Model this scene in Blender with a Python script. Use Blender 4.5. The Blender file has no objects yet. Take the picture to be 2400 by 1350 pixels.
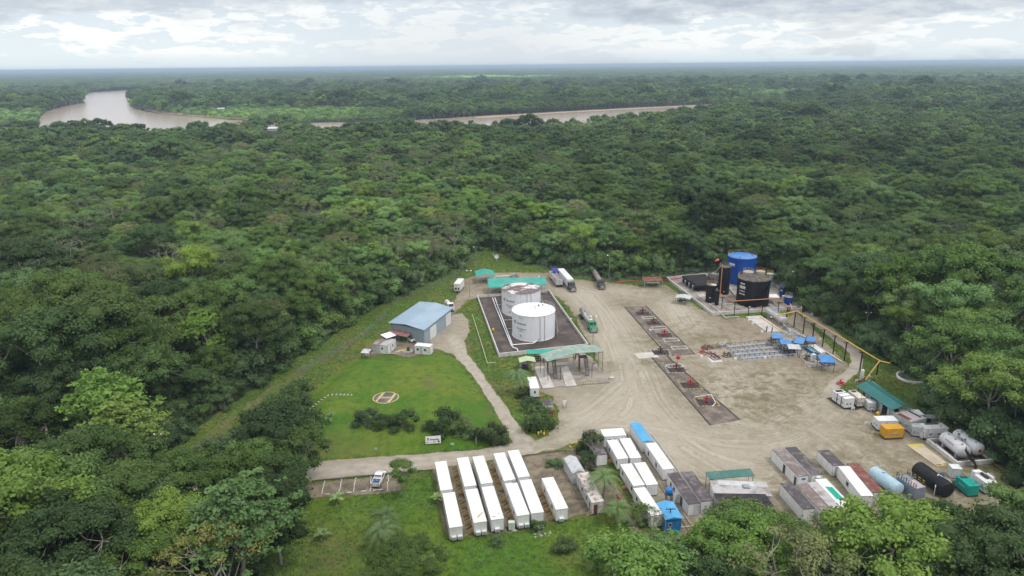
import bpy, math, random
import numpy as np
from mathutils import Vector, Matrix, noise as mnoise
from mathutils.geometry import delaunay_2d_cdt
random.seed(7)
RNG = np.random.default_rng(11)
SC = bpy.context.scene
COL = SC.collection
# ---------------------------------------------------------------- camera
F_PX, CX, CY, CAM_H = 1652.0, 1200.0, 675.0, 83.0
PITCH, ROLL = math.radians(17.53), math.radians(-0.6)
CAM_R = Matrix.Rotation(math.pi / 2 - PITCH, 3, 'X') @ Matrix.Rotation(ROLL, 3, 'Z')
cd = bpy.data.cameras.new('camera')
cam = bpy.data.objects.new('camera', cd)
COL.objects.link(cam)
cam.matrix_world = Matrix.Translation((0, 0, CAM_H)) @ CAM_R.to_4x4()
cd.sensor_width = 36.0
cd.lens = 36.0 * F_PX / 2400.0
cd.clip_start = 1.0
cd.clip_end = 90000.0
SC.camera = cam
# ---------------------------------------------------------------- exposure
SC.view_settings.view_transform = 'Standard'
SC.view_settings.look = 'None'
SC.view_settings.exposure = 0.28
SC.view_settings.gamma = 1.0
SC.cycles.max_bounces = 5
SC.cycles.diffuse_bounces = 3
SC.cycles.glossy_bounces = 2
SC.cycles.transmission_bounces = 2
SC.cycles.volume_bounces = 0
SC.cycles.caustics_reflective = False
SC.cycles.caustics_refractive = False
SC.cycles.use_denoising = True
SC.cycles.sample_clamp_indirect = 4.0
# ---------------------------------------------------------------- sun
SUN_EL, SUN_AZ = math.radians(60), math.radians(125)   # azimuth clockwise from +Y
sv = Vector((math.sin(SUN_AZ) * math.cos(SUN_EL), math.cos(SUN_AZ) * math.cos(SUN_EL), math.sin(SUN_EL)))
sl = bpy.data.lights.new('sun', 'SUN')
sl.energy = 1.5
sl.angle = math.radians(12)
sl.color = (1.0, 0.96, 0.90)
sun = bpy.data.objects.new('sun', sl)
COL.objects.link(sun)
sun.rotation_euler = (-sv).to_track_quat('-Z', 'Y').to_euler()
sun.location = (0, 0, 200)


# ---------------------------------------------------------------- node helpers
class NT:
    def __init__(self, tree):
        self.t = tree
        self.n = tree.nodes
        self.l = tree.links

    def new(self, typ, **kw):
        nd = self.n.new(typ)
        for k, v in kw.items():
            if k.startswith('i_'):
                nd.inputs[k[2:].replace('_', ' ')].default_value = v
            else:
                setattr(nd, k, v)
        return nd

    def link(self, a, b):
        self.l.new(a, b)

    def val(self, sock, v):
        if isinstance(v, (int, float, tuple, list)):
            sock.default_value = v
        else:
            self.link(v, sock)

    def math(self, op, a, b=0.0, c=0.0, clamp=False):
        nd = self.n.new('ShaderNodeMath')
        nd.operation = op
        nd.use_clamp = clamp
        self.val(nd.inputs[0], a)
        self.val(nd.inputs[1], b)
        self.val(nd.inputs[2], c)
        return nd.outputs[0]

    def mix(self, f, a, b, blend='MIX'):
        nd = self.n.new('ShaderNodeMix')
        nd.data_type = 'RGBA'
        nd.blend_type = blend
        nd.clamp_factor = True
        self.val(nd.inputs[0], f)
        for s, v in ((nd.inputs[6], a), (nd.inputs[7], b)):
            self.val(s, tuple(v) + (1,) if isinstance(v, (tuple, list)) and len(v) == 3 else v)
        return nd.outputs[2]

    def ramp(self, f, pts, interp='LINEAR'):
        nd = self.n.new('ShaderNodeValToRGB')
        cr = nd.color_ramp
        cr.interpolation = interp
        while len(cr.elements) < len(pts):
            cr.elements.new(0.5)
        for e, (p, c) in zip(cr.elements, pts):
            e.position = p
            e.color = tuple(c) + (1,) if isinstance(c, (tuple, list)) else (c, c, c, 1)
        self.val(nd.inputs[0], f)
        return nd.outputs[0]

    def noise(self, vec, scale, detail=3, rough=0.55, dist=0.0):
        nd = self.n.new('ShaderNodeTexNoise')
        if vec is not None:
            self.link(vec, nd.inputs['Vector'])
        nd.inputs['Scale'].default_value = scale
        nd.inputs['Detail'].default_value = detail
        nd.inputs['Roughness'].default_value = rough
        nd.inputs['Distortion'].default_value = dist
        return nd.outputs[0]

    def attr(self, name, typ='GEOMETRY'):
        nd = self.n.new('ShaderNodeAttribute')
        nd.attribute_name = name
        nd.attribute_type = typ
        return nd.outputs['Fac']


# ---------------------------------------------------------------- world: hazy overcast sky over the forest
W = bpy.data.worlds.new('World')
SC.world = W
W.use_nodes = True
w = NT(W.node_tree)
w.n.clear()
tc = w.new('ShaderNodeTexCoord')
sep = w.new('ShaderNodeSeparateXYZ')
w.link(tc.outputs['Generated'], sep.inputs[0])
sky = w.new('ShaderNodeTexSky', sky_type='NISHITA', sun_disc=False)
sky.sun_elevation = SUN_EL
sky.sun_rotation = SUN_AZ
z = sep.outputs[2]
X = w.math('MULTIPLY_ADD', sep.outputs[0], 0.5, 0.5)


def cloud_noise(sx, sz, loc, detail=5, rough=.55, dist=.3):
    m_ = w.new('ShaderNodeMapping')
    m_.inputs['Scale'].default_value = (sx, sx, sz)
    m_.inputs['Location'].default_value = loc
    w.link(tc.outputs['Generated'], m_.inputs[0])
    return w.noise(m_.outputs[0], 1.0, detail, rough, dist)


def below(sock, a, b, va=0.0, vb=1.0):
    return w.ramp(sock, [(a, va), (b, vb)], 'EASE')


n_big = cloud_noise(6, 22, (0, 0, 0))
n_mid = cloud_noise(14, 55, (3.3, 1.7, .4), 6, .6)
n_fin = cloud_noise(34, 110, (1.3, 4.7, 2.4), 5, .6)
pale = w.ramp(z, [(0.0, (.70, .79, .83)), (0.02, (.72, .80, .84)), (0.06, (.64, .71, .78)), (0.16, (.62, .66, .72)), (0.5, (.95, .97, 1.0))])
# sunlit heaped clouds low over the horizon
puff = w.math('MULTIPLY_ADD', n_fin, 0.35, w.math('MULTIPLY', n_mid, 0.65))
pf = w.math('MULTIPLY', below(puff, .47, .53), below(z, .008, .022))
c1 = w.mix(w.math('MULTIPLY', pf, .95), pale, (.90, .91, .90))
# thin grey shelves between them
shelf = w.math('MULTIPLY', below(n_mid, .50, .60), below(n_big, .44, .56))
c1 = w.mix(w.math('MULTIPLY', shelf, w.ramp(X, [(.45, .15), (.60, .55)])), c1, (.50, .55, .61))
# the big deck of rain cloud: its ragged foot comes in two to four degrees up
foot = w.math('ADD', z, w.math('MULTIPLY_ADD', n_big, .10, w.math('MULTIPLY', n_mid, .022)))
side = w.ramp(X, [(.13, .028), (.24, .024), (.34, -.012), (.50, -.010), (.585, .018), (.66, .022), (.78, .026), (1.0, .020)])
deck = below(w.math('ADD', foot, side), .125, .142)
shade = w.math('MULTIPLY_ADD', n_fin, .3, w.math('MULTIPLY', n_mid, .7))
dcol = w.ramp(shade, [(.36, (.34, .39, .47)), (.50, (.48, .53, .60)), (.62, (.66, .70, .73))])
dcol = w.mix(w.ramp(X, [(.25, .35), (.5, .1), (.62, 0.0)]), dcol, (.62, .66, .70))
c2 = w.mix(w.math('MULTIPLY', deck, .92), c1, dcol)
# rain curtain left of the middle
rain = w.ramp(X, [(.34, 0.0), (.40, .5), (.50, .75), (.56, .35), (.62, .15)])
rain = w.math('MULTIPLY', rain, w.ramp(z, [(.0, 1.0), (.05, .75), (.10, .25)]))
c3 = w.mix(rain, c2, (.58, .63, .69))
# brighter overhead, where the light comes from
c3 = w.mix(below(z, .14, .4), c3, (1.05, 1.06, 1.08))
ten = w.mix(1.0, c3, (10, 10, 10), 'MULTIPLY')
allc = w.mix(0.9, sky.outputs[0], ten)
bg = w.new('ShaderNodeBackground')
bg.inputs['Strength'].default_value = 0.1
w.link(allc, bg.inputs['Color'])
wo = w.new('ShaderNodeOutputWorld')
w.link(bg.outputs[0], wo.inputs['Surface'])


# ---------------------------------------------------------------- measuring helpers
def U(px, py, h=0.0):
    """the point at height h that the photograph shows at (px, py)"""
    d = CAM_R @ Vector(((px - CX) / F_PX, -(py - CY) / F_PX, -1.0))
    t = (h - CAM_H) / d.z
    return Vector((d.x * t, d.y * t, h))


def mapper(s, ox, oy):
    return lambda x, y: (ox + x / s, oy + y / s)


c1f = mapper(3.97, 840, 560)
c2f = mapper(3.97, 1380, 560)
c3f = mapper(3.97, 1800, 700)
c4f = mapper(3.8565, 1780, 980)
c5f = mapper(3.97, 1300, 960)
c6f = mapper(3.97, 900, 1000)
c7f = mapper(3.375, 680, 780)
c8f = mapper(4.8, 1200, 780)
t3f = mapper(7.5, 1580, 580)
t4f = mapper(8.436, 1720, 730)
t5f = mapper(7.5, 1920, 880)
t7f = mapper(9.0, 2160, 1010)
t8f = mapper(12.0, 860, 770)


def frame(A, B, C, h, w_=None, l_=None):
    """near-left, near-right and far-left corners at height h -> centre on the ground, heading, width, length"""
    a, b, c = U(*A, h), U(*B, h), U(*C, h)
    ly = c - a
    ang = math.atan2(ly.y, ly.x) - math.pi / 2
    ey = ly.normalized()
    ex = Vector((ey.y, -ey.x, 0))
    wd = w_ or (b - a).dot(ex)
    ln = l_ or ly.length
    ctr = a + ex * wd / 2 + ey * ln / 2
    return (ctr.x, ctr.y, 0), ang, wd, ln


# ---------------------------------------------------------------- mesh builder
class MB:
    def __init__(self):
        self.v, self.f, self.s = [], [], []

    def add(self, vs, fs, smooth=False):
        o = len(self.v)
        self.v += [tuple(p) for p in vs]
        self.f += [tuple(i + o for i in f) for f in fs]
        self.s += [smooth] * len(fs)
        return self

    def box(self, x0, x1, y0, y1, z0, z1):
        vs = [(x0, y0, z0), (x1, y0, z0), (x1, y1, z0), (x0, y1, z0), (x0, y0, z1), (x1, y0, z1), (x1, y1, z1), (x0, y1, z1)]
        return self.add(vs, [(0, 3, 2, 1), (4, 5, 6, 7), (0, 1, 5, 4), (1, 2, 6, 5), (2, 3, 7, 6), (3, 0, 4, 7)])

    def prism(self, poly, z0, z1, zb=None):
        n = len(poly)
        zt = z1 if isinstance(z1, (list, tuple)) else [z1] * n
        vs = [(p[0], p[1], z0) for p in poly] + [(p[0], p[1], zt[i]) for i, p in enumerate(poly)]
        a = sum(poly[i][0] * poly[(i + 1) % n][1] - poly[(i + 1) % n][0] * poly[i][1] for i in range(n))
        fs = [tuple(range(n))[::-1], tuple(range(n, 2 * n))] + [(i, (i + 1) % n, n + (i + 1) % n, n + i) for i in range(n)]
        if a < 0:
            fs = [f[::-1] for f in fs]
        return self.add(vs, fs)

    def cyl(self, p, q, r, n=10, r2=None, cap=True, smooth=True):
        p, q = Vector(p), Vector(q)
        d = (q - p).normalized()
        a = d.orthogonal().normalized()
        b = d.cross(a)
        r2 = r if r2 is None else r2
        vs = []
        for c, rr in ((p, r), (q, r2)):
            vs += [c + (a * math.cos(t) + b * math.sin(t)) * rr for t in (2 * math.pi * i / n for i in range(n))]
        self.add(vs, [(i, (i + 1) % n, n + (i + 1) % n, n + i) for i in range(n)], smooth)
        if cap:
            self.add(vs[:n], [tuple(range(n))[::-1]])
            self.add(vs[n:], [tuple(range(n))])
        return self

    def pipe(self, pts, r, n=8):
        for a, b in zip(pts, pts[1:]):
            self.cyl(a, b, r, n)
        return self

    def revolve(self, prof, n=24, c=(0, 0, 0), axis='Z', smooth=True):
        vs = []
        for r, t in prof:
            for i in range(n):
                a = 2 * math.pi * i / n
                if axis == 'Z':
                    vs.append((c[0] + r * math.cos(a), c[1] + r * math.sin(a), c[2] + t))
                else:
                    vs.append((c[0] + r * math.cos(a), c[1] + t, c[2] + r * math.sin(a)))
        fs = []
        for k in range(len(prof) - 1):
            for i in range(n):
                j = (i + 1) % n
                q = (k * n + i, k * n + j, (k + 1) * n + j, (k + 1) * n + i)
                fs.append(q if axis == 'Z' else q[::-1])
        self.add(vs, fs, smooth)
        return self

    def ring(self, c, r, rad, n=24, m=4, a0=0, a1=2 * math.pi):
        pts = [(c[0] + r * math.cos(a0 + (a1 - a0) * i / n), c[1] + r * math.sin(a0 + (a1 - a0) * i / n), c[2]) for i in range(n + 1)]
        return self.pipe(pts, rad, m)

    def build(self, name, mat, parent=None, label=None, link=True):
        me = bpy.data.meshes.new(name)
        me.from_pydata(self.v, [], self.f)
        me.polygons.foreach_set('use_smooth', self.s)
        me.materials.append(mat)
        me.update()
        o = bpy.data.objects.new(name, me)
        if link:
            COL.objects.link(o)
        if parent is not None:
            o.parent = parent
        if label:
            o['label'] = label
        return o


USED = {}


def tag(o, label, cat, group=None):
    o['label'] = label
    o['category'] = cat
    if group:
        o['group'] = group
    return o


def T(name, label, cat, loc, rz=0.0, group=None):
    o = bpy.data.objects.new(name, None)
    o.empty_display_size = 0.5
    COL.objects.link(o)
    o.location = loc
    o.rotation_euler = (0, 0, rz)
    return tag(o, label, cat, group)


def struct(o, kind='structure'):
    o['kind'] = kind
    return o


def copy_tree(o, parent=None):
    c = o.copy()
    COL.objects.link(c)
    c.parent = parent
    for ch in list(o.children):
        copy_tree(ch, c)
    return c


def text_geo(s, size=1.0, bold=0.0):
    cu = bpy.data.curves.new('t', 'FONT')
    cu.body = s
    cu.size = size
    cu.offset = bold
    cu.resolution_u = 2
    ob = bpy.data.objects.new('t', cu)
    me = bpy.data.meshes.new_from_object(ob)
    vs = [tuple(v.co) for v in me.vertices]
    fs = [tuple(p.vertices) for p in me.polygons]
    bpy.data.objects.remove(ob)
    bpy.data.meshes.remove(me)
    return vs, fs


# ---------------------------------------------------------------- materials
MATS = {}


def mat(name, col, rough=0.7, col2=None, scale=1.0, lo=0.45, hi=0.62, metal=0.0, detail=4, bump=0.0, bscale=8.0, streak=None, corr=None, spec=0.4, fine=0.06):
    """painted or weathered surface: colour, patches of a second colour, fine mottling, optional corrugation"""
    if name in MATS:
        return MATS[name]
    m = bpy.data.materials.new(name)
    m.use_nodes = True
    t = NT(m.node_tree)
    t.n.clear()
    bs = t.new('ShaderNodeBsdfPrincipled')
    out = t.new('ShaderNodeOutputMaterial')
    t.link(bs.outputs[0], out.inputs[0])
    tc_ = t.new('ShaderNodeTexCoord')
    oi = t.new('ShaderNodeObjectInfo')
    va = t.new('ShaderNodeVectorMath', operation='ADD')
    t.link(tc_.outputs['Object'], va.inputs[0])
    cb = t.new('ShaderNodeCombineXYZ')
    t.link(t.math('MULTIPLY', oi.outputs['Random'], 57.0), cb.inputs[0])
    t.link(t.math('MULTIPLY', oi.outputs['Random'], 23.0), cb.inputs[1])
    t.link(cb.outputs[0], va.inputs[1])
    vec = va.outputs[0]
    c = col
    if col2 is not None:
        f = t.ramp(t.noise(vec, scale, detail, 0.65, 0.2), [(lo, 0.0), (hi, 1.0)])
        c = t.mix(f, col, col2)
    if streak is not None:
        mp_ = t.new('ShaderNodeMapping')
        mp_.inputs['Scale'].default_value = (2.2, 2.2, 0.12)
        t.link(vec, mp_.inputs[0])
        f = t.ramp(t.noise(mp_.outputs[0], 1.0, 4, 0.6), [(0.5, 0.0), (0.75, 0.7)])
        c = t.mix(f, c, streak)
    fn = t.ramp(t.noise(vec, 3.5, 4, 0.7), [(0.25, 1.0 - fine * 2), (0.75, 1.0 + fine)])
    c = t.mix(1.0, c, fn, 'MULTIPLY')
    t.link(c, bs.inputs['Base Color'])
    bs.inputs['Roughness'].default_value = rough
    bs.inputs['Metallic'].default_value = metal
    bs.inputs['Specular IOR Level'].default_value = spec
    hh = None
    if corr:
        wv = t.new('ShaderNodeTexWave', wave_type='BANDS', bands_direction=corr[0])
        t.link(tc_.outputs['Object'], wv.inputs[0])
        wv.inputs['Scale'].default_value = corr[1]
        hh = wv.outputs[1]
    if bump:
        nb = t.noise(vec, bscale, 4, 0.6)
        hh = nb if hh is None else t.math('ADD', t.math('MULTIPLY', nb, 0.5), hh)
    if hh is not None:
        bp = t.new('ShaderNodeBump')
        bp.inputs['Strength'].default_value = max(bump, 0.25)
        bp.inputs['Distance'].default_value = 0.06
        t.link(hh, bp.inputs['Height'])
        t.link(bp.outputs[0], bs.inputs['Normal'])
    MATS[name] = m
    return m


WHITE = mat('white_paint', (.74, .75, .76), .45, (.62, .61, .58), .5, .5, .75, streak=(.52, .49, .43))
WROOF = mat('white_roof_sheet', (.74, .74, .73), .5, (.58, .55, .50), .22, .50, .8, fine=.05, corr=('Y', .8))
DIRTW = mat('dirty_white_paint', (.62, .61, .60), .6, (.36, .30, .25), .7, .5, .72, streak=(.30, .22, .16))
RUSTR = mat('rust_streaked_roof', (.55, .52, .49), .7, (.24, .13, .09), .9, .5, .62, corr=('Y', 1.2))
DROOF = mat('mossy_dark_roof', (.085, .072, .078), .85, (.22, .19, .19), .55, .48, .68, bump=.3)
BROOF = mat('brown_grey_roof', (.19, .15, .14), .85, (.36, .32, .31), .5, .45, .65, bump=.3)
GROOF = mat('grey_sheet_roof', (.45, .43, .43), .7, (.24, .21, .20), .5, .45, .65, corr=('X', 1.1))
GREY = mat('grey_steel', (.30, .32, .34), .55, (.2, .2, .2), .8)
LGREY = mat('light_grey_metal', (.52, .54, .56), .5, (.38, .37, .36), .8)
DARK = mat('dark_steel', (.045, .045, .05), .6, (.09, .08, .07), 1.2)
BLACK = mat('black_painted_steel', (.010, .010, .014), .5, (.020, .019, .023), .35, streak=(.035, .03, .03), fine=.1, spec=.22)
BLACKR = mat('dark_tank_top', (.055, .052, .058), .8, (.14, .12, .10), .5, fine=.15)
BLUE = mat('blue_painted_steel', (.006, .060, .30), .45, (.009, .075, .36), .3, streak=(.015, .09, .33), spec=.2)
HPAINT = mat('faded_helipad_paint', (.52, .46, .20), .8, (.20, .14, .10), 1.6, .45, .7)
BLUET = mat('blue_tank_top', (.045, .17, .50), .5, (.08, .25, .56), .25)
SKYB = mat('bright_blue_sheet', (.07, .33, .62), .5, (.10, .38, .66), .4, corr=('Y', 1.2))
BLUES = mat('blue_roof_sheet', (.055, .22, .52), .5, (.09, .28, .58), .7, corr=('X', 1.5))
DBLUE = mat('navy_paint', (.02, .05, .17), .5, (.04, .08, .2), 1.0)
CABB = mat('blue_cabin_paint', (.02, .16, .42), .45, (.03, .20, .5), .8)
LBLUE = mat('pale_blue_tank_paint', (.36, .52, .62), .45, (.44, .58, .66), .4, streak=(.28, .4, .46))
WAREW = mat('blue_grey_cladding', (.27, .34, .38), .55, (.30, .37, .41), .3, corr=('X', 3.0), fine=.03)
WARER = mat('blue_grey_metal_roof', (.25, .35, .45), .45, (.30, .40, .49), .12, corr=('X', 2.0), fine=.04)
TEAL = mat('teal_roof_sheet', (.02, .30, .24), .5, (.03, .36, .29), .25, corr=('X', 2.0), fine=.04)
DTEAL = mat('dark_teal_roof_sheet', (.015, .13, .12), .5, (.02, .16, .15), .25, corr=('Y', 2.5), fine=.04)
PGREEN = mat('pale_green_roof', (.42, .50, .30), .6, (.5, .55, .4), .5)
FGREEN = mat('faded_green_roof', (.20, .30, .25), .6, (.34, .40, .36), .45, .42, .66, corr=('X', 1.6))
GGREEN = mat('dark_green_roof_sheet', (.05, .15, .13), .6, (.09, .19, .17), .5, corr=('X', 2.0))
MAROON = mat('maroon_sheet', (.26, .10, .11), .6, (.36, .2, .2), .7)
RUSTD = mat('rusty_red_roof', (.17, .055, .04), .75, (.24, .12, .10), .8, corr=('X', 1.8))
RED = mat('red_paint', (.50, .03, .03), .45, (.38, .03, .03), 2.0)
DRED = mat('dull_red_steel', (.15, .045, .035), .6, (.12, .05, .04), 2.0)
ORANGE = mat('orange_pipe_paint', (.55, .22, .09), .5, (.45, .18, .08), .8)
YELLOW = mat('yellow_paint', (.66, .47, .06), .5, (.55, .38, .08), .8)
YGEN = mat('yellow_generator_paint', (.62, .33, .02), .45, (.55, .28, .02), .5, streak=(.4, .2, .03))
CGREEN = mat('green_truck_paint', (.025, .27, .10), .35, (.03, .22, .09), 1)
TGEN = mat('teal_generator_paint', (.0, .30, .25), .45, (.02, .36, .3), .8)
CHROME = mat('polished_tank', (.55, .55, .54), .28, (.35, .33, .3), .6, metal=.6)
TYRE = mat('rubber', (.025, .025, .025), .9)
GLASS = mat('dark_glass', (.02, .03, .04), .12, spec=.6)
WOOD = mat('weathered_wood', (.30, .20, .11), .8, (.2, .13, .08), 2.0)
PLANK = mat('pale_plank', (.58, .50, .38), .8, (.4, .33, .24), 2.0)
CONC = mat('worn_concrete', (.35, .315, .275), .85, (.20, .17, .14), .25, .42, .64, bump=.25, fine=.12)
LCONC = mat('pale_concrete', (.55, .52, .49), .8, (.42, .38, .34), .3, .45, .7, fine=.1)
DCONC = mat('oil_dark_concrete', (.125, .100, .085), .8, (.27, .225, .185), .33, .44, .68, bump=.25, fine=.22)
BUNDF = mat('black_bund_floor', (.058, .044, .037), .65, (.15, .115, .088), .16, .44, .68, fine=.22)
BUNDW = mat('white_bund_wall', (.62, .61, .60), .7, (.42, .39, .37), .6, .5, .75, streak=(.3, .27, .24))
BUNDD = mat('stained_bund_wall', (.30, .27, .27), .8, (.2, .17, .16), .6)
BEIGE = mat('beige_concrete', (.52, .45, .33), .8, (.42, .36, .27), .3, fine=.1)
BTARP = mat('black_shade_cloth', (.028, .027, .033), .8, (.06, .05, .06), .6)
WTARP = mat('white_tarpaulin', (.82, .82, .83), .6)
TANKT = mat('peeling_tank_top', (.16, .115, .12), .8, (.70, .67, .66), .16, .50, .56, fine=.2)
TANKW = mat('white_tank_paint', (.78, .80, .84), .4, (.74, .75, .78), .2, streak=(.68, .68, .69), fine=.02)
TANKR = mat('clean_white_tank_top', (.80, .80, .80), .5, (.7, .66, .62), .3, .55, .8, fine=.03)
LETTER = mat('black_lettering', (.04, .04, .05), .6)
LETTERW = mat('white_lettering', (.78, .78, .78), .6)
STRIPE = mat('road_paint_white', (.70, .69, .66), .7, (.45, .42, .38), 1.5)
YSTRIPE = mat('road_paint_yellow', (.62, .53, .12), .7, (.42, .38, .2), 1.5)
STONE = mat('pale_stones', (.38, .36, .30), .9, (.3, .28, .24), 3.0)
RINGW = mat('white_washed_ring', (.68, .67, .64), .8, (.4, .38, .34), 1.0)
GREENP = mat('green_sheet_plastic', (.0, .40, .27), .5)
OSOCK = mat('orange_fabric', (.62, .15, .05), .8)
BARK = mat('pale_bark', (.27, .25, .21), .9, (.15, .14, .11), 1.5)
BARKD = mat('brown_bark', (.13, .11, .085), .9, (.2, .18, .14), 1.5)


def proj(x, y, z):
    v = CAM_R.transposed() @ Vector((x, y, z - CAM_H))
    return CX + F_PX * v.x / -v.z, CY - F_PX * v.y / -v.z


def hexgrid_sheet(name, pts, z, m, step=2.0, jag=0.6, attrs=None, hfun=None, wavelen=3.0):
    """a ground sheet: ragged outline, inner points for attributes"""
    P = [Vector((p[0], p[1])) for p in pts]
    out = []
    n = len(P)
    sgn = 1 if sum(P[i].x * P[(i + 1) % n].y - P[(i + 1) % n].x * P[i].y for i in range(n)) > 0 else -1
    for i in range(n):
        a, b = P[i], P[(i + 1) % n]
        L = (b - a).length
        k = max(1, int(L / (step * 0.5)))
        nr = Vector(((b - a).y, -(b - a).x)).normalized() * sgn if L > 0 else Vector((0, 0))
        for j in range(k):
            q = a + (b - a) * (j / k)
            e = mnoise.noise(Vector((q.x / wavelen, q.y / wavelen, 3.1))) + 0.6 * mnoise.noise(Vector((q.x / wavelen * 3, q.y / wavelen * 3, 1.7)))
            out.append(q + nr * e * jag)
    nb = len(out)
    O = np.array([(p.x, p.y) for p in out])
    x0, y0 = O.min(0)
    x1, y1 = O.max(0)
    gx, gy = np.meshgrid(np.arange(x0, x1, step), np.arange(y0, y1, step))
    G = np.stack([gx.ravel(), gy.ravel()], 1) + RNG.uniform(-.25, .25, (gx.size, 2)) * step
    ins = inside_np(G, O)
    G = G[ins]
    d = dist_np(G, O)
    G = G[d > step * 0.45]
    allv = [Vector(p) for p in O.tolist()] + [Vector(p) for p in G.tolist()]
    res = delaunay_2d_cdt(allv, [(i, (i + 1) % nb) for i in range(nb)], [], 1, 1e-5)
    vs = res[0]
    fs = [tuple(f) for f in res[2]]
    A = np.array([(v.x, v.y) for v in vs])
    D = dist_np(A, O)
    H = np.full(len(A), float(z)) if hfun is None else hfun(A, D)
    me = bpy.data.meshes.new(name)
    fs2 = []
    for f in fs:
        a, b, c = (A[i] for i in f[:3])
        fs2.append(f if (b[0] - a[0]) * (c[1] - a[1]) - (b[1] - a[1]) * (c[0] - a[0]) > 0 else f[::-1])
    me.from_pydata([(A[i, 0], A[i, 1], H[i]) for i in range(len(A))], [], fs2)
    at = {'edge': D}
    if attrs:
        at.update(attrs(A, D))
    for k_, v_ in at.items():
        a_ = me.attributes.new(k_, 'FLOAT', 'POINT')
        a_.data.foreach_set('value', np.asarray(v_, dtype=np.float32))
    me.materials.append(m)
    o = bpy.data.objects.new(name, me)
    COL.objects.link(o)
    return struct(o)


def inside_np(Q, P):
    x, y = Q[:, 0], Q[:, 1]
    c = np.zeros(len(Q), bool)
    n = len(P)
    j = n - 1
    for i in range(n):
        xi, yi, xj, yj = P[i][0], P[i][1], P[j][0], P[j][1]
        if yi != yj:
            c ^= ((yi > y) != (yj > y)) & (x < (xj - xi) * (y - yi) / (yj - yi) + xi)
        j = i
    return c


def dist_np(Q, P, closed=True):
    D = np.full(len(Q), 1e9)
    n = len(P)
    for i in range(n if closed else n - 1):
        a = np.array(P[i][:2], float)
        b = np.array(P[(i + 1) % n][:2], float)
        ab = b - a
        t = np.clip(((Q - a) @ ab) / max(ab @ ab, 1e-9), 0, 1)
        D = np.minimum(D, np.hypot(*(Q - a - t[:, None] * ab).T))
    return D


def GP(pts, h=0.0):
    return [tuple(U(x, y, h)[:2]) for x, y in pts]


def px(f, pts):
    return [f(x, y) for x, y in pts]


# ================================================================ GROUND
def ground_mat(name, build, rough=0.9):
    m = bpy.data.materials.new(name)
    m.use_nodes = True
    t = NT(m.node_tree)
    t.n.clear()
    bs = t.new('ShaderNodeBsdfPrincipled')
    out = t.new('ShaderNodeOutputMaterial')
    t.link(bs.outputs[0], out.inputs[0])
    bs.inputs['Roughness'].default_value = rough
    bs.inputs['Specular IOR Level'].default_value = 0.2
    geo = t.new('ShaderNodeNewGeometry')
    c, h = build(t, geo.outputs['Position'])
    t.link(c, bs.inputs['Base Color'])
    if h is not None:
        bp = t.new('ShaderNodeBump')
        bp.inputs['Strength'].default_value = 0.5
        bp.inputs['Distance'].default_value = 0.12
        t.link(h, bp.inputs['Height'])
        t.link(bp.outputs[0], bs.inputs['Normal'])
    return m


def g_floor(t, p):
    n = t.noise(p, 0.12, 5, 0.6)
    return t.mix(n, (.020, .034, .014), (.045, .07, .025)), None


def grass_cols(t, p, lush, yel, dark):
    n1 = t.noise(p, 0.055, 5, 0.6, 0.4)
    n2 = t.noise(p, 0.5, 5, 0.7)
    n3 = t.noise(p, 3.0, 3, 0.7)
    c = t.mix(t.ramp(n1, [(0.40, 0.0), (0.62, 1.0)]), lush, yel)
    c = t.mix(t.ramp(n2, [(0.45, 0.0), (0.68, 0.75)]), c, dark)
    c = t.mix(1.0, c, t.ramp(n3, [(0.25, .62), (0.75, 1.3)]), 'MULTIPLY')
    return c, n3


def g_field(t, p):
    c, n3 = grass_cols(t, p, (.075, .125, .018), (.150, .160, .030), (.045, .080, .018))
    brown = t.ramp(t.noise(p, 0.09, 4, 0.65), [(0.52, 0.0), (0.70, 0.8)])
    c = t.mix(brown, c, (.15, .12, .06))
    return c, n3


def g_lawn(t, p):
    c, n3 = grass_cols(t, p, (.066, .145, .012), (.125, .172, .020), (.036, .088, .010))
    dry = t.math('MULTIPLY', t.attr('dry'), t.ramp(t.noise(p, 0.3, 4, .7), [(0.35, .2), (0.6, 1.0)]), clamp=True)
    c = t.mix(dry, c, (.14, .115, .055))
    return c, n3


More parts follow.
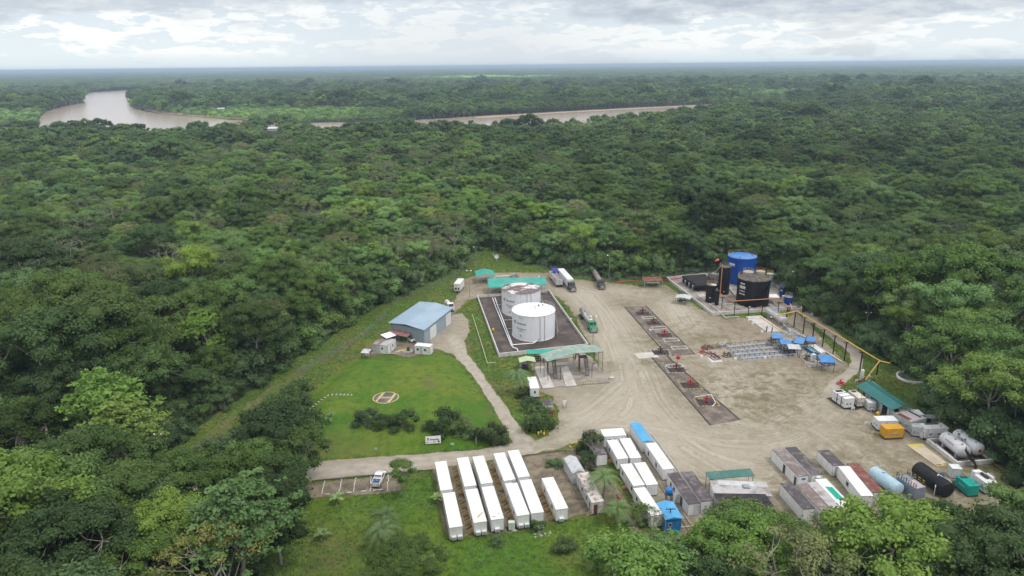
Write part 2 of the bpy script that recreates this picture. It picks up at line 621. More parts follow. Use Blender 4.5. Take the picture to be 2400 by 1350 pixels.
def g_gravel(t, p):
    n1 = t.noise(p, 0.05, 5, 0.6, 0.5)
    n2 = t.noise(p, 0.7, 5, 0.7)
    n3 = t.noise(p, 5.0, 3, 0.7)
    c = t.mix(t.ramp(n1, [(0.38, 0.0), (0.64, 1.0)]), (.33, .288, .225), (.268, .228, .170))
    c = t.mix(t.ramp(n2, [(0.48, 0.0), (0.68, .7)]), c, (.195, .155, .105))
    # worn wheel tracks: streaks that run along the ways the trucks drive
    cbx = t.new('ShaderNodeCombineXYZ')
    t.link(t.math('MULTIPLY', t.attr('td'), 1.5), cbx.inputs[0])
    t.link(t.math('MULTIPLY', t.attr('ts'), .035), cbx.inputs[1])
    stk = t.ramp(t.noise(cbx.outputs[0], 1.0, 5, .62, .3), [(.42, 0.0), (.58, 1.0)])
    near_ = t.ramp(t.math('MULTIPLY', t.attr('td'), .1), [(0.0, 1.0), (.45, .7), (.95, 0.0)])
    tr = t.math('MULTIPLY', t.math('MULTIPLY', near_, stk), .85, clamp=True)
    c = t.mix(t.math('MULTIPLY', t.attr('wear'), .55), c, (.385, .35, .285))
    c = t.mix(t.math('MULTIPLY', tr, .85), c, (.44, .40, .33))
    dk = t.math('MULTIPLY', near_, t.ramp(t.noise(cbx.outputs[0], 1.7, 4, .6, .2), [(.55, 0.0), (.70, .5)]), clamp=True)
    c = t.mix(dk, c, (.23, .195, .145))
    # scattered oil and mud stains
    mud = t.math('MULTIPLY', t.attr('mud'), t.ramp(t.noise(p, 0.28, 5, .72, .6), [(0.46, 0.0), (0.60, 1.0)]), clamp=True)
    c = t.mix(mud, c, (.14, .105, .06))
    gr = t.math('ADD', t.math('MULTIPLY', t.attr('weeds'), 1.0), t.ramp(t.attr('edgew'), [(0.0, .55), (1.0, 0.0)]))
    gr = t.math('MULTIPLY', gr, t.ramp(t.noise(p, 0.33, 6, .75, .8), [(0.40, 0.0), (0.58, 1.0)]), clamp=True)
    c = t.mix(gr, c, t.mix(n2, (.10, .105, .035), (.16, .14, .07)))
    c = t.mix(1.0, c, t.ramp(n3, [(0.25, .82), (0.75, 1.14)]), 'MULTIPLY')
    return c, n3


def g_road(t, p):
    n2 = t.noise(p, 0.6, 5, 0.7)
    n3 = t.noise(p, 5.0, 3, 0.7)
    c = t.mix(t.ramp(n2, [(0.40, 0.0), (0.7, 1.0)]), (.33, .292, .235), (.25, .21, .155))
    tr = t.math('MULTIPLY', t.attr('wear'), t.ramp(t.noise(p, 0.4, 3, .6), [(0.3, .3), (0.6, 1.0)]), clamp=True)
    c = t.mix(tr, c, (.41, .375, .32))
    c = t.mix(1.0, c, t.ramp(n3, [(0.25, .84), (0.75, 1.12)]), 'MULTIPLY')
    return c, n3


def g_camp(t, p):
    n2 = t.noise(p, 0.35, 5, 0.7, .5)
    n3 = t.noise(p, 4.0, 3, 0.7)
    c = t.mix(t.ramp(n2, [(0.40, 0.0), (0.62, 1.0)]), (.245, .205, .150), (.125, .10, .07))
    c = t.mix(t.ramp(t.noise(p, .22, 5, .7), [(0.56, 0.0), (0.66, .9)]), c, (.07, .095, .03))
    c = t.mix(1.0, c, t.ramp(n3, [(0.25, .75), (0.75, 1.2)]), 'MULTIPLY')
    return c, n3


def g_track(t, p):
    c, n3 = g_field(t, p)
    return t.mix(t.ramp(t.noise(p, .35, 5, .7), [(.42, .25), (.6, .9)]), c, (.165, .135, .075)), n3


def g_meadow(t, p):
    n = t.noise(p, 0.03, 5, 0.65)
    return t.mix(n, (.10, .17, .04), (.24, .25, .09)), None


def g_sand(t, p):
    return t.mix(t.noise(p, 0.05, 4, .6), (.30, .21, .15), (.42, .34, .26)), None


M_FLOOR = ground_mat('forest_floor', g_floor)
M_FIELD = ground_mat('rough_grass', g_field)
M_LAWN = ground_mat('mown_grass', g_lawn)
M_GRAVEL = ground_mat('gravel', g_gravel)
M_ROAD = ground_mat('dirt_road', g_road)
M_CAMP = ground_mat('trodden_earth', g_camp)
M_TRACK = ground_mat('overgrown_earth', g_track)
M_MEADOW = ground_mat('bright_meadow', g_meadow)
M_SAND = ground_mat('river_sand', g_sand)

# base ground out to the horizon
g = MB()
E = 26000.0
g.add([(-E, -3000, 0), (E, -3000, 0), (E, 2 * E - 3000, 0), (-E, 2 * E - 3000, 0)], [(0, 1, 2, 3)])
struct(g.build('ground', M_FLOOR))

# clearing: the outline of the open land, read along the feet of the trees
CLEAR_PX = [(1136, 572), (1175, 588), (1250, 618), (1330, 640), (1420, 650), (1500, 655), (1570, 650), (1640, 636), (1720, 634),
            (1800, 650), (1860, 700), (1935, 745), (2010, 790), (2080, 850), (2150, 880), (2222, 912), (2200, 945), (2165, 970),
            (2180, 985), (2225, 1010), (2300, 1060), (2400, 1130), (2500, 1190), (2500, 1275), (2300, 1292), (2100, 1290), (1900, 1300),
            (1700, 1305), (1600, 1315), (1500, 1320), (1440, 1400), (1400, 1700), (560, 1700), (600, 1330), (650, 1240),
            (700, 1180), (560, 1180), (-200, 1330), (-200, 1240), (300, 1160), (640, 1112), (720, 1075), (715, 1000), (712, 930),
            (672, 930), (590, 1008), (470, 1100), (350, 1098), (490, 985), (596, 910), (640, 880), (700, 835), (770, 795), (830, 750), (900, 710),
            (960, 680), (1040, 645), (1080, 620), (1110, 590)]
CLEAR = GP(CLEAR_PX)
hexgrid_sheet('grass_field', CLEAR, 0.05, M_FIELD, step=5.0, jag=1.2)

# raised helipad lawn
LAWN_PX = px(c7f, [(100, 620), (190, 480), (330, 330), (500, 215), (620, 190), (800, 215), (1000, 190), (1190, 165), (1290, 195), (1390, 320), (1480, 450),
                   (1560, 560), (1640, 690), (1695, 800), (1650, 870), (1560, 895), (1300, 925), (900, 950), (500, 985), (200, 1000), (110, 900), (90, 750)])
LAWN = GP(LAWN_PX)
LAWN_H = 1.5


def lawn_h(A, D):
    t = np.clip(D / 7.0, 0, 1)
    return 0.06 + LAWN_H * (t * t * (3 - 2 * t)) + 0.05 * np.sin(A[:, 0] * .4) * np.clip(D, 0, 1)


def lawn_attr(A, D):
    c = np.array(U(930, 1045)[:2])
    dry = np.zeros(len(A))
    for (x, y, r, s) in ((1010, 905, 2.5, .9), (1005, 890, 1.5, .9), (1150, 960, 3, .5), (1120, 900, 2, .5), (740, 1055, 8, .5), (1190, 1010, 4, .4), (820, 1062, 9, .4)):
        q = np.array(U(x, y, 1)[:2])
        dry = np.maximum(dry, s * np.clip(1.3 - np.hypot(*(A - q).T) / r, 0, 1))
    return {'dry': np.clip(dry, 0, 1)}


hexgrid_sheet('helipad_lawn', LAWN, 0.06, M_LAWN, step=1.6, jag=0.5, hfun=lawn_h, attrs=lawn_attr)

# lush grass south of the camp
FIELD2 = GP([(705, 1168), (935, 1158), (1015, 1110), (1040, 1260), (1180, 1262), (1330, 1225), (1400, 1215), (1475, 1230), (1470, 1330), (1400, 1500), (600, 1500), (620, 1300), (660, 1220)])
hexgrid_sheet('lower_grass_field', FIELD2, 0.09, M_LAWN, step=3.0, jag=0.9,
              attrs=lambda A, D: {'dry': np.clip(.9 - np.hypot(*(A - np.array(U(760, 1310)[:2])).T) / 14, 0, 1) + np.clip(.8 - np.hypot(*(A - np.array(U(1340, 1300)[:2])).T) / 6, 0, 1)})

# gravel yard
YARD_PX = [(1243, 1040), (1285, 1022), (1308, 995), (1312, 965), (1290, 930), (1262, 915), (1250, 880), (1245, 850), (1330, 800), (1400, 850), (1395, 830),
           (1362, 770), (1335, 722), (1312, 700), (1290, 690), (1240, 668), (1160, 690), (1095, 705), (1055, 745), (1040, 742), (1062, 715), (1090, 655), (1130, 640), (1200, 640), (1262, 640), (1300, 640), (1345, 655), (1420, 662),
           (1500, 672), (1560, 668), (1590, 690), (1640, 725), (1700, 745), (1830, 748), (1870, 735), (1900, 765), (1930, 800), (1968, 838), (1992, 862), (1990, 885), (1962, 905), (1975, 925),
           (2010, 925), (2060, 965), (2120, 1000), (2200, 1020), (2290, 1070), (2380, 1140), (2400, 1200), (2400, 1292), (2200, 1300), (1900, 1305), (1640, 1310),
           (1560, 1240), (1500, 1200), (1470, 1110), (1405, 1035), (1380, 1010), (1355, 1040), (1300, 1056), (1255, 1062)]
YARD = GP(YARD_PX)
TRACKS = [GP(q) for q in (
    [(1250, 1048), (1340, 1010), (1420, 960), (1470, 900), (1440, 800), (1400, 720), (1350, 680)],
    [(1250, 1052), (1400, 1000), (1560, 1010), (1700, 1040), (1850, 1030), (1960, 970), (2010, 900)],
    [(1500, 870), (1530, 940), (1580, 1000), (1660, 1060), (1760, 1090), (1850, 1100)],
    [(1430, 780), (1470, 860), (1500, 930), (1560, 990), (1640, 1020)],
    [(1380, 690), (1440, 780), (1480, 880), (1470, 960), (1400, 1000), (1300, 1040)],
    [(1700, 1000), (1800, 1010), (1900, 960), (1980, 920)],
    [(1600, 1050), (1700, 1110), (1800, 1130), (1850, 1110), (1950, 1120), (2050, 1100)],
    [(1900, 1010), (1950, 1040), (2010, 1100), (2100, 1140)],
    [(1620, 770), (1560, 700), (1440, 680)], [(1660, 830), (1720, 880), (1700, 900)],
    [(1230, 1050), (1330, 985), (1380, 975), (1470, 900)], [(1840, 880), (1700, 920), (1720, 985), (1850, 1000), (1960, 930)])]


def smooth(P, n=6):
    P = [np.array(p) for p in P]
    P = [2 * P[0] - P[1]] + P + [2 * P[-1] - P[-2]]
    out = []
    for i in range(1, len(P) - 2):
        for k in range(n):
            t_ = k / n
            out.append(.5 * (2 * P[i] + (P[i + 1] - P[i - 1]) * t_ + (2 * P[i - 1] - 5 * P[i] + 4 * P[i + 1] - P[i + 2]) * t_ ** 2 + (3 * P[i] - P[i - 1] - 3 * P[i + 1] + P[i + 2]) * t_ ** 3))
    return out + [P[-2]]


def yard_attr(A, D):
    wear = np.zeros(len(A))
    td = np.full(len(A), 1e3)
    ts = np.zeros(len(A))
    for ti_, tr in enumerate(TRACKS):
        S = smooth(tr)
        s0 = ti_ * 200.0
        for a, b in zip(S, S[1:]):
            ab = b - a
            L = np.hypot(*ab)
            u = np.clip(((A - a) @ ab) / (L * L + 1e-9), 0, 1)
            v = A - a - u[:, None] * ab
            d = np.hypot(v[:, 0], v[:, 1])
            m_ = d < td
            td[m_] = d[m_]
            ts[m_] = (s0 + u * L)[m_]
            s0 += L
    wear = np.exp(-(td / 5.0) ** 2) * .7
    big = np.zeros(len(A))
    for (x, y, r) in ((1420, 900, 26), (1400, 980, 22), (1600, 1040, 24), (1800, 1040, 28), (1420, 740, 14), (1450, 800, 14)):
        q = np.array(U(x, y)[:2])
        big = np.maximum(big, .75 * np.clip(1.2 - np.hypot(*(A - q).T) / r, 0, 1))
    wear = np.clip(np.maximum(wear, big), 0, 1)
    mud = np.zeros(len(A))
    for (x, y, r, s) in ((1660, 800, 22, .6), (1700, 760, 14, .6), (1620, 850, 12, .5), (1750, 930, 22, .8), (1830, 900, 16, .8), (1640, 760, 14, .5), (1500, 690, 14, .4), (1960, 1120, 14, .8), (2060, 1090, 14, .5), (1130, 665, 14, .6), (1700, 860, 10, .5), (1600, 1230, 20, .8), (1850, 1170, 14, .6), (1540, 760, 8, .5), (1760, 790, 12, .6), (2180, 1060, 12, .5)):
        q = np.array(U(x, y)[:2])
        mud = np.maximum(mud, s * np.clip(1.3 - np.hypot(*(A - q).T) / r, 0, 1))
    weeds = np.zeros(len(A))
    for (x, y, r, s) in ((1780, 950, 26, .55), (1850, 890, 18, .6), (1510, 800, 9, .9), (1530, 850, 9, .9), (1560, 900, 8, .5), (1420, 860, 6, 1.), (1380, 905, 8, .7),
                         (2050, 1130, 22, .95), (2200, 1150, 20, .9), (2330, 1120, 16, .9), (2100, 1200, 16, .8), (1690, 720, 9, .8), (1560, 690, 9, .6), (1640, 790, 10, .6), (1990, 960, 8, .6), (2030, 1010, 8, .9), (1460, 715, 6, .7), (1500, 660, 14, .5), (1680, 1000, 9, .45),
                         (1790, 1250, 20, .5), (1970, 880, 8, .8)):
        q = np.array(U(x, y)[:2])
        weeds = np.maximum(weeds, s * np.clip(1.3 - np.hypot(*(A - q).T) / r, 0, 1))
    return {'wear': wear, 'mud': mud, 'weeds': weeds * (1 - .6 * wear), 'edgew': np.clip(D / 4.0, 0, 1), 'td': td, 'ts': ts}


hexgrid_sheet('gravel_yard', YARD, 0.13, M_GRAVEL, step=1.15, jag=0.8, attrs=yard_attr)


def road_attr(path, wd):
    def f(A, D):
        d = dist_np(A, path, False)
        return {'wear': np.clip(np.exp(-((d - wd) / 0.8) ** 2), 0, 1)}
    return f


ROAD1 = GP([(-200, 1245), (100, 1190), (300, 1150), (500, 1118), (700, 1086), (800, 1078), (1000, 1064), (1120, 1055), (1200, 1040), (1240, 1035), (1262, 1062), (1180, 1075), (1010, 1101), (900, 1110), (760, 1124), (640, 1140), (400, 1180), (100, 1235), (-200, 1295)])
R1C = GP([(-200, 1270), (400, 1165), (700, 1112), (1000, 1082), (1260, 1048)])
hexgrid_sheet('dirt_road', ROAD1, 0.115, M_ROAD, step=1.2, jag=0.4, attrs=road_attr(R1C, 1.1))
ROAD2 = GP([(1205, 1045), (1192, 1020), (1172, 985), (1150, 945), (1118, 895), (1092, 862), (1060, 830), (1020, 818), (990, 812), (1000, 790), (1035, 765), (1060, 738), (1085, 735), (1098, 752), (1100, 780), (1088, 800), (1098, 832), (1124, 865), (1152, 908), (1180, 945), (1206, 985), (1232, 1018), (1250, 1028), (1255, 1050)])
R2C = GP([(1230, 1040), (1200, 995), (1160, 940), (1125, 890), (1080, 825), (1060, 790)])
hexgrid_sheet('dirt_lane', ROAD2, 0.10, M_ROAD, step=1.2, jag=0.5, attrs=road_attr(R2C, .9))
ROAD3 = GP([(1880, 732), (1905, 735), (1935, 755), (1975, 790), (2012, 820), (2022, 842), (2020, 868), (2000, 882), (1975, 905), (1950, 925), (1925, 925), (1945, 895), (1985, 868), (1996, 850), (1990, 828), (1950, 795), (1905, 760), (1880, 748)])
R3C = GP([(1890, 740), (1960, 790), (2008, 840), (1995, 875), (1940, 915)])
hexgrid_sheet('dirt_loop_track', ROAD3, 0.145, M_ROAD, step=1.2, jag=0.4, attrs=road_attr(R3C, .8))
CAMP = GP([(1018, 1100), (1150, 1082), (1255, 1064), (1345, 1052), (1372, 1052), (1420, 1100), (1480, 1190), (1530, 1290), (1620, 1320), (1500, 1330), (1470, 1220), (1420, 1190), (1350, 1212), (1290, 1222), (1220, 1240), (1140, 1252), (1060, 1262), (1040, 1235), (1025, 1170)])
hexgrid_sheet('camp_earth', CAMP, 0.10, M_CAMP, step=2.0, jag=0.9)
hexgrid_sheet('parking_gravel', GP([(700, 1140), (760, 1131), (905, 1116), (935, 1115), (940, 1150), (905, 1158), (755, 1166), (700, 1172)]), 0.12, M_CAMP, step=1.5, jag=0.4)
hexgrid_sheet('warehouse_yard', GP([(880, 800), (960, 795), (1010, 800), (1015, 825), (960, 838), (900, 828), (860, 838), (845, 825)]), 0.14, M_CAMP, step=1.5, jag=0.8)
# trodden strip along the left fence
hexgrid_sheet('earth_track', GP([(430, 1060), (520, 990), (600, 935), (640, 905), (700, 868), (800, 808), (860, 775), (870, 782), (810, 822), (730, 868), (690, 895), (640, 925), (560, 985), (470, 1062)]), 0.11, M_TRACK, step=2.0, jag=1.0)

# ---------------------------------------------------------------- river
mr = bpy.data.materials.new('muddy_water')
mr.use_nodes = True
t = NT(mr.node_tree)
bs = t.n['Principled BSDF']
geo = t.new('ShaderNodeNewGeometry')
t.link(t.mix(t.noise(geo.outputs['Position'], .004, 4, .6, 1.0), (.42, .32, .25), (.50, .41, .34)), bs.inputs['Base Color'])
bs.inputs['Roughness'].default_value = 0.16
bs.inputs['Specular IOR Level'].default_value = 0.45
bp = t.new('ShaderNodeBump')
bp.inputs['Strength'].default_value = 0.25
bp.inputs['Distance'].default_value = 0.3
t.link(t.noise(geo.outputs['Position'], .25, 3, .6), bp.inputs['Height'])
t.link(bp.outputs[0], bs.inputs['Normal'])
RIV = GP([(80, 298), (92, 276), (112, 261), (152, 250), (198, 241), (190, 226), (215, 216), (300, 211), (375, 206), (372, 210), (330, 220), (306, 236), (305, 252), (345, 262), (380, 268), (480, 276),
          (560, 283), (700, 289), (850, 287), (960, 283), (1060, 277), (1130, 272), (1200, 268), (1350, 260), (1500, 252), (1640, 247), (1760, 243), (1770, 252),
          (1700, 262), (1600, 284), (1450, 305), (1300, 318), (1150, 324), (1050, 322), (950, 318), (850, 318), (800, 328), (715, 330), (680, 301), (600, 299), (560, 326), (400, 333), (260, 328), (200, 312), (120, 306)])
hexgrid_sheet('river', RIV, 0.6, mr, step=60.0, jag=6, wavelen=60)
hexgrid_sheet('river_sandbank', GP([(335, 258), (375, 267), (480, 276), (600, 284), (590, 280), (480, 271), (400, 263), (350, 256)]), 0.9, M_SAND, step=20, jag=3, wavelen=30)
hexgrid_sheet('river_bank', GP([(1110, 275), (1300, 264), (1500, 253), (1700, 244), (1760, 241), (1830, 238), (1820, 243), (1740, 248), (1640, 250), (1500, 256), (1300, 267), (1120, 279)]), 0.9, M_SAND, step=30, jag=4, wavelen=30)
MEADS = []
for i, (pl, nm) in enumerate((([(-60, 298), (80, 300), (190, 314), (200, 322), (120, 330), (-60, 334)], 'riverside_meadow'),
                              ([(1760, 232), (1850, 233), (1850, 243), (1790, 246), (1745, 240)], 'far_meadow'),
                              ([(1150, 182), (1260, 181), (1275, 186), (1180, 188)], 'sunlit_field'))):
    P = GP(pl)
    MEADS.append(P)
    hexgrid_sheet(nm, P, 0.4, M_MEADOW, step=20, jag=4, wavelen=40)


# ================================================================ FOREST
def foliage(name, a, b, c, gain=1.68):
    m = bpy.data.materials.new(name)
    m.use_nodes = True
    t = NT(m.node_tree)
    t.n.clear()
    oi = t.new('ShaderNodeObjectInfo')
    tint = t.attr('tint')
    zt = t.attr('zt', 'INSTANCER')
    col = t.mix(t.ramp(tint, [(0.05, 0.0), (0.95, 1.0)]), a, b)
    col = t.mix(t.math('MULTIPLY', t.ramp(oi.outputs['Random'], [(0.45, 0.0), (1.0, 1.0)]), 0.6), col, c)
    hs = t.new('ShaderNodeHueSaturation')
    r2 = t.math('FRACT', t.math('MULTIPLY', oi.outputs['Random'], 17.31))
    t.link(t.math('MULTIPLY_ADD', r2, 0.022, 0.486), hs.inputs['Hue'])
    r3 = t.math('FRACT', t.math('MULTIPLY', oi.outputs['Random'], 41.7))
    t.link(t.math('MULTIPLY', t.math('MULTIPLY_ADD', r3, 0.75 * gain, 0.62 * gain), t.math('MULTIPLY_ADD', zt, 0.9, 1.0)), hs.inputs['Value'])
    t.link(t.math('MULTIPLY_ADD', r2, -0.22, .97), hs.inputs['Saturation'])
    t.link(col, hs.inputs['Color'])
    bs = t.new('ShaderNodeBsdfPrincipled')
    bs.inputs['Roughness'].default_value = 0.6
    bs.inputs['Specular IOR Level'].default_value = 0.12
    t.link(hs.outputs[0], bs.inputs['Base Color'])
    tr = t.new('ShaderNodeBsdfTranslucent')
    t.link(hs.outputs[0], tr.inputs['Color'])
    mx = t.new('ShaderNodeMixShader')
    mx.inputs[0].default_value = 0.25
    t.link(bs.outputs[0], mx.inputs[1])
    t.link(tr.outputs[0], mx.inputs[2])
    out = t.new('ShaderNodeOutputMaterial')
    t.link(mx.outputs[0], out.inputs[0])
    return m


F_DARK = foliage('dark_leaves', (.028, .062, .012), (.054, .104, .020), (.060, .095, .016))
F_MID = foliage('green_leaves', (.040, .088, .014), (.078, .145, .024), (.095, .140, .020))
F_LITE = foliage('light_green_leaves', (.046, .104, .013), (.080, .155, .022), (.105, .150, .022))
F_OLIV = foliage('olive_leaves', (.058, .080, .020), (.100, .125, .032), (.130, .125, .035))
F_BUSH = foliage('undergrowth_leaves', (.035, .075, .018), (.065, .120, .030), (.080, .110, .03))
F_PALM = foliage('palm_fronds', (.06, .11, .03), (.10, .165, .05), (.09, .13, .03))
F_GRASS = foliage('grass_blades', (.075, .165, .02), (.12, .22, .03), (.15, .19, .04), 1.5)
M_LIMB = mat('tree_limbs', (.34, .32, .27), .9, (.20, .19, .15), .6)


def leaf_quads(cen, rad, nper, size, rng, up=0.5, tintv=None):
    """leaf-sized faces spread over and through each clump"""
    N = len(cen)
    n = N * nper
    ci = np.repeat(np.arange(N), nper)
    d = rng.normal(size=(n, 3))
    d /= np.linalg.norm(d, axis=1)[:, None]
    flip = (d[:, 2] < -0.25) & (rng.random(n) < .75)
    d[flip, 2] *= -1
    rr = 1 - 0.45 * rng.random(n) ** 1.6 + 0.12 * rng.normal(size=n)
    pos = cen[ci] + d * rad[ci] * rr[:, None]
    nrm = d * 0.9 + np.array([0, 0, up]) + rng.normal(size=(n, 3)) * 0.55
    nrm /= np.linalg.norm(nrm, axis=1)[:, None]
    t1 = np.cross(nrm, rng.normal(size=(n, 3)))
    t1 /= np.linalg.norm(t1, axis=1)[:, None]
    t2 = np.cross(nrm, t1)
    s = size * rng.uniform(.6, 1.35, n)[:, None]
    a, b = t1 * s * .62, t2 * s * .40
    V = np.stack([pos - a, pos - b * .9, pos + a, pos + b], 1).reshape(-1, 3)
    ct = rng.random(N) if tintv is None else tintv
    ti = np.clip(ct[ci] * .75 + rng.random(n) * .25, 0, 1)
    return V, np.repeat(ti, 4)


def blob_core(cen, rad, rng, k=0.72):
    """a rough inner body for each clump so the crown is not see-through everywhere"""
    b = MB()
    ico = [(0, 0, -1), (.72, -.53, -.45), (-.28, -.85, -.45), (-.89, 0, -.45), (-.28, .85, -.45), (.72, .53, -.45), (.28, -.85, .45), (-.72, -.53, .45), (-.72, .53, .45), (.28, .85, .45), (.89, 0, .45), (0, 0, 1)]
    fc = [(0, 1, 2), (1, 0, 5), (0, 2, 3), (0, 3, 4), (0, 4, 5), (1, 5, 10), (2, 1, 6), (3, 2, 7), (4, 3, 8), (5, 4, 9), (1, 10, 6), (2, 6, 7), (3, 7, 8), (4, 8, 9), (5, 9, 10), (6, 10, 11), (7, 6, 11), (8, 7, 11), (9, 8, 11), (10, 9, 11)]
    for c, r in zip(cen, rad):
        b.add([(c[0] + x * r[0] * k * rng.uniform(.7, 1.15), c[1] + y * r[1] * k * rng.uniform(.7, 1.15), c[2] + z_ * r[2] * k) for x, y, z_ in ico], fc)
    return b


def mesh_from(name, V, F4, tint, m, extra=None):
    """quads V (n*4) plus an optional MB of other faces; one or two materials"""
    nv = len(V)
    nq = nv // 4
    loops = np.arange(nv, dtype=np.int32)
    starts = np.arange(0, nv, 4, dtype=np.int32)
    totals = np.full(nq, 4, np.int32)
    mi = np.zeros(nq, np.int32)
    Vs = [V]
    ts = [tint]
    mats = [m]
    off = nv
    for (b, mm, tv) in (extra or []):
        if not b.v:
            continue
        if mm not in mats:
            mats.append(mm)
        idx = mats.index(mm)
        Vs.append(np.array(b.v))
        ts.append(np.full(len(b.v), tv))
        fl = [i + off for f in b.f for i in f]
        st = np.cumsum([0] + [len(f) for f in b.f[:-1]]) + len(loops)
        loops = np.concatenate([loops, np.array(fl, np.int32)])
        starts = np.concatenate([starts, st.astype(np.int32)])
        totals = np.concatenate([totals, np.array([len(f) for f in b.f], np.int32)])
        mi = np.concatenate([mi, np.full(len(b.f), idx, np.int32)])
        off += len(b.v)
    A = np.concatenate(Vs)
    me = bpy.data.meshes.new(name)
    me.vertices.add(len(A))
    me.vertices.foreach_set('co', A.astype(np.float32).ravel())
    me.loops.add(len(loops))
    me.loops.foreach_set('vertex_index', loops)
    me.polygons.add(len(starts))
    me.polygons.foreach_set('loop_start', starts)
    me.polygons.foreach_set('loop_total', totals)
    me.polygons.foreach_set('material_index', mi)
    for x in mats:
        me.materials.append(x)
    at = me.attributes.new('tint', 'FLOAT', 'POINT')
    at.data.foreach_set('value', np.concatenate(ts).astype(np.float32))
    me.update(calc_edges=True)
    return me


def limb(b, p, q, r0, r1, rng, n=5, seg=3, sag=.12):
    p, q = np.array(p, float), np.array(q, float)
    L = np.linalg.norm(q - p)
    pts = [p]
    for k in range(1, seg):
        t_ = k / seg
        pts.append(p + (q - p) * t_ + rng.normal(size=3) * L * .05 + np.array([0, 0, -sag * L * math.sin(math.pi * t_)]))
    pts.append(q)
    for k in range(seg):
        ra = r0 + (r1 - r0) * k / seg
        rb = r0 + (r1 - r0) * (k + 1) / seg
        b.cyl(tuple(pts[k]), tuple(pts[k + 1]), ra, n, rb, cap=False)


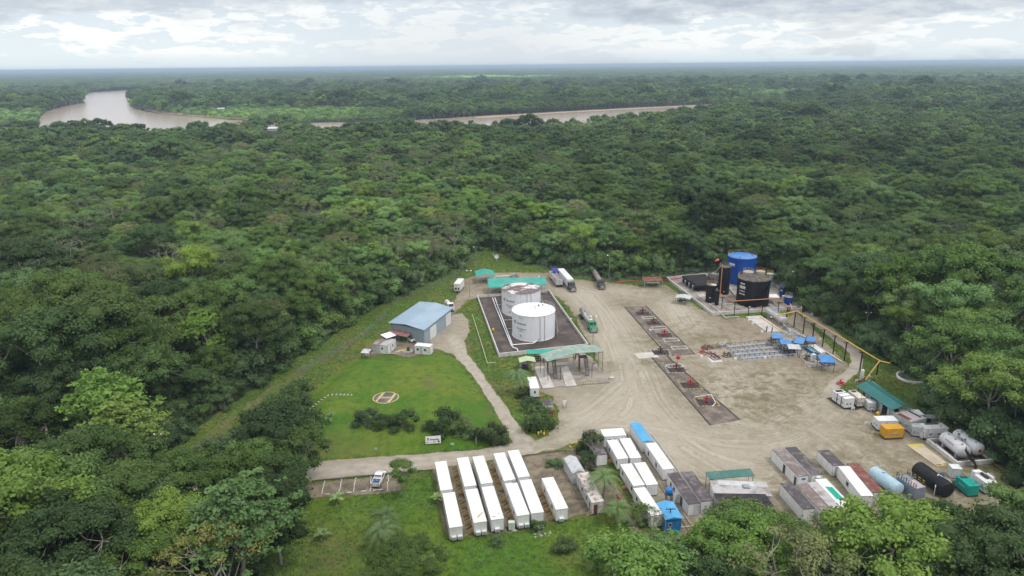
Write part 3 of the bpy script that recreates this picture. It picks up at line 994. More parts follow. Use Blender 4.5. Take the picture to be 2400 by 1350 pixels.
def make_tree(kind, seed, lod=0):
    """-> (crown mesh, trunk mesh, joined mesh)"""
    rng = np.random.default_rng(seed)
    tr = MB()
    K = {'umbrella': dict(R=8.5, H=19, nc=60, cr=1.6, flat=.72, leaf=.52, nper=120, m=F_MID, fork=.5),
         'umbrella_dark': dict(R=9.5, H=21, nc=70, cr=1.7, flat=.75, leaf=.5, nper=120, m=F_DARK, fork=.45),
         'round': dict(R=5.2, H=14, nc=34, cr=1.7, flat=.8, leaf=.5, nper=120, m=F_DARK, fork=.4),
         'round_mid': dict(R=4.8, H=15, nc=30, cr=1.6, flat=.8, leaf=.5, nper=120, m=F_MID, fork=.4),
         'cecropia': dict(R=5.0, H=15, nc=38, cr=1.05, flat=.55, leaf=.46, nper=60, m=F_LITE, fork=.45),
         'tall': dict(R=6.2, H=20, nc=30, cr=1.75, flat=.7, leaf=.5, nper=110, m=F_MID, fork=.45),
         'sparse': dict(R=7.5, H=19, nc=34, cr=1.2, flat=.5, leaf=.40, nper=46, m=F_OLIV, fork=.42),
         'bare': dict(R=8.5, H=18, nc=30, cr=1.3, flat=.4, leaf=.34, nper=16, m=F_OLIV, fork=.4),
         'giant': dict(R=14, H=27, nc=125, cr=2.1, flat=.75, leaf=.55, nper=125, m=F_DARK, fork=.5),
         'bush': dict(R=2.3, H=3.4, nc=11, cr=1.0, flat=.85, leaf=.34, nper=90, m=F_BUSH, fork=.15)}[kind]
    R, H, nc, cr = K['R'], K['H'], K['nc'], K['cr']
    if lod == 0:
        K['leaf'] *= .76
        K['nper'] = int(K['nper'] * 1.7)
    if lod == 1:
        nc = max(7, int(nc * .5))
        cr *= 1.35
        K['leaf'] *= 2.1
        K['nper'] = max(10, K['nper'] // 5)
    # clump centres: golden-angle disc, domed
    i = np.arange(nc)
    rr = np.sqrt((i + .5) / nc) * R * rng.uniform(.86, 1.08, nc)
    an = i * 2.39996 + rng.normal(0, .25, nc)
    lop = 1 + .22 * np.cos(an * 2 + rng.uniform(0, 6)) + .14 * np.cos(an * 3 + rng.uniform(0, 6))
    rr = rr * lop
    x, y = rr * np.cos(an), rr * np.sin(an)
    q = np.clip(rr / R, 0, 1.3)
    if kind.startswith('umbrella') or kind in ('giant', 'sparse', 'bare'):
        zz = H - cr - (R * .50) * q ** 2.0 + rng.normal(0, .075 * R, nc)
        low = rng.random(nc) < .22
        zz[low] -= R * .30
    elif kind in ('round', 'round_mid', 'bush'):
        sgn = np.where(rng.random(nc) < .70, 1, -.45)
        zz = (H - R * .95) + sgn * np.sqrt(np.clip(1 - (q * .92) ** 2, 0.02, 1)) * R * .85 + rng.normal(0, .05 * R, nc)
    elif kind == 'cecropia':
        zz = H - 1 - R * .75 * q ** 1.6 + rng.normal(0, .9, nc)
    else:
        zz = H - 1 - rng.random(nc) * H * .38 * (0.3 + q * .7)
    zz = np.maximum(zz, cr * .5)
    cen = np.stack([x, y, zz], 1)
    rs = cr * rng.uniform(.72, 1.35, nc)
    rad = np.stack([rs, rs, rs * K['flat']], 1)
    tv = rng.random(nc)
    V, ti = leaf_quads(cen, rad, K['nper'], K['leaf'], rng, tintv=tv)
    ex = []
    if kind == 'cecropia':
        # star-shaped leaf rosettes: flat fans at the ends of the twigs
        n2 = 6 if lod == 0 else 2
        cc = np.repeat(cen, n2, 0) + rng.normal(size=(nc * n2, 3)) * [1.1, 1.1, .55]
        V2, t2 = leaf_quads(cc, np.full((len(cc), 3), .55) * [1, 1, .35], 12, K['leaf'] * 1.15, rng, up=1.4, tintv=np.repeat(tv, n2))
        V = np.concatenate([V, V2])
        ti = np.concatenate([ti, t2])
    if kind not in ('bare', 'sparse', 'cecropia'):
        ex.append((blob_core(cen, rad, rng, .74), K['m'], .25))
    crown = mesh_from('crown', V, None, ti, K['m'], ex)
    # trunk and limbs
    fk = H * K['fork']
    tw = {'giant': .75, 'bush': .07}.get(kind, .28)
    top = (rng.normal(0, .4), rng.normal(0, .4), fk)
    limb(tr, (0, 0, -0.3), top, tw, tw * .75, rng, 7, 3, 0)
    if lod == 0 or kind in ('bare', 'sparse'):
        nl = {'giant': 11, 'bush': 4}.get(kind, 7)
        hubs = []
        for k in range(nl):
            a = k * 2.4 + rng.uniform(-.3, .3)
            rd = R * rng.uniform(.35, .6)
            h = np.array([math.cos(a) * rd, math.sin(a) * rd, fk + (H - fk) * rng.uniform(.45, .65)])
            hubs.append(h)
            limb(tr, top, h, tw * .5, tw * .26, rng, 5, 3, .10)
        for c in cen:
            h = min(hubs, key=lambda g_: np.linalg.norm(g_ - c))
            limb(tr, h, c, tw * .24, tw * .09, rng, 4, 2, .08)
            if kind == 'bare':
                for _ in range(3):
                    e = c + rng.normal(size=3) * [1.6, 1.6, .8] + [0, 0, .5]
                    limb(tr, c, e, tw * .09, .02, rng, 3, 2, 0)
    bm = M_LIMB if kind not in ('giant',) else BARKD
    trunk = mesh_from('trunk', np.zeros((0, 3)), None, np.zeros(0), bm, [(tr, bm, .5)])
    ex2 = ex + [(tr, bm, .5)]
    joined = mesh_from('tree', V, None, ti, K['m'], ex2)
    return crown, trunk, joined


def make_palm(seed, H=7.0, L=4.2, nf=17, w_=.9, banana=False):
    rng = np.random.default_rng(seed)
    tr = MB()
    limb(tr, (0, 0, -.2), (.3, .2, H), .22 if not banana else .16, .15, rng, 7, 3, 0)
    fr = MB()
    for k in range(nf):
        a = k * 2.4 + rng.uniform(-.2, .2)
        el = rng.uniform(.1, 1.15) if k > 3 else 1.2
        l_ = L * rng.uniform(.8, 1.1)
        pts = []
        for s in range(7):
            t_ = s / 6
            r = l_ * t_ * math.cos(el * (1 - .3 * t_))
            zz = H + l_ * t_ * math.sin(el) - 1.25 * l_ * t_ ** 2.2 * (.65 if not banana else .45)
            pts.append(np.array([.3 + math.cos(a) * r, .2 + math.sin(a) * r, zz]))
        sd = np.array([-math.sin(a), math.cos(a), 0])
        if banana:
            ws = [.05, .3, .42, .45, .4, .28, .02]
            vs = []
            for p_, ww in zip(pts, ws):
                vs += [p_ - sd * ww * w_, p_ - np.array([0, 0, .05]), p_ + sd * ww * w_]
            fr.add(vs, [f for s in range(6) for f in ((3 * s, 3 * s + 3, 3 * s + 4, 3 * s + 1), (3 * s + 1, 3 * s + 4, 3 * s + 5, 3 * s + 2))])
        else:
            for s in range(1, 25):
                t_ = s / 24
                f_ = t_ * 6
                i0 = min(5, int(f_))
                p_ = pts[i0] + (pts[i0 + 1] - pts[i0]) * (f_ - i0)
                dr = (pts[i0 + 1] - pts[i0])
                dr /= np.linalg.norm(dr)
                ll = w_ * (.5 + .6 * math.sin(math.pi * min(1, t_ * .9 + .1)))
                for sg in (-1, 1):
                    tip = p_ + sd * sg * ll * .85 + dr * ll * .45 - np.array([0, 0, ll * .35])
                    fr.add([p_ - dr * .05, tip, p_ + dr * .09], [(0, 1, 2)])
            fr.pipe([tuple(p_) for p_ in pts], .035, 3)
    return fr, tr


KINDS = [('umbrella', 3), ('umbrella_dark', 3), ('round', 2), ('round_mid', 2), ('cecropia', 3), ('tall', 2), ('sparse', 2), ('bare', 1), ('giant', 2), ('bush', 2)]
VAR, VLOD, VN = {}, {}, []
proto = bpy.data.collections.new('forest_kinds')
for kd, nv in KINDS:
    for v in range(nv):
        nm = 'tree_kind_%02d' % len(VN)
        cr_, tk_, jn_ = make_tree(kd, 100 + len(VN) * 7)
        proto.objects.link(bpy.data.objects.new(nm, jn_))
        VAR.setdefault(kd, []).append((cr_, tk_, len(VN)))
        VN.append(nm)
nfull = len(VN)
for kd, nv in KINDS[:-1]:
    nm = 'tree_kind_%02d' % len(VN)
    _, _, jn_ = make_tree(kd, 900 + len(VN), 1)
    proto.objects.link(bpy.data.objects.new(nm, jn_))
    VLOD[kd] = len(VN)
    VN.append(nm)
VLOD['bush'] = VLOD['round']

# a patch of far canopy: many rough crowns in one mesh
for v in range(2):
    rng = np.random.default_rng(50 + v)
    n = 75
    cx_, cy_ = rng.uniform(-34, 34, (2, n))
    rs = rng.uniform(3.0, 8.0, n)
    cen = np.stack([cx_, cy_, 13 + rng.uniform(-2, 5, n) + (rs - 5) * .8], 1)
    rad = np.stack([rs, rs, rs * .6], 1)
    V, ti = leaf_quads(cen, rad, 22, 2.6, rng, tintv=rng.random(n))
    me = mesh_from('canopy', V, None, ti, (F_MID, F_DARK)[v], [(blob_core(cen, rad, rng, .85), (F_MID, F_DARK)[v], .3)])
    nm = 'tree_kind_%02d' % len(VN)
    proto.objects.link(bpy.data.objects.new(nm, me))
    VLOD['patch%d' % v] = len(VN)
    VN.append(nm)


def zone(x, y):
    """regional light and dark: the mix of species changes over the forest"""
    v = mnoise.noise(Vector((x / 170, y / 170, 0))) * .6 + mnoise.noise(Vector((x / 60, y / 60, 5))) * .4 + (.6 * max(0, mnoise.noise(Vector((x / 420, y / 420, 9)))) if y > 1300 else 0)
    return v * .7


SUNLIT_TINT = [((-475, 1255), 360, 230, 2.0), ((-860, 1230), 220, 260, 1.9), ((650, 1900), 350, 200, 1.3), ((-600, 2100), 420, 200, 1.0), ((1300, 2300), 420, 240, 1.0), ((-100, 2900), 900, 300, .9), ((-1500, 2500), 500, 300, .9), ((2200, 2900), 700, 300, .7), (U(800, 268)[:2], 260, 130, .5), ((-100, 4300), 520, 500, 2.6), ((-780, 1800), 190, 240, 1.2), ((500, 1500), 200, 120, .7),
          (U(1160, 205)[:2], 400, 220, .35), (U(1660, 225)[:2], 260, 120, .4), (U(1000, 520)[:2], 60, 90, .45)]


def bright(x, y):  # sun patches on groves and paler growth, painted into the leaf colour
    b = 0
    for (c, rx, ry, s) in SUNLIT_TINT:
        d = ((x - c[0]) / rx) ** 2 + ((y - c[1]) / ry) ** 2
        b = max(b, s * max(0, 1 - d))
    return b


# ---- where each tree stands
A_CLEAR, A_RIV = np.array(CLEAR), np.array(RIV)
HFOV = 0.80
cand = []
rng = np.random.default_rng(3)


def grid_pts(d0, d1, s, jit=.42):
    n = int(d1 / s) + 2
    gx, gy = np.meshgrid(np.arange(-n, n + 1), np.arange(0, n + 1))
    P = np.stack([gx.ravel(), gy.ravel()], 1) * s + rng.uniform(-jit, jit, (gx.size, 2)) * s
    P[:, 0] += (gy.ravel() % 2) * s * .5
    d = np.hypot(P[:, 0], P[:, 1])
    ok = (d >= d0) & (d < d1) & (np.abs(P[:, 0]) < P[:, 1] * HFOV + 22) & (P[:, 1] > 0)
    return P[ok]


PARTS = [(grid_pts(48, 235, 6.6), 0), (grid_pts(235, 700, 5.7), 0), (grid_pts(700, 1500, 7.2), 1), (grid_pts(1500, 3300, 12.5), 2), (grid_pts(3300, 9000, 46), 3), (grid_pts(9000, 25000, 170), 4)]
HERO = []   # (x, y, kind, variant, scale, label, zt)


def hero(pxx, pyy, kind, R, label=None, zt=0.0, v=0, at=.8, hs=1.0):
    R0 = {'umbrella': 8.5, 'umbrella_dark': 9.5, 'round': 5.2, 'round_mid': 4.8, 'cecropia': 5.0, 'tall': 6.2, 'sparse': 7.5, 'bare': 8.5, 'giant': 14, 'bush': 2.3}[kind]
    H0 = {'umbrella': 19, 'umbrella_dark': 21, 'round': 14, 'round_mid': 15, 'cecropia': 15, 'tall': 20, 'sparse': 19, 'bare': 18, 'giant': 27, 'bush': 3.4}[kind]
    s = R / R0
    p = U(pxx, pyy, H0 * s * hs * at)
    HERO.append((p.x, p.y, kind, v, s, label, zt, hs))


hero(2125, 1250, 'umbrella', 10.0, 'broad bright green umbrella crown hanging over the white tank row', .35, 0)
hero(2060, 1290, 'umbrella', 7.0, 'light green crown just below the largest bright crown', .2, 1)
hero(1735, 1262, 'umbrella', 7.8, 'green domed tree crown over the black shade cloth roof', .25, 1)
hero(1850, 1290, 'sparse', 7, 'thin olive tree with pale limbs right of the black shade cloth', 0, 0)
hero(1478, 1285, 'round', 4.0, 'small green tree below the stained roof office', .1, 1, hs=.7)
hero(1960, 1255, 'sparse', 5.5, 'thin crown with white twigs in front of the brown roofed cabins', .1, 1)
hero(2290, 1262, 'umbrella_dark', 7.2, 'dark flat crown in front of the white open generator', .1, 1)
hero(2430, 1215, 'tall', 5.8, 'dark leafy tree at the end of the red pipe', 0, 0)
hero(2250, 1310, 'sparse', 7, 'olive tree with thin trunk beneath the dark flat crown', -.1, 0)
hero(1480, 1330, 'round_mid', 6.0, 'bushy tree at the lower end of the camp row', .1, 1)
hero(1570, 1400, 'umbrella', 6.5, None, .2, 2)
hero(1700, 1345, 'umbrella_dark', 7, None, 0, 2)
hero(160, 700, 'giant', 16.5, 'huge dark domed tree rising over the left of the forest', -.05, 0)
hero(330, 790, 'umbrella_dark', 10, None, -.1, 1)
hero(240, 925, 'cecropia', 8, None, -.05, 0)
hero(285, 990, 'cecropia', 7.0, None, .05, 1)
hero(60, 990, 'umbrella_dark', 9, None, -.1, 0)
hero(200, 1060, 'umbrella_dark', 10, 'dark brownish green spreading tree left of the road end', -.05, 2)
hero(400, 1100, 'umbrella', 7.0, 'tree with pale flowering crown over the hidden road', .25, 1)
hero(605, 1062, 'umbrella_dark', 7.0, 'grey green domed tree beside the road bend', .15, 0)
hero(650, 1000, 'round', 6.5, 'dark bushy tree at the left edge of the helipad lawn', -.15, 0)
hero(695, 1035, 'round', 5.5, 'dark tree overhanging the road by the lawn corner', -.2, 1)
hero(640, 1100, 'umbrella_dark', 7.0, 'leafy crown reaching over the dirt road', .05, 1)
hero(660, 960, 'round', 4.5, None, -.1, 1)
hero(640, 1175, 'round', 6.0, 'brownish dark tree left of the parking bays', -.25, 0)
hero(560, 1200, 'cecropia', 7.5, 'light green rosette leaved tree near the lower grass field', -.05, 1)
hero(510, 1280, 'sparse', 8, 'branching tree with bare pale twigs at the lower field edge', .1, 0)
hero(380, 1220, 'umbrella', 8.0, None, .1, 0)
hero(60, 1140, 'bare', 7.5, 'almost leafless pale tree spreading over the dark canopy', 0, 0)
hero(120, 580, 'bare', 13, 'wide pale leafless tree far out in the left forest', 0, 0)
hero(45, 610, 'bare', 11, None, 0, 0)
hero(400, 590, 'bare', 10, None, 0, 0)
hero(170, 520, 'bare', 10, None, 0, 0)
hero(270, 490, 'bare', 11, None, 0, 0)
hero(1060, 520, 'sparse', 9, None, .2, 1)
hero(150, 1250, 'umbrella_dark', 10, 'dark wide tree in the lower left corner', -.05, 0)
hero(330, 1300, 'umbrella', 7.5, None, .05, 2)
hero(950, 1300, 'umbrella_dark', 6.0, 'grey green feathery tree standing in the lower grass field', .1, 2, hs=.65)
hero(2120, 640, 'umbrella', 12, 'tall spreading tree with pale crown east of the tank farm', .3, 0)
hero(2300, 620, 'giant', 14, None, .0, 1)
hero(1690, 480, 'giant', 15, None, -.1, 0)
hero(2250, 790, 'umbrella', 10, None, .3, 1)
hero(2330, 880, 'umbrella', 9.5, None, .3, 2)
hero(470, 765, 'cecropia', 6.5, None, -.05, 1)
TREE_H = {'umbrella': 19, 'umbrella_dark': 21, 'round': 14, 'round_mid': 15, 'cecropia': 15, 'tall': 20, 'sparse': 19, 'bare': 18, 'giant': 27, 'bush': 3.4}
SKX = [-400, 0, 250, 350, 430, 520, 620, 700, 730, 736, 700, 640, 600, 640, 1380, 1420, 1470, 1520, 1560, 1610, 1650, 1690, 1740, 1800, 1840, 1920, 1990, 2040, 2100, 2180, 2250, 2290, 2340, 2400, 2700]
SKX = [-400, 0, 300, 380, 440, 480, 520, 600, 640, 760, 800, 1380, 1420, 1470, 1520, 1560, 1610, 1650, 1690, 1740, 1800, 1840, 1920, 1990, 2040, 2100, 2180, 2250, 2290, 2340, 2400, 2700]
SKY_ = [980, 1000, 1040, 1085, 1095, 1065, 1035, 985, 945, 1150, 1345, 1345, 1300, 1270, 1235, 1240, 1285, 1250, 1190, 1160, 1170, 1215, 1200, 1195, 1160, 1150, 1155, 1180, 1155, 1140, 1090, 1000]
TREE_R = {'umbrella': 8.5, 'umbrella_dark': 9.5, 'round': 5.2, 'round_mid': 4.8, 'cecropia': 5.0, 'tall': 6.2, 'sparse': 7.5, 'bare': 8.5, 'giant': 14, 'bush': 2.3}


def too_tall(x, y, kd, s, hs=1.0):
    H, R = TREE_H[kd] * s * hs, TREE_R[kd] * s
    for dx, dy, k in ((0, 0, 1.0), (-.75 * R, 0, .86), (.75 * R, 0, .86), (0, .75 * R, .88)):
        tx, ty = proj(x + dx, y + dy, H * k)
        if ty < np.interp(tx, SKX, SKY_):
            return True
    return False


for k_, h in enumerate(HERO):
    x, y = h[0], h[1]
    if x > 10 and y < 130:
        while y > 70 and too_tall(x, y, h[2], h[4], h[7]):
            x, y = x * .99, y - 1.0
        HERO[k_] = (x, y) + h[2:]
HP = np.array([(h[0], h[1]) for h in HERO])
HR = np.array([h[4] for h in HERO])

WTS = {'umbrella': .17, 'umbrella_dark': .13, 'round': .15, 'round_mid': .15, 'cecropia': .17, 'tall': .12, 'sparse': .085, 'bare': .02, 'giant': .012}
kn = list(WTS)
kw = np.array([WTS[k] for k in kn])
kw /= kw.sum()
near, far_pts = [], []
FARM = [(518, 258, 'white roofed farm house in the sunlit far bank grove', 14), (640, 306, 'pale roofs of a riverside farm on the near bank', 13), (368, 200, 'small white house at the far river bend', 16), (2128, 222, 'long pale roof in the far eastern forest', 18),
        (2226, 229, 'small pale roof east of the long one in the far forest', 14), (1566, 233, 'tiny white hut on the far bank meadow', 8)]
FPOS = [U(a_, b_) for a_, b_, _, _ in FARM]
for P, lv in PARTS:
    bad = inside_np(P, A_CLEAR)
    if lv >= 1:
        bad |= inside_np(P, A_RIV)
        for M_ in MEADS:
            bad |= inside_np(P, np.array(M_))
        for q in FPOS:
            dn_ = np.array([q.x, q.y]) / math.hypot(q.x, q.y)
            al = (np.array([q.x, q.y]) - P) @ dn_
            pe = (P - np.array([q.x, q.y])) @ np.array([-dn_[1], dn_[0]])
            bad |= (np.abs(pe) < 13) & (al > -16) & (al < (16 + .24 * q.y if q is FPOS[1] else 14 + .07 * q.y))
    if lv == 0:
        q = U(*c3f(1332, 742))
        dn_ = np.array([q.x, q.y]) / math.hypot(q.x, q.y)
        al = (np.array([q.x, q.y]) - P) @ dn_
        pe = (P - np.array([q.x, q.y])) @ np.array([-dn_[1], dn_[0]])
        bad |= (np.abs(pe) < 8.5) & (al > -7) & (al < 24)
    P = P[~bad]
    if lv == 0:
        dh = np.min(np.hypot(P[:, None, 0] - HP[None, :, 0], P[:, None, 1] - HP[None, :, 1]) - HR[None] * 6.5, 1)
        P = P[dh > 0]
        dc = dist_np(P, A_CLEAR)
    else:
        dc = np.full(len(P), 99.0)
    ks = rng.choice(len(kn), len(P), p=kw)
    sc = np.clip(rng.normal(.95, .22, len(P)), .55, 1.6)
    rz = rng.uniform(0, 2 * math.pi, len(P))
    for i in range(len(P)):
        x, y = P[i]
        kd = kn[ks[i]]
        s = sc[i]
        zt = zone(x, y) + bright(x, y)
        if lv == 0:
            if x < 40 and y > 215:
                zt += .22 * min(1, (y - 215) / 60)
                if rng.random() < .45:
                    kd = ('cecropia', 'sparse', 'tall', 'cecropia', 'bare', 'round_mid')[rng.integers(6)]
            if y > 230:
                s *= .78
            if dc[i] < 4.5:
                kd = 'round_mid' if rng.random() < .5 else 'cecropia'
                s *= .62
                if dc[i] < 2:
                    kd, s = 'bush', rng.uniform(.8, 1.6)
            if kd == 'giant' and dc[i] < 12:
                kd = 'tall'
            v = rng.integers(len(VAR[kd]))
            d = math.hypot(x, y)
            # the trees south of the site were kept low: none stands taller than the skyline it has there
            if y < 128 or (x < -30 and y < 166 and x > -88):
                cap_ = 10.0
                H0 = TREE_H[kd]
                for _ in range(12):
                    if not too_tall(x, y, kd, s):
                        break
                    s *= .88
                if s < .42 and kd != 'bush':
                    kd, v = 'bush', rng.integers(2)
                    s = max(s * H0 / 3.4, .7)
                    if rng.random() < .4:
                        continue
            near.append((s * (1.6 if kd == 'giant' else .4 if kd == 'bush' else 1) / d, x, y, kd, v, s, rz[i], zt))
        elif lv in (1, 2):
            s *= .84 if lv == 1 else 1.2
            if bright(x, y) > .25:
                s *= .55
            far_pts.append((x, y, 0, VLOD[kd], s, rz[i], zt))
        else:
            k_ = 1.0 if lv == 3 else 3.0
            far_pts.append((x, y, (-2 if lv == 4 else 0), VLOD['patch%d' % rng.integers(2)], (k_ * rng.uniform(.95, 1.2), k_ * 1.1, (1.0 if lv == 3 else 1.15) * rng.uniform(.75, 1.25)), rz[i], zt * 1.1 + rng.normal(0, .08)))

near.sort(key=lambda q: -q[0])
# undergrowth between the trunks and along the edges
for x, y in np.concatenate([grid_pts(48, 420, 4.4), grid_pts(420, 720, 6.5)]):
    if not inside_np(np.array([(x, y)]), A_CLEAR)[0]:
        lowb = -90 < x < -30 and y < 168
        far_pts.append((x, y, 0, VAR['bush'][rng.integers(2)][2], rng.uniform(.8, 1.5) if lowb else rng.uniform(1.0, 2.6), rng.uniform(0, 6.28), zone(x, y)))
N_SINGLE = 235
LOOK = {'umbrella': 'green broad flat crowned tree', 'umbrella_dark': 'dark wide layered tree', 'round': 'dark dense round tree',
        'round_mid': 'green small round tree', 'cecropia': 'light green rosette leaved tree', 'tall': 'tall uneven green tree', 'sparse': 'thin olive tree with pale limbs',
        'bare': 'nearly leafless pale tree', 'giant': 'giant dark green tree', 'bush': 'low leafy bush'}
KNAME = {'umbrella': 'umbrella_tree', 'umbrella_dark': 'umbrella_tree', 'round': 'round_tree', 'round_mid': 'round_tree', 'cecropia': 'rosette_tree', 'tall': 'tall_tree', 'sparse': 'sparse_tree', 'bare': 'bare_tree', 'giant': 'giant_tree', 'bush': 'bush'}


def where(x, y):
    tx, ty = proj(x, y, 10)
    if y < 135 and tx > 1300:
        return 'south of the cabins' if tx < 1750 else 'south of the lying tanks'
    if y < 135:
        return 'below the road end' if tx > 330 else 'in the lower left forest'
    if x > 60 and y < 240:
        return 'east of the bullet tanks' if y < 165 else 'east of the flare ring'
    if tx < 600:
        return 'left of the overgrown fence track'
    if tx < 1100:
        return 'west of the warehouse'
    return 'behind the radio mast' if tx < 1300 else 'behind the storage tanks'


SAME = {}


def plant(x, y, kd, v, s, rz, zt, label=None, z=0.0, hs=1.0, cat='tree'):
    cr_, tk_, _ = VAR[kd][v % len(VAR[kd])]
    lb = label
    grp = None
    if lb is None:
        lb = LOOK[kd] + ' ' + where(x, y)
        grp = lb
        SAME.setdefault(lb, [])
    o = T(KNAME[kd], lb, 'bush' if kd == 'bush' else cat, (x, y, z), rz, grp)
    o.scale = (s, s, s * hs)
    if grp:
        SAME[grp].append((proj(x, y, 8)[0], o))
    for nm, me in (('crown', cr_), ('trunk', tk_)):
        c = bpy.data.objects.new(nm, me)
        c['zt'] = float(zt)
        COL.objects.link(c)
        c.parent = o
    return o


for (x, y, kd, v, s, lb, zt, hs) in HERO:
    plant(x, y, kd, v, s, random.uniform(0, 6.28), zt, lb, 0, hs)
for (_, x, y, kd, v, s, rz_, zt) in near[:N_SINGLE]:
    plant(x, y, kd, v, s, rz_, zt)
ORD = ['', 'second', 'third', 'fourth', 'fifth', 'sixth', 'seventh', 'eighth', 'ninth', 'tenth', 'eleventh', 'twelfth']
for g_, mem in SAME.items():
    mem.sort(key=lambda q: q[0])
    n = len(mem)
    for k, (_, o) in enumerate(mem):
        if n == 1:
            continue
        if k == 0:
            w_ = 'leftmost'
        elif k == n - 1:
            w_ = 'rightmost'
        elif k <= (n - 1) // 2:
            w_ = ORD[k % 12] + ' from left'
        else:
            w_ = ORD[(n - 1 - k) % 12] + ' from right'
        o['label'] = w_ + ' ' + g_
for (_, x, y, kd, v, s, rz_, zt) in near[N_SINGLE:]:
    far_pts.append((x, y, 0, VAR[kd][v][2], s, rz_, zt))


def scatter(name, pts, coll, kind='stuff'):
    """one object: points with kind, size, turn and tint, each drawn as one of the collection's meshes"""
    n = len(pts)
    me = bpy.data.meshes.new(name)
    me.vertices.add(n)
    me.vertices.foreach_set('co', np.array([(p[0], p[1], p[2]) for p in pts], np.float32).ravel())
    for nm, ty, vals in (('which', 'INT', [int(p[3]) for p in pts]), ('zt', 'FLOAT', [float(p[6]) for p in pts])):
        a = me.attributes.new(nm, ty, 'POINT')
        a.data.foreach_set('value', vals)
    a = me.attributes.new('size', 'FLOAT_VECTOR', 'POINT')
    a.data.foreach_set('vector', np.array([p[4] if isinstance(p[4], tuple) else (p[4],) * 3 for p in pts], np.float32).ravel())
    a = me.attributes.new('turn', 'FLOAT_VECTOR', 'POINT')
    a.data.foreach_set('vector', np.array([(0, 0, p[5]) for p in pts], np.float32).ravel())
    o = bpy.data.objects.new(name, me)
    COL.objects.link(o)
    gt = bpy.data.node_groups.new(name, 'GeometryNodeTree')
    gt.interface.new_socket('Geometry', in_out='INPUT', socket_type='NodeSocketGeometry')
    gt.interface.new_socket('Geometry', in_out='OUTPUT', socket_type='NodeSocketGeometry')
    N = gt.nodes
    gi, go = N.new('NodeGroupInput'), N.new('NodeGroupOutput')
    ci = N.new('GeometryNodeCollectionInfo')
    ci.inputs['Collection'].default_value = coll
    ci.inputs['Separate Children'].default_value = True
    ci.inputs['Reset Children'].default_value = True
    ip = N.new('GeometryNodeInstanceOnPoints')
    ip.inputs['Pick Instance'].default_value = True
    mp_ = N.new('GeometryNodeMeshToPoints')
    L = gt.links

    def named(nm, ty):
        a_ = N.new('GeometryNodeInputNamedAttribute')
        a_.data_type = ty
        a_.inputs['Name'].default_value = nm
        return a_.outputs[0]
    L.new(gi.outputs[0], mp_.inputs[0])
    L.new(mp_.outputs[0], ip.inputs['Points'])
    L.new(ci.outputs[0], ip.inputs['Instance'])
    L.new(named('which', 'INT'), ip.inputs['Instance Index'])
    er = N.new('FunctionNodeEulerToRotation')
    L.new(named('turn', 'FLOAT_VECTOR'), er.inputs[0])
    L.new(er.outputs[0], ip.inputs['Rotation'])
    L.new(named('size', 'FLOAT_VECTOR'), ip.inputs['Scale'])
    L.new(ip.outputs[0], go.inputs[0])
    md = o.modifiers.new('scatter', 'NODES')
    md.node_group = gt
    o['kind'] = kind
    return o


fo = scatter('rainforest', far_pts, proto)
fo['label'] = 'closed rainforest canopy reaching from the clearing to the horizon'
print('TREES', len(HERO), len(near), len(far_pts))

# ---- grass tufts on the open land
gco = bpy.data.collections.new('grass_kinds')
for v in range(3):
    rng2 = np.random.default_rng(70 + v)
    b = 26
    bx, by = rng2.normal(0, .35, (2, b))
    V = []
    for k in range(b):
        a = rng2.uniform(0, 6.28)
        h = rng2.uniform(.15, .38)
        lean = rng2.uniform(.05, .3)
        s_ = np.array([math.cos(a), math.sin(a), 0])
        u_ = np.array([-math.sin(a), math.cos(a), 0])
        p0 = np.array([bx[k], by[k], 0])
        V += [p0 - s_ * .05, p0 + s_ * .05, p0 + s_ * .03 + u_ * lean + [0, 0, h], p0 - s_ * .03 + u_ * lean + [0, 0, h]]
    V = np.array(V)
    gco.objects.link(bpy.data.objects.new('grass_kind_%02d' % v, mesh_from('grass', V, None, rng2.random(len(V)), F_GRASS)))
A_LAWN, A_YARD = np.array(LAWN), np.array(YARD)
pts = []
OPEN = [A_YARD, np.array(ROAD1), np.array(ROAD2), np.array(ROAD3), np.array(CAMP)]
NOTUFT = [np.array(GP(q)) for q in ([c1f(1100, 540), c1f(1780, 495), c1f(2140, 1010), c1f(1300, 1105)], [c2f(715, 370), c2f(1145, 720), c2f(1870, 670), c2f(2050, 650), c2f(1705, 415), c2f(1430, 335), c2f(1080, 335)], [c8f(225, 380), c8f(900, 280), c8f(1100, 575), c8f(335, 640)], [(700, 1136), (940, 1110), (945, 1152), (755, 1170), (700, 1174)],
    [(860, 795), (1030, 790), (1030, 838), (850, 842)], [t4f(x_, y_) for x_, y_ in ((640, 100), (1500, 480), (2150, 1000), (1500, 1130), (640, 700))], [t5f(x_, y_) for x_, y_ in ((640, 150), (850, 60), (1680, 600), (2250, 900), (1900, 1100), (1200, 1000))], [c1f(275, 790), c1f(570, 600), c1f(900, 640), c1f(620, 950), c1f(280, 930)])]
xs = rng.uniform(A_CLEAR[:, 0].min(), A_CLEAR[:, 0].max(), 150000)
ys = rng.uniform(85, A_CLEAR[:, 1].max(), 150000)
Q = np.stack([xs, ys], 1)
ok = inside_np(Q, A_CLEAR) & (np.abs(Q[:, 0]) < Q[:, 1] * HFOV)
edge = np.full(len(Q), 99.0)
inl = inside_np(Q, A_LAWN)
for O_ in OPEN:
    i_ = inside_np(Q, O_)
    dd = dist_np(Q, O_)
    ok &= ~i_ & (dd > .5)
ok &= ~inl
for O_ in NOTUFT:
    ok &= ~inside_np(Q, O_)
Q = Q[ok][:42000]
inl = inside_np(Q, A_LAWN)
DL = dist_np(Q, A_LAWN)
HZ = np.where(inl, lawn_h(Q, DL), 0.08)
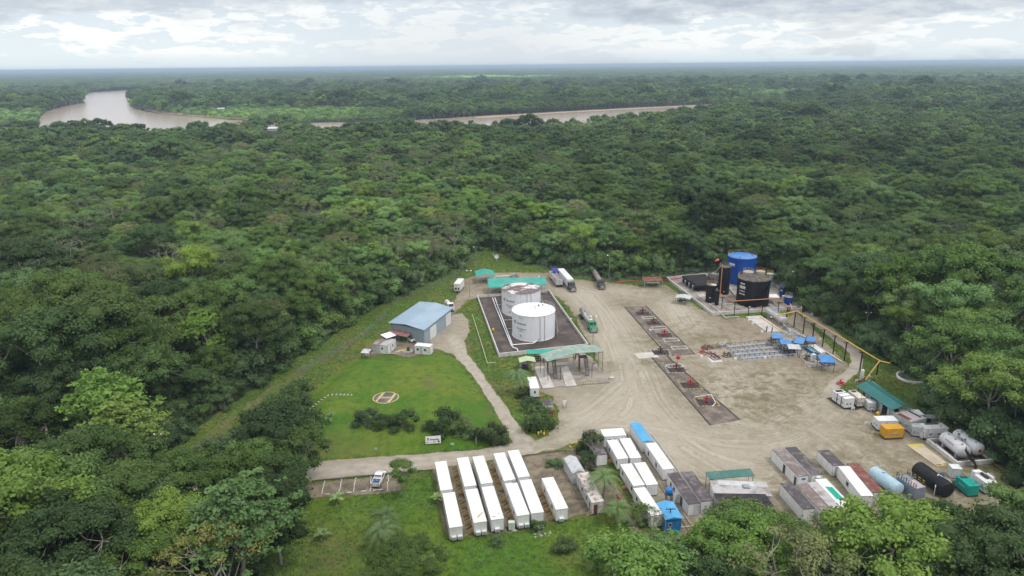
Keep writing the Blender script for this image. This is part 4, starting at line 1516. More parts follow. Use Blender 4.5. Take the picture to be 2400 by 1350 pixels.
for i in range(len(Q)):
    x, y = Q[i]
    n_ = mnoise.noise(Vector((x / 9, y / 9, 8)))
    s_ = .62 * rng.uniform(.6, 1.3) * (1 + .7 * n_)
    if s_ > .2:
        pts.append((x, y, HZ[i] - .03, rng.integers(3), s_, rng.uniform(0, 6.28), n_ * .5))
gr = scatter('grass', pts, gco)
gr['label'] = 'grass tufts covering the open land around the yard'

# ---------------------------------------------------------------- the air
hz = MB()
E2 = E * 1.06
hz.box(-E2, E2, -3400, 2 * E - 1500, -1.2, 92.0)
hm = bpy.data.materials.new('haze')
hm.use_nodes = True
t = NT(hm.node_tree)
t.n.clear()
pv = t.new('ShaderNodeVolumePrincipled')
pv.inputs['Color'].default_value = (.60, .76, .95, 1)
pv.inputs['Density'].default_value = 0.00012
pv.inputs['Anisotropy'].default_value = 0.1
out = t.new('ShaderNodeOutputMaterial')
t.link(pv.outputs[0], out.inputs['Volume'])
ho = hz.build('haze', hm)
ho['kind'] = 'stuff'


# ================================================================ BUILDERS
def hgt(pxx, pyy, Gp):
    """height seen at pixel (pxx, pyy) above the ground point Gp"""
    d = CAM_R @ Vector(((pxx - CX) / F_PX, -(pyy - CY) / F_PX, -1.0))
    return CAM_H + d.z * math.hypot(Gp.x, Gp.y) / math.hypot(d.x, d.y)


def side_box(m, side, w_, l_, u, wd, z0, z1, pr=.03):
    if side == 'L':
        y = -l_ / 2 + u * l_
        m.box(-w_ / 2 - pr, -w_ / 2 + .02, y - wd / 2, y + wd / 2, z0, z1)
    elif side == 'R':
        y = -l_ / 2 + u * l_
        m.box(w_ / 2 - .02, w_ / 2 + pr, y - wd / 2, y + wd / 2, z0, z1)
    elif side == 'F':
        x = -w_ / 2 + u * w_
        m.box(x - wd / 2, x + wd / 2, -l_ / 2 - pr, -l_ / 2 + .02, z0, z1)
    else:
        x = -w_ / 2 + u * w_
        m.box(x - wd / 2, x + wd / 2, l_ / 2 - .02, l_ / 2 + pr, z0, z1)


def cabin(name, label, cat, A, B, C, h, wall=WHITE, roof=WROOF, group=None, w_=None, l_=None, win=(), doors=(), ac=(), steps=(), base=.35, over=.05, gable=0, extras=None, rail=YELLOW, z=0.0):
    loc, ang, w_, l_ = frame(A, B, C, h, w_, l_)
    o = T(name, label, cat, (loc[0], loc[1], z), ang, group)
    h -= z
    rt = .14
    m = MB()
    m.box(-w_ / 2, w_ / 2, -l_ / 2, l_ / 2, base, h - rt)
    m.build('wall', wall, o)
    m = MB()
    for sx in (-1, 1):
        for sy in (-1, 1):
            m.box(sx * w_ / 2 - .04, sx * w_ / 2 + .04, sy * l_ / 2 - .04, sy * l_ / 2 + .04, base, h - rt - .004)
        m.box(sx * w_ / 2 - .025, sx * w_ / 2 + .025, -l_ / 2 + .04, l_ / 2 - .04, base + .01, base + .1)
        m.box(-w_ / 2 + .04, w_ / 2 - .04, sx * l_ / 2 - .025, sx * l_ / 2 + .025, base + .01, base + .1)
    m.build('corner_frame', LGREY, o)
    m = MB()
    if gable:
        hw, hl = w_ / 2 + over, l_ / 2 + over
        vs = [(-hw, -hl, h - rt), (hw, -hl, h - rt), (hw, hl, h - rt), (-hw, hl, h - rt), (0, -hl, h - rt + gable), (0, hl, h - rt + gable)]
        m.add(vs, [(0, 1, 4), (2, 3, 5), (1, 2, 5, 4), (3, 0, 4, 5), (0, 3, 2, 1)])
    else:
        m.box(-w_ / 2 - over, w_ / 2 + over, -l_ / 2 - over, l_ / 2 + over, h - rt, h - .03)
        # raised rim and cross seams of the roof sheets
        for sy in np.arange(-l_ / 2 + 1.2, l_ / 2 - .5, 1.22):
            m.box(-w_ / 2 - over, w_ / 2 + over, sy - .02, sy + .02, h - .03, h - .012)
        m.box(-w_ / 2 - over, -w_ / 2 + .02, -l_ / 2 - over, l_ / 2 + over, h - .03, h)
        m.box(w_ / 2 - .02, w_ / 2 + over, -l_ / 2 - over, l_ / 2 + over, h - .03, h)
    m.build('roof', roof, o)
    if base > .1:
        m = MB()
        for sx in (-w_ / 2 + .15, w_ / 2 - .35):
            m.box(sx, sx + .2, -l_ / 2 + .1, l_ / 2 - .1, base - .2, base)
            for sy in np.linspace(-l_ / 2 + .4, l_ / 2 - .8, max(3, int(l_ / 3))):
                m.box(sx - .05, sx + .3, sy, sy + .4, 0, base - .2)
        m.build('footing', GREY, o)
    for (sd, u, wd, z0, z1) in win:
        m = MB()
        side_box(m, sd, w_, l_, u, wd, z0, z1, .03)
        f = m.build('window', GLASS, o)
        m = MB()
        for (uu, ww, a, b) in ((u, wd + .16, z1, z1 + .08), (u, wd + .16, z0 - .08, z0)):
            side_box(m, sd, w_, l_, uu, ww, a, b, .05)
        L_ = l_ if sd in 'LR' else w_
        for s_ in (-1, 1):
            side_box(m, sd, w_, l_, u + s_ * (wd / 2 + .04) / L_, .08, z0, z1, .05)
        m.build('frame', LGREY, f)
    for dd in doors:
        sd, u, wd, z1 = dd[:4]
        m = MB()
        side_box(m, sd, w_, l_, u, wd, base + .02, z1, .04)
        f = m.build('door', dd[4] if len(dd) > 4 else LGREY, o)
    for (u, zc) in ac:
        m = MB()
        x = -w_ / 2 + u * w_
        m.box(x - .42, x + .42, -l_ / 2 - .55, -l_ / 2 - .002, zc - .32, zc + .32)
        f = m.build('air_conditioner', WHITE, o)
        m = MB()
        for k in range(5):
            m.box(x - .34, x + .34, -l_ / 2 - .57, -l_ / 2 - .551, zc - .24 + k * .1, zc - .19 + k * .1)
        m.build('grille', GREY, f)
    for (sd, u) in steps:
        m = MB()
        y = -l_ / 2 + u * l_
        sg = -1 if sd == 'L' else 1
        x0 = sg * w_ / 2
        for k in range(3):
            xa, xb = sorted((x0 + sg * (.06 + k * .3), x0 + sg * (.06 + (k + 1) * .3)))
            m.box(xa, xb, y - .5, y + .5, .0, base + .12 - k * .16)
        f = m.build('steps', WOOD, o)
        m = MB()
        for yy in (y - .52, y + .52):
            m.pipe([(x0 + sg * .1, yy, base + 1.1), (x0 + sg * 1.3, yy, .85), (x0 + sg * 1.3, yy, 0)], .035, 4)
            m.cyl((x0 + sg * .1, yy, .3), (x0 + sg * .1, yy, base + 1.1), .035, 4)
        m.build('railing', rail, f)
    if extras:
        extras(o, w_, l_, h)
    return o


def seams(mt=LGREY, n=4, sides='L'):
    def f(o, w_, l_, h):
        m = MB()
        for k in range(1, n):
            for sd in sides:
                side_box(m, sd, w_, l_, k / n, .06, .4, h - .2, .025)
        m.build('panel_joint', mt, o)
    return f


def vessel(name, label, cat, P, Q, r, m_, group=None, saddle=None, n=24, dome=.5, zc=None, extras=None, nsad=2):
    """horizontal tank: P near end, Q far end, both ground pixels -> centre line at height r + gap"""
    a, b = Vector((P[0], P[1], 0)), Vector((Q[0], Q[1], 0))
    c = (a + b) / 2
    d = b - a
    L = d.length
    ang = math.atan2(d.y, d.x) - math.pi / 2
    o = T(name, label, cat, (c.x, c.y, 0), ang, group)
    zc = zc or r + .5
    dm = r * dome
    prof = [(0.02, -L / 2)] + [(r * math.sin(t), -L / 2 + dm - dm * math.cos(t)) for t in (.35, .7, 1.05, 1.35)] + [(r, -L / 2 + dm), (r, L / 2 - dm)] + [(r * math.sin(t), L / 2 - dm + dm * math.cos(t)) for t in (1.35, 1.05, .7, .35)] + [(.02, L / 2)]
    m = MB().revolve(prof, n, (0, 0, zc), 'Y')
    m.build('shell', m_, o)
    for k in range(nsad):
        m = MB()
        y = -L / 2 + L * (.2 + .6 * k / max(1, nsad - 1))
        m.box(-r * .8, r * .8, y - .2, y + .2, 0, zc - r * .62)
        m.build('saddle', saddle or LGREY, o)
    if extras:
        extras(o, r, L, zc)
    return o


def top_rail(o, r, z, m_, n=28, post=12, hh=1.1, a0=0, a1=2 * math.pi, rad=.035):
    m = MB()
    for q in (.55, 1.1):
        m.ring((0, 0, z + q * hh / 1.1), r, rad, n, 4, a0, a1)
    for k in range(post + 1):
        a = a0 + (a1 - a0) * k / post
        m.cyl((r * math.cos(a), r * math.sin(a), z - .1), (r * math.cos(a), r * math.sin(a), z + hh), rad, 4)
    return m.build('railing', m_, o)


def spiral_stair(o, r, H, a0, a1, m_, wd=.75):
    m = MB()
    n = 26
    pts_i, pts_o = [], []
    for k in range(n):
        a = a0 + (a1 - a0) * k / (n - 1)
        z = .3 + (H - .3) * k / (n - 1)
        c, s = math.cos(a), math.sin(a)
        e = .16
        m.add([((r + .05) * math.cos(a - e / r * 1.5), (r + .05) * math.sin(a - e / r * 1.5), z), ((r + wd) * math.cos(a - e / r * 1.5), (r + wd) * math.sin(a - e / r * 1.5), z),
               ((r + wd) * math.cos(a + e / r * 1.5), (r + wd) * math.sin(a + e / r * 1.5), z), ((r + .05) * math.cos(a + e / r * 1.5), (r + .05) * math.sin(a + e / r * 1.5), z),
               ((r + .05) * c, (r + .05) * s, z - .08)], [(0, 1, 2, 3), (3, 2, 1, 0)])
        pts_o.append(((r + wd) * c, (r + wd) * s, z + 1))
        pts_i.append(((r + wd) * c, (r + wd) * s, z - .1))
        if k % 3 == 0:
            m.cyl(pts_i[-1], pts_o[-1], .025, 4)
    m.pipe(pts_o, .035, 4)
    m.pipe(pts_i, .07, 4)
    return m.build('spiral_stair', m_, o)


def wrap_text(o, txt, size, r, ang, zc, m_, bold=.0, name='lettering', mirror=False):
    """lettering laid round a shell of radius r, centred on angle ang"""
    vs, fs = text_geo(txt, size, bold)
    xs_ = [v[0] for v in vs]
    mid = (min(xs_) + max(xs_)) / 2
    m = MB()
    R_ = r + .035
    out_ = []
    for x, y, _ in vs:
        a = ang + (x - mid) / R_
        out_.append((R_ * math.cos(a), R_ * math.sin(a), zc + y))
    m.add(out_, fs)
    return m.build(name, m_, o)


def logo_ring(o, r, ang, zc, size, m_):
    """the round leaf-like emblem beside the name"""
    m = MB()
    R_ = r + .035
    n = 20
    for (ra, rb, a0, a1) in ((.62, 1.0, .5, 5.6), (.0, .38, 0, 6.28)):
        vs = []
        for k in range(n + 1):
            t_ = a0 + (a1 - a0) * k / n
            for q in (ra, rb):
                a = ang + q * size * math.cos(t_) / R_
                vs.append((R_ * math.cos(a), R_ * math.sin(a), zc + q * size * math.sin(t_)))
        m.add(vs, [(2 * k, 2 * k + 1, 2 * k + 3, 2 * k + 2) for k in range(n)])
    return m.build('emblem', m_, o)


def tank_fit(cxp, ybase, half, ytop):
    Gp = U(cxp, ybase)
    d = Vector((Gp.x, Gp.y, 0)).normalized()
    h = hgt(cxp, ytop, Gp)
    r = 5.0
    for _ in range(6):
        c = Gp + d * r
        v = CAM_R.transposed() @ (Vector((c.x, c.y, h / 2)) - Vector((0, 0, CAM_H)))
        r = half * (-v.z) / F_PX
    c = Gp + d * r
    return c, r, h


def vtank(name, label, fit, shell, top, rail=None, group=None, rim=.12, cone=.35, parts=None, cat='tank', n=48):
    c, r, h = fit
    o = T(name, label, cat, (c.x, c.y, .15), 0, group)
    view = math.atan2(-c.y, -c.x)     # direction back towards the viewer
    b = MB()
    for pr in ([(r + .12, 0), (r + .12, .12)], [(r + .12, .12), (r, .13)], [(r, .13), (r, h - .1)], [(r, h - .1), (r + .08, h - .09)], [(r + .08, h - .09), (r + .08, h)]):
        b.revolve(pr, n)
    b.build('shell', shell, o)
    MB().revolve([(r + .08, h), (r * .66, h + cone * .34 + .01), (r * .33, h + cone * .68), (.02, h + cone)], n).build('roof', top, o)
    if rail:
        top_rail(o, r - .1, h, rail, post=max(10, int(r * 3)), rad=.03)
    if parts:
        parts(o, r, h, view)
    return o


def light_pole(basep, topp, label, n_lamp=2, m_=GREY, group='tall floodlight poles around the site', wdh=.13):
    g_ = U(*basep)
    H = hgt(topp[0], topp[1], g_)
    o = T('floodlight_pole', label, 'light pole', (g_.x, g_.y, 0), math.atan2(g_.x, -g_.y) * 0, group)
    MB().cyl((0, 0, 0), (0, 0, H), wdh, 8, wdh * .6).build('pole', m_, o)
    MB().box(-.9, .9, -.05, .05, H - .25, H - .15).build('crossarm', m_, o)
    for k in range(n_lamp):
        x = -.8 + 1.6 * k / max(1, n_lamp - 1)
        m = MB()
        m.add([(x - .2, -.25, H - .15), (x + .2, -.25, H - .15), (x + .2, .1, H + .1), (x - .2, .1, H + .1), (x - .15, .15, H), (x + .15, .15, H), (x, 0, H - .15)],
              [(0, 1, 2, 3), (3, 2, 5, 4), (0, 3, 4), (1, 5, 2), (0, 4, 5, 1)])
        m.build('lamp', WHITE, o)
    return o


def shelter(name, label, A, B, C, h, m_, slope=0.0, gable=0.0, ridge='y', w_=None, l_=None, post=GREY, cat='shelter', group=None, npost=2, th=.06, posts=True, z=0.0):
    """roof on posts; slope tilts the sheet down towards the near side, gable puts a ridge along y or x"""
    loc, ang, w_, l_ = frame(A, B, C, h, w_, l_)
    o = T(name, label, cat, (loc[0], loc[1], z), ang, group)
    m = MB()
    hw, hl = w_ / 2, l_ / 2
    if gable and ridge == 'y':
        for s_ in (-1, 1):
            vs = [(0, -hl, h + gable), (0, hl, h + gable), (s_ * hw, hl, h), (s_ * hw, -hl, h)]
            m.add(vs + [(x, y, z_ - th) for x, y, z_ in vs], [(0, 1, 2, 3), (7, 6, 5, 4), (3, 2, 6, 7), (0, 3, 7, 4), (1, 5, 6, 2)])
    elif gable:
        for s_ in (-1, 1):
            vs = [(-hw, 0, h + gable), (hw, 0, h + gable), (hw, s_ * hl, h), (-hw, s_ * hl, h)]
            m.add(vs + [(x, y, z_ - th) for x, y, z_ in vs], [(0, 1, 2, 3), (7, 6, 5, 4), (3, 2, 6, 7), (0, 3, 7, 4), (1, 5, 6, 2)])
    else:
        vs = [(-hw, -hl, h), (hw, -hl, h), (hw, hl, h + slope), (-hw, hl, h + slope)]
        m.add(vs + [(x, y, z_ - th) for x, y, z_ in vs], [(0, 1, 2, 3), (7, 6, 5, 4), (0, 4, 5, 1), (1, 5, 6, 2), (2, 6, 7, 3), (3, 7, 4, 0)])
    m.build('roof', m_, o)
    if posts:
        ins = .25
        for k in range(npost):
            y = -hl + ins + (l_ - 2 * ins) * k / (npost - 1)
            for x in (-hw + ins, hw - ins):
                zt = h - th - .01 + (slope * (y + hl) / l_ if not gable else (gable * (1 - abs(x) / hw) if ridge == 'y' else gable * (1 - abs(y) / hl)))
                MB().cyl((x, y, 0), (x, y, zt), .07, 6).build('post', post, o)
        m = MB()
        for y in (-hl + ins, hl - ins):
            zt = h - th - .12 + (slope * (y + hl) / l_ if not gable else (gable * (1 - abs(y) / hl) if ridge == 'x' else 0))
            m.box(-hw + ins, hw - ins, y - .04, y + .04, zt - .1, zt)
        m.build('beam', post, o)
    return o


def slab(name, label, pts, z0, z1, m_, cat='concrete slab', group=None, h=0.0):
    P = GP(pts, h)
    c = Vector((sum(p[0] for p in P) / len(P), sum(p[1] for p in P) / len(P), 0))
    m = MB().prism([(p[0] - c.x, p[1] - c.y) for p in P], z0, z1)
    o = m.build(name, m_)
    o.location = (c.x, c.y, 0)
    return tag(o, label, cat, group)


def wall_run(name, label, pts, h, th, m_, closed=True, cat='wall', z0=0.0, cap=None, group=None):
    """low wall along ground points, mitred corners, one body"""
    P = [Vector(p) for p in GP(pts)] if not isinstance(pts[0], Vector) else pts
    n = len(P)
    c = sum(P, Vector((0, 0))) / n
    ins, out_ = [], []
    for i in range(n):
        a = P[i - 1] if (closed or i > 0) else None
        b = P[(i + 1) % n] if (closed or i < n - 1) else None
        d1 = (P[i] - a).normalized() if a is not None else (b - P[i]).normalized()
        d2 = (b - P[i]).normalized() if b is not None else d1
        nn = Vector((-(d1.y + d2.y), d1.x + d2.x)).normalized()
        k = th / 2 / max(.4, nn.dot(Vector((-d1.y, d1.x))))
        ins.append(P[i] + nn * k - c)
        out_.append(P[i] - nn * k - c)
    m = MB()
    vs = []
    for i in range(n):
        for q in (ins[i], out_[i]):
            vs += [(q.x, q.y, z0), (q.x, q.y, h)]
    fs = []
    for i in range(n if closed else n - 1):
        j = (i + 1) % n
        a, b = 4 * i, 4 * j
        fs += [(a, b, b + 1, a + 1), (a + 3, b + 3, b + 2, a + 2), (a + 1, b + 1, b + 3, a + 3)]
    if not closed:
        fs += [(0, 1, 3, 2), (4 * n - 4, 4 * n - 2, 4 * n - 1, 4 * n - 3)]
    m.add(vs, fs)
    o = m.build(name, m_)
    o.location = (c.x, c.y, 0)
    return tag(o, label, cat, group)


def fence(label, pts, h=2.4, step=3.2):
    P = [Vector(p) for p in GP(pts)]
    c = P[0]
    o = T('chain_link_fence', label, 'fence', (c.x, c.y, 0))
    m = MB()
    first = None
    for a, b in zip(P, P[1:]):
        L = (b - a).length
        k = max(1, int(L / step))
        for j in range(k + (b is P[-1])):
            q = a + (b - a) * j / k - c
            if first is None:
                first = MB().cyl((0, 0, 0), (0, 0, h), .05, 5).build('post', GREY, o)
                pm = first.data
                first.location = (q.x, q.y, 0)
            else:
                p_ = bpy.data.objects.new('post', pm)
                COL.objects.link(p_)
                p_.parent = o
                p_.location = (q.x, q.y, 0)
        A_, B_ = a - c, b - c
        for z_ in np.linspace(.15, h - .03, 11):
            m.cyl((A_.x, A_.y, z_), (B_.x, B_.y, z_), .011, 3, cap=False, smooth=False)
        kk = int(L / .55)
        for j in range(kk):
            q = A_ + (B_ - A_) * (j + .5) / kk
            m.cyl((q.x, q.y, .1), (q.x, q.y, h), .010, 3, cap=False, smooth=False)
    m.build('wire_mesh', GREY, o)
    return o


def pipe_thing(name, label, pts3, r, m_, cat='pipe', sup=None, group=None, n=8):
    c = Vector(pts3[0])
    m = MB().pipe([tuple(Vector(p) - Vector((c.x, c.y, 0))) for p in pts3], r, n)
    for p in pts3[1:-1]:
        q = Vector(p) - Vector((c.x, c.y, 0))
        m.revolve([(0.01, -r * 1.02), (r * .75, -r * .7), (r * 1.02, 0), (r * .75, r * .7), (.01, r * 1.02)], 8, tuple(q))
    o = T(name, label, cat, (c.x, c.y, 0), 0, group)
    m.build('pipe', m_, o)
    if sup:
        for a, b in zip(pts3, pts3[1:]):
            a, b = Vector(a), Vector(b)
            k = max(1, int((b - a).length / sup))
            for j in range(k):
                q = a + (b - a) * (j + .5) / k - Vector((c.x, c.y, 0))
                if q.z > .35:
                    MB().box(q.x - .1, q.x + .1, q.y - .1, q.y + .1, 0, q.z - r * .9).build('support', GREY, o)
    return o


def U3(p, h):
    v = U(p[0], p[1], h)
    return (v.x, v.y, h)


# ================================================================ CAMP CABINS
gW = 'white camp cabins in paired rows'
CAMPROWS = [  # near-left, near-right, far-left (crop6), label, steps, ac, group of windows
    ((527, 592), (637, 578), (475, 330), 'white camp cabin at the west end of the upper row', 0, 0),
    ((750, 555), (850, 545), (680, 293), 'white camp cabin in the upper row, second from the parking bays', 3, 0),
    ((905, 530), (1005, 522), (825, 280), 'white camp cabin in the upper row, third from the parking bays', 1, 0),
    ((1117, 502), (1222, 490), (1020, 250), 'white camp cabin in the upper row, fourth from the parking bays', 4, 0),
    ((1250, 470), (1352, 460), (1152, 225), 'white camp cabin at the east end of the upper row', 0, 0),
    ((610, 938), (724, 920), (545, 622), 'white camp cabin at the west end of the lower row', 0, 2),
    ((838, 893), (960, 878), (757, 588), 'white camp cabin in the lower row with a brown scuff across its roof', 4, 2),
    ((998, 865), (1120, 850), (910, 563), 'white camp cabin in the lower row with small black marks on its roof', 1, 1),
    ((1238, 828), (1354, 818), (1128, 530), 'white lower row camp cabin with a grey box on its far roof edge', 4, 2),
    ((1372, 805), (1494, 788), (1262, 500), 'white lower row camp cabin east of the one with the roof box', 0, 1),
    ((1600, 770), (1717, 758), (1468, 480), 'white camp cabin standing apart at the east end of the lower row', 4, 1)]
for k, (A, B, C, lb, ns, na) in enumerate(CAMPROWS):
    st = [('L', u) for u in ([], [.5], [.35, .7], [.2, .5, .8], [.12, .37, .62, .87])[ns]]
    wn = [('L', u, .8, 1.5, 2.3) for u in ((.25, .75) if ns else (.3, .6))] if k in (3, 8, 10, 6) else []

    def ex(o, w_, l_, h, k=k):
        seams(LGREY, 5)(o, w_, l_, h)
        m = MB()
        if k == 6:
            m.add([(-.35, -3.9, h + .006), (-.2, -4.0, h + .006), (.9, -2.6, h + .006), (.85, -2.5, h + .006)], [(0, 1, 2, 3)])
            m.build('scuff', WOOD, o)
        elif k == 7:
            m.box(-.8, -.3, -4.6, -4.5, h - .02, h + .03)
            m.box(.35, .5, -3.9, -3.75, h - .02, h + .06)
            m.build('roof_mark', DARK, o)
        elif k == 8:
            m.box(.35, 1.0, 5.3, 5.8, h - .03, h + .5)
            m.build('roof_vent', GREY, o)
    cabin('camp_cabin', lb, 'cabin', c6f(*A), c6f(*B), c6f(*C), 3.1, group=gW, w_=2.35, l_=None, base=.55,
          ac=[(u, .95) for u in ((), (.45,), (.3, .78))[na]], steps=st, win=wn, doors=[('L', u + .035, .9, 2.6, WHITE) for _, u in st], extras=ex)

# east part of the camp
cabin('storage_shed', 'grey steel shed with a low gable roof between the camp rows', 'shed', c6f(1755, 430), c6f(1868, 418), c6f(1675, 292), 2.7, GREY if 0 else LGREY, LGREY, w_=2.7, l_=6.0, gable=.6, base=.1)
cabin('site_cabin', 'dirty white cabin with a rust streaked roof and broken end panel', 'cabin', c6f(1935, 705), c6f(2048, 695), c6f(1795, 432), 3.0, DIRTW, RUSTR, w_=2.38, l_=None, base=.4,
      win=[('L', .12, .7, 1.3, 2.2), ('L', .32, .7, 1.3, 2.2), ('L', .62, .7, 1.3, 2.2)], doors=[('L', .47, .9, 2.5, LGREY), ('F', .32, .75, 2.4, DRED)], steps=[('L', .04)], rail=GREY, extras=seams(DRED, 7))
cabin('site_cabin', 'white cabin with a dark mossy roof half hidden by a small tree', 'cabin', c6f(1980, 262), c6f(2072, 252), c6f(1855, 35), 2.9, WHITE, DROOF, w_=2.3, l_=None, base=.2, win=[('L', .25, .7, 1.3, 2.1), ('L', .7, .7, 1.3, 2.1)])
cabin('office_cabin', 'short white cabin set crosswise north of the paired offices', 'cabin', c5f(458, 250), c5f(665, 232), c5f(430, 195), 3.0, w_=None, l_=3.2, base=.3, win=[('F', .26, .5, 1.5, 2.2), ('F', .52, .5, 1.5, 2.2)], doors=[('F', .72, .9, 2.5, WHITE)])
off = [('office_cabin', (585, 458), (690, 450), (485, 285), 'white office cabin, western one of the upper pair', [('L', .06, .6, 1.4, 2.3), ('L', .72, .6, 1.4, 2.3)], None),
       ('office_cabin', (705, 451), (800, 439), (605, 270), 'white office cabin, eastern one of the upper pair', [], None),
       ('office_cabin', (732, 708), (833, 700), (612, 510), 'white office cabin, western one of the middle pair', [('L', .1, .7, 1.4, 2.3), ('L', .8, .7, 1.4, 2.3)], None),
       ('office_cabin', (855, 700), (957, 686), (740, 497), 'white office cabin, eastern one of the middle pair', [], None),
       ('office_cabin', (895, 985), (1000, 970), (765, 782), 'white office cabin with a stained roof next to the blue cabin', [('L', .78, .7, 1.4, 2.3)], 9.0)]
for nm, A, B, C, lb, wn, l_ in off:
    cabin(nm, lb, 'cabin', c5f(*A), c5f(*B), c5f(*C), 3.0, group='white office cabins by the yard', w_=2.35, l_=l_, base=.45, win=wn, steps=[('L', .45)] if '12' in lb or 'western' in lb else [], extras=seams(LGREY, 4, 'LF'))


def blue_cap(o, w_, l_, h):
    hw, hl = w_ / 2 + .08, l_ / 2 + .08
    vs = [(-hw, -hl, h + .004), (hw, -hl, h + .004), (hw, hl, h + .004), (-hw, hl, h + .004), (-hw, -hl, h + .12), (hw, -hl, h + .06), (hw, hl, h + .06), (-hw, hl, h + .12), (0, -hl, h + .42), (0, hl, h + .42)]
    m = MB().add(vs, [(0, 1, 5, 8, 4), (2, 3, 7, 9, 6), (5, 6, 9, 8), (4, 8, 9, 7), (0, 4, 7, 3), (1, 2, 6, 5)])
    m.build('roof_cover', SKYB, o)


cabin('office_cabin', 'white cabin under a bright blue roof at the yard edge', 'cabin', c5f(818, 305), c5f(920, 293), c5f(702, 135), 2.95, w_=2.38, l_=None, base=.45, extras=blue_cap)
cabin('office_cabin', 'long white cabin below the blue roofed one along the yard kerb', 'cabin', c5f(1010, 555), c5f(1112, 545), c5f(845, 315), 3.0, w_=2.38, l_=None, base=.5, win=[('L', .36, .7, 1.2, 2.2), ('L', .8, .7, 1.2, 2.2)], extras=seams(LGREY, 5, 'L'))
cabin('site_container', 'white container with dark mossy roof and its side door standing open', 'container', c5f(1245, 878), c5f(1340, 870), c5f(1048, 592), 2.85, WHITE, DROOF, w_=2.3, l_=None, base=.2, win=[('L', .80, .7, 1.1, 2.1), ('L', .64, .7, 1.1, 2.1)], doors=[('L', .3, 1.0, 2.3, DARK), ('F', .74, 1.0, 2.6, LGREY)],
      extras=lambda o, w_, l_, h: MB().box(-w_ / 2 - 1.2, -w_ / 2 - .03, -l_ / 2 + .40 * l_, -l_ / 2 + .40 * l_ + .06, .25, 2.3).build('open_door', WHITE, o))
cabin('site_container', 'white container with dark brown roof beside the one with the open door', 'container', c5f(1365, 852), c5f(1480, 840), c5f(1180, 582), 2.85, WHITE, DROOF, w_=2.38, l_=None, base=.2, doors=[('F', .4, .5, 1.9, LGREY)])
cabin('site_container', 'white container with a rusty brown roof and dark doorway in the yard', 'container', c4f(350, 523), c4f(447, 515), c4f(118, 280), 2.85, WHITE, BROOF, w_=2.3, l_=None, base=.1, doors=[('L', .50, .9, 2.2, DARK), ('L', .08, .8, 2.1, DARK)], win=[('F', .55, .8, 1.9, 2.2)])
cabin('site_container', 'container with a dark brown roof close behind the rusty roofed one', 'container', c4f(475, 512), c4f(565, 506), c4f(235, 265), 2.75, WHITE, DROOF, w_=2.4, l_=None, base=.1, ac=[(.55, 2.0)])
cabin('site_container', 'short white container with black roof debris alone in the yard', 'container', c4f(665, 428), c4f(750, 425), c4f(540, 305), 2.7, WHITE, DROOF, w_=2.45, l_=6.1, base=.15, doors=[('F', .5, 1.2, 2.3, LGREY)], ac=[(.55, .8)], extras=seams(LGREY, 3, 'L'))
cabin('site_container', 'white container with a dark grey roof behind the thin twiggy tree', 'container', c4f(395, 820), c4f(487, 812), c4f(190, 588), 2.85, WHITE, DROOF, w_=2.3, l_=None, base=.15)
cabin('site_container', 'long cabin with a grey brown weathered roof in the packed row', 'container', c4f(590, 870), c4f(690, 862), c4f(325, 598), 2.8, WHITE, BROOF, w_=2.38, l_=None, base=.15)
cabin('site_container', 'long cabin with a pale scratched roof in the packed row', 'container', c4f(700, 868), c4f(800, 858), c4f(428, 582), 2.85, WHITE, GROOF, w_=2.38, l_=None, base=.15)


def green_sheets(o, w_, l_, h):
    for k in range(3):
        m = MB()
        m.box(-.55 + k * .42, -.18 + k * .42, -1.6 - k * .25, 2.6 - k * .2, h + .01 + .03 * k, h + .05 + .05 * k)
        s_ = m.build('plastic_sheet', GREENP)
        s_.parent = o


cabin('site_container', 'long white roofed cabin with bright green sheets lying on its roof', 'container', c4f(770, 838), c4f(850, 800), c4f(503, 553), 2.9, WHITE, WROOF, w_=2.3, l_=None, base=.15, extras=green_sheets)
cabin('site_container', 'white walled container with windows next to the rusty red roof', 'container', c4f(920, 700), c4f(1035, 660), c4f(770, 508), 2.9, WHITE, WROOF, w_=2.3, l_=10.5, base=.3, win=[('L', .55, 1.0, 1.3, 2.2)], doors=[('L', .08, .7, 1.8, DARK)])
cabin('site_container', 'container with a rusty red roof between white container and pale blue tank', 'container', c4f(1028, 668), c4f(1110, 645), c4f(872, 497), 2.85, WHITE, RUSTD, w_=2.3, l_=10.5, base=.2)

# kitchen block: green lean-to, grey metal roof, black shade cloth
A, B, C = c5f(1480, 782), c5f(1985, 715), c5f(1440, 650)
loc, ang, w_, l_ = frame(A, B, C, 3.2)
o = T('mess_building', 'low mess building with grey metal roof behind black shade cloth', 'building', loc, ang)
MB().box(-w_ / 2 + .2, w_ / 2 - .2, -l_ / 2 + .2, l_ / 2 - .2, 0, 3.0).build('wall', WHITE, o)
MB().box(-w_ / 2, w_ / 2, -l_ / 2, l_ / 2, 3.0, 3.2).build('roof', GROOF, o)
MB().box(w_ * .05, w_ * .17, -l_ * .05, l_ * .2, 3.2, 3.45).build('roof_vent', GREY, o)
MB().box(-w_ / 2 + 1.5, w_ / 2 - 2.5, l_ / 2 - 1.9, l_ / 2 - .2, 3.2, 3.26).build('pale_roof_sheet', WTARP if 0 else LGREY, o)
shelter('lean_to_roof', 'long green striped sheet roof along the back of the mess building', c5f(1440, 648), c5f(1853, 600), c5f(1398, 588), 3.5, GGREEN, slope=.2, npost=2)
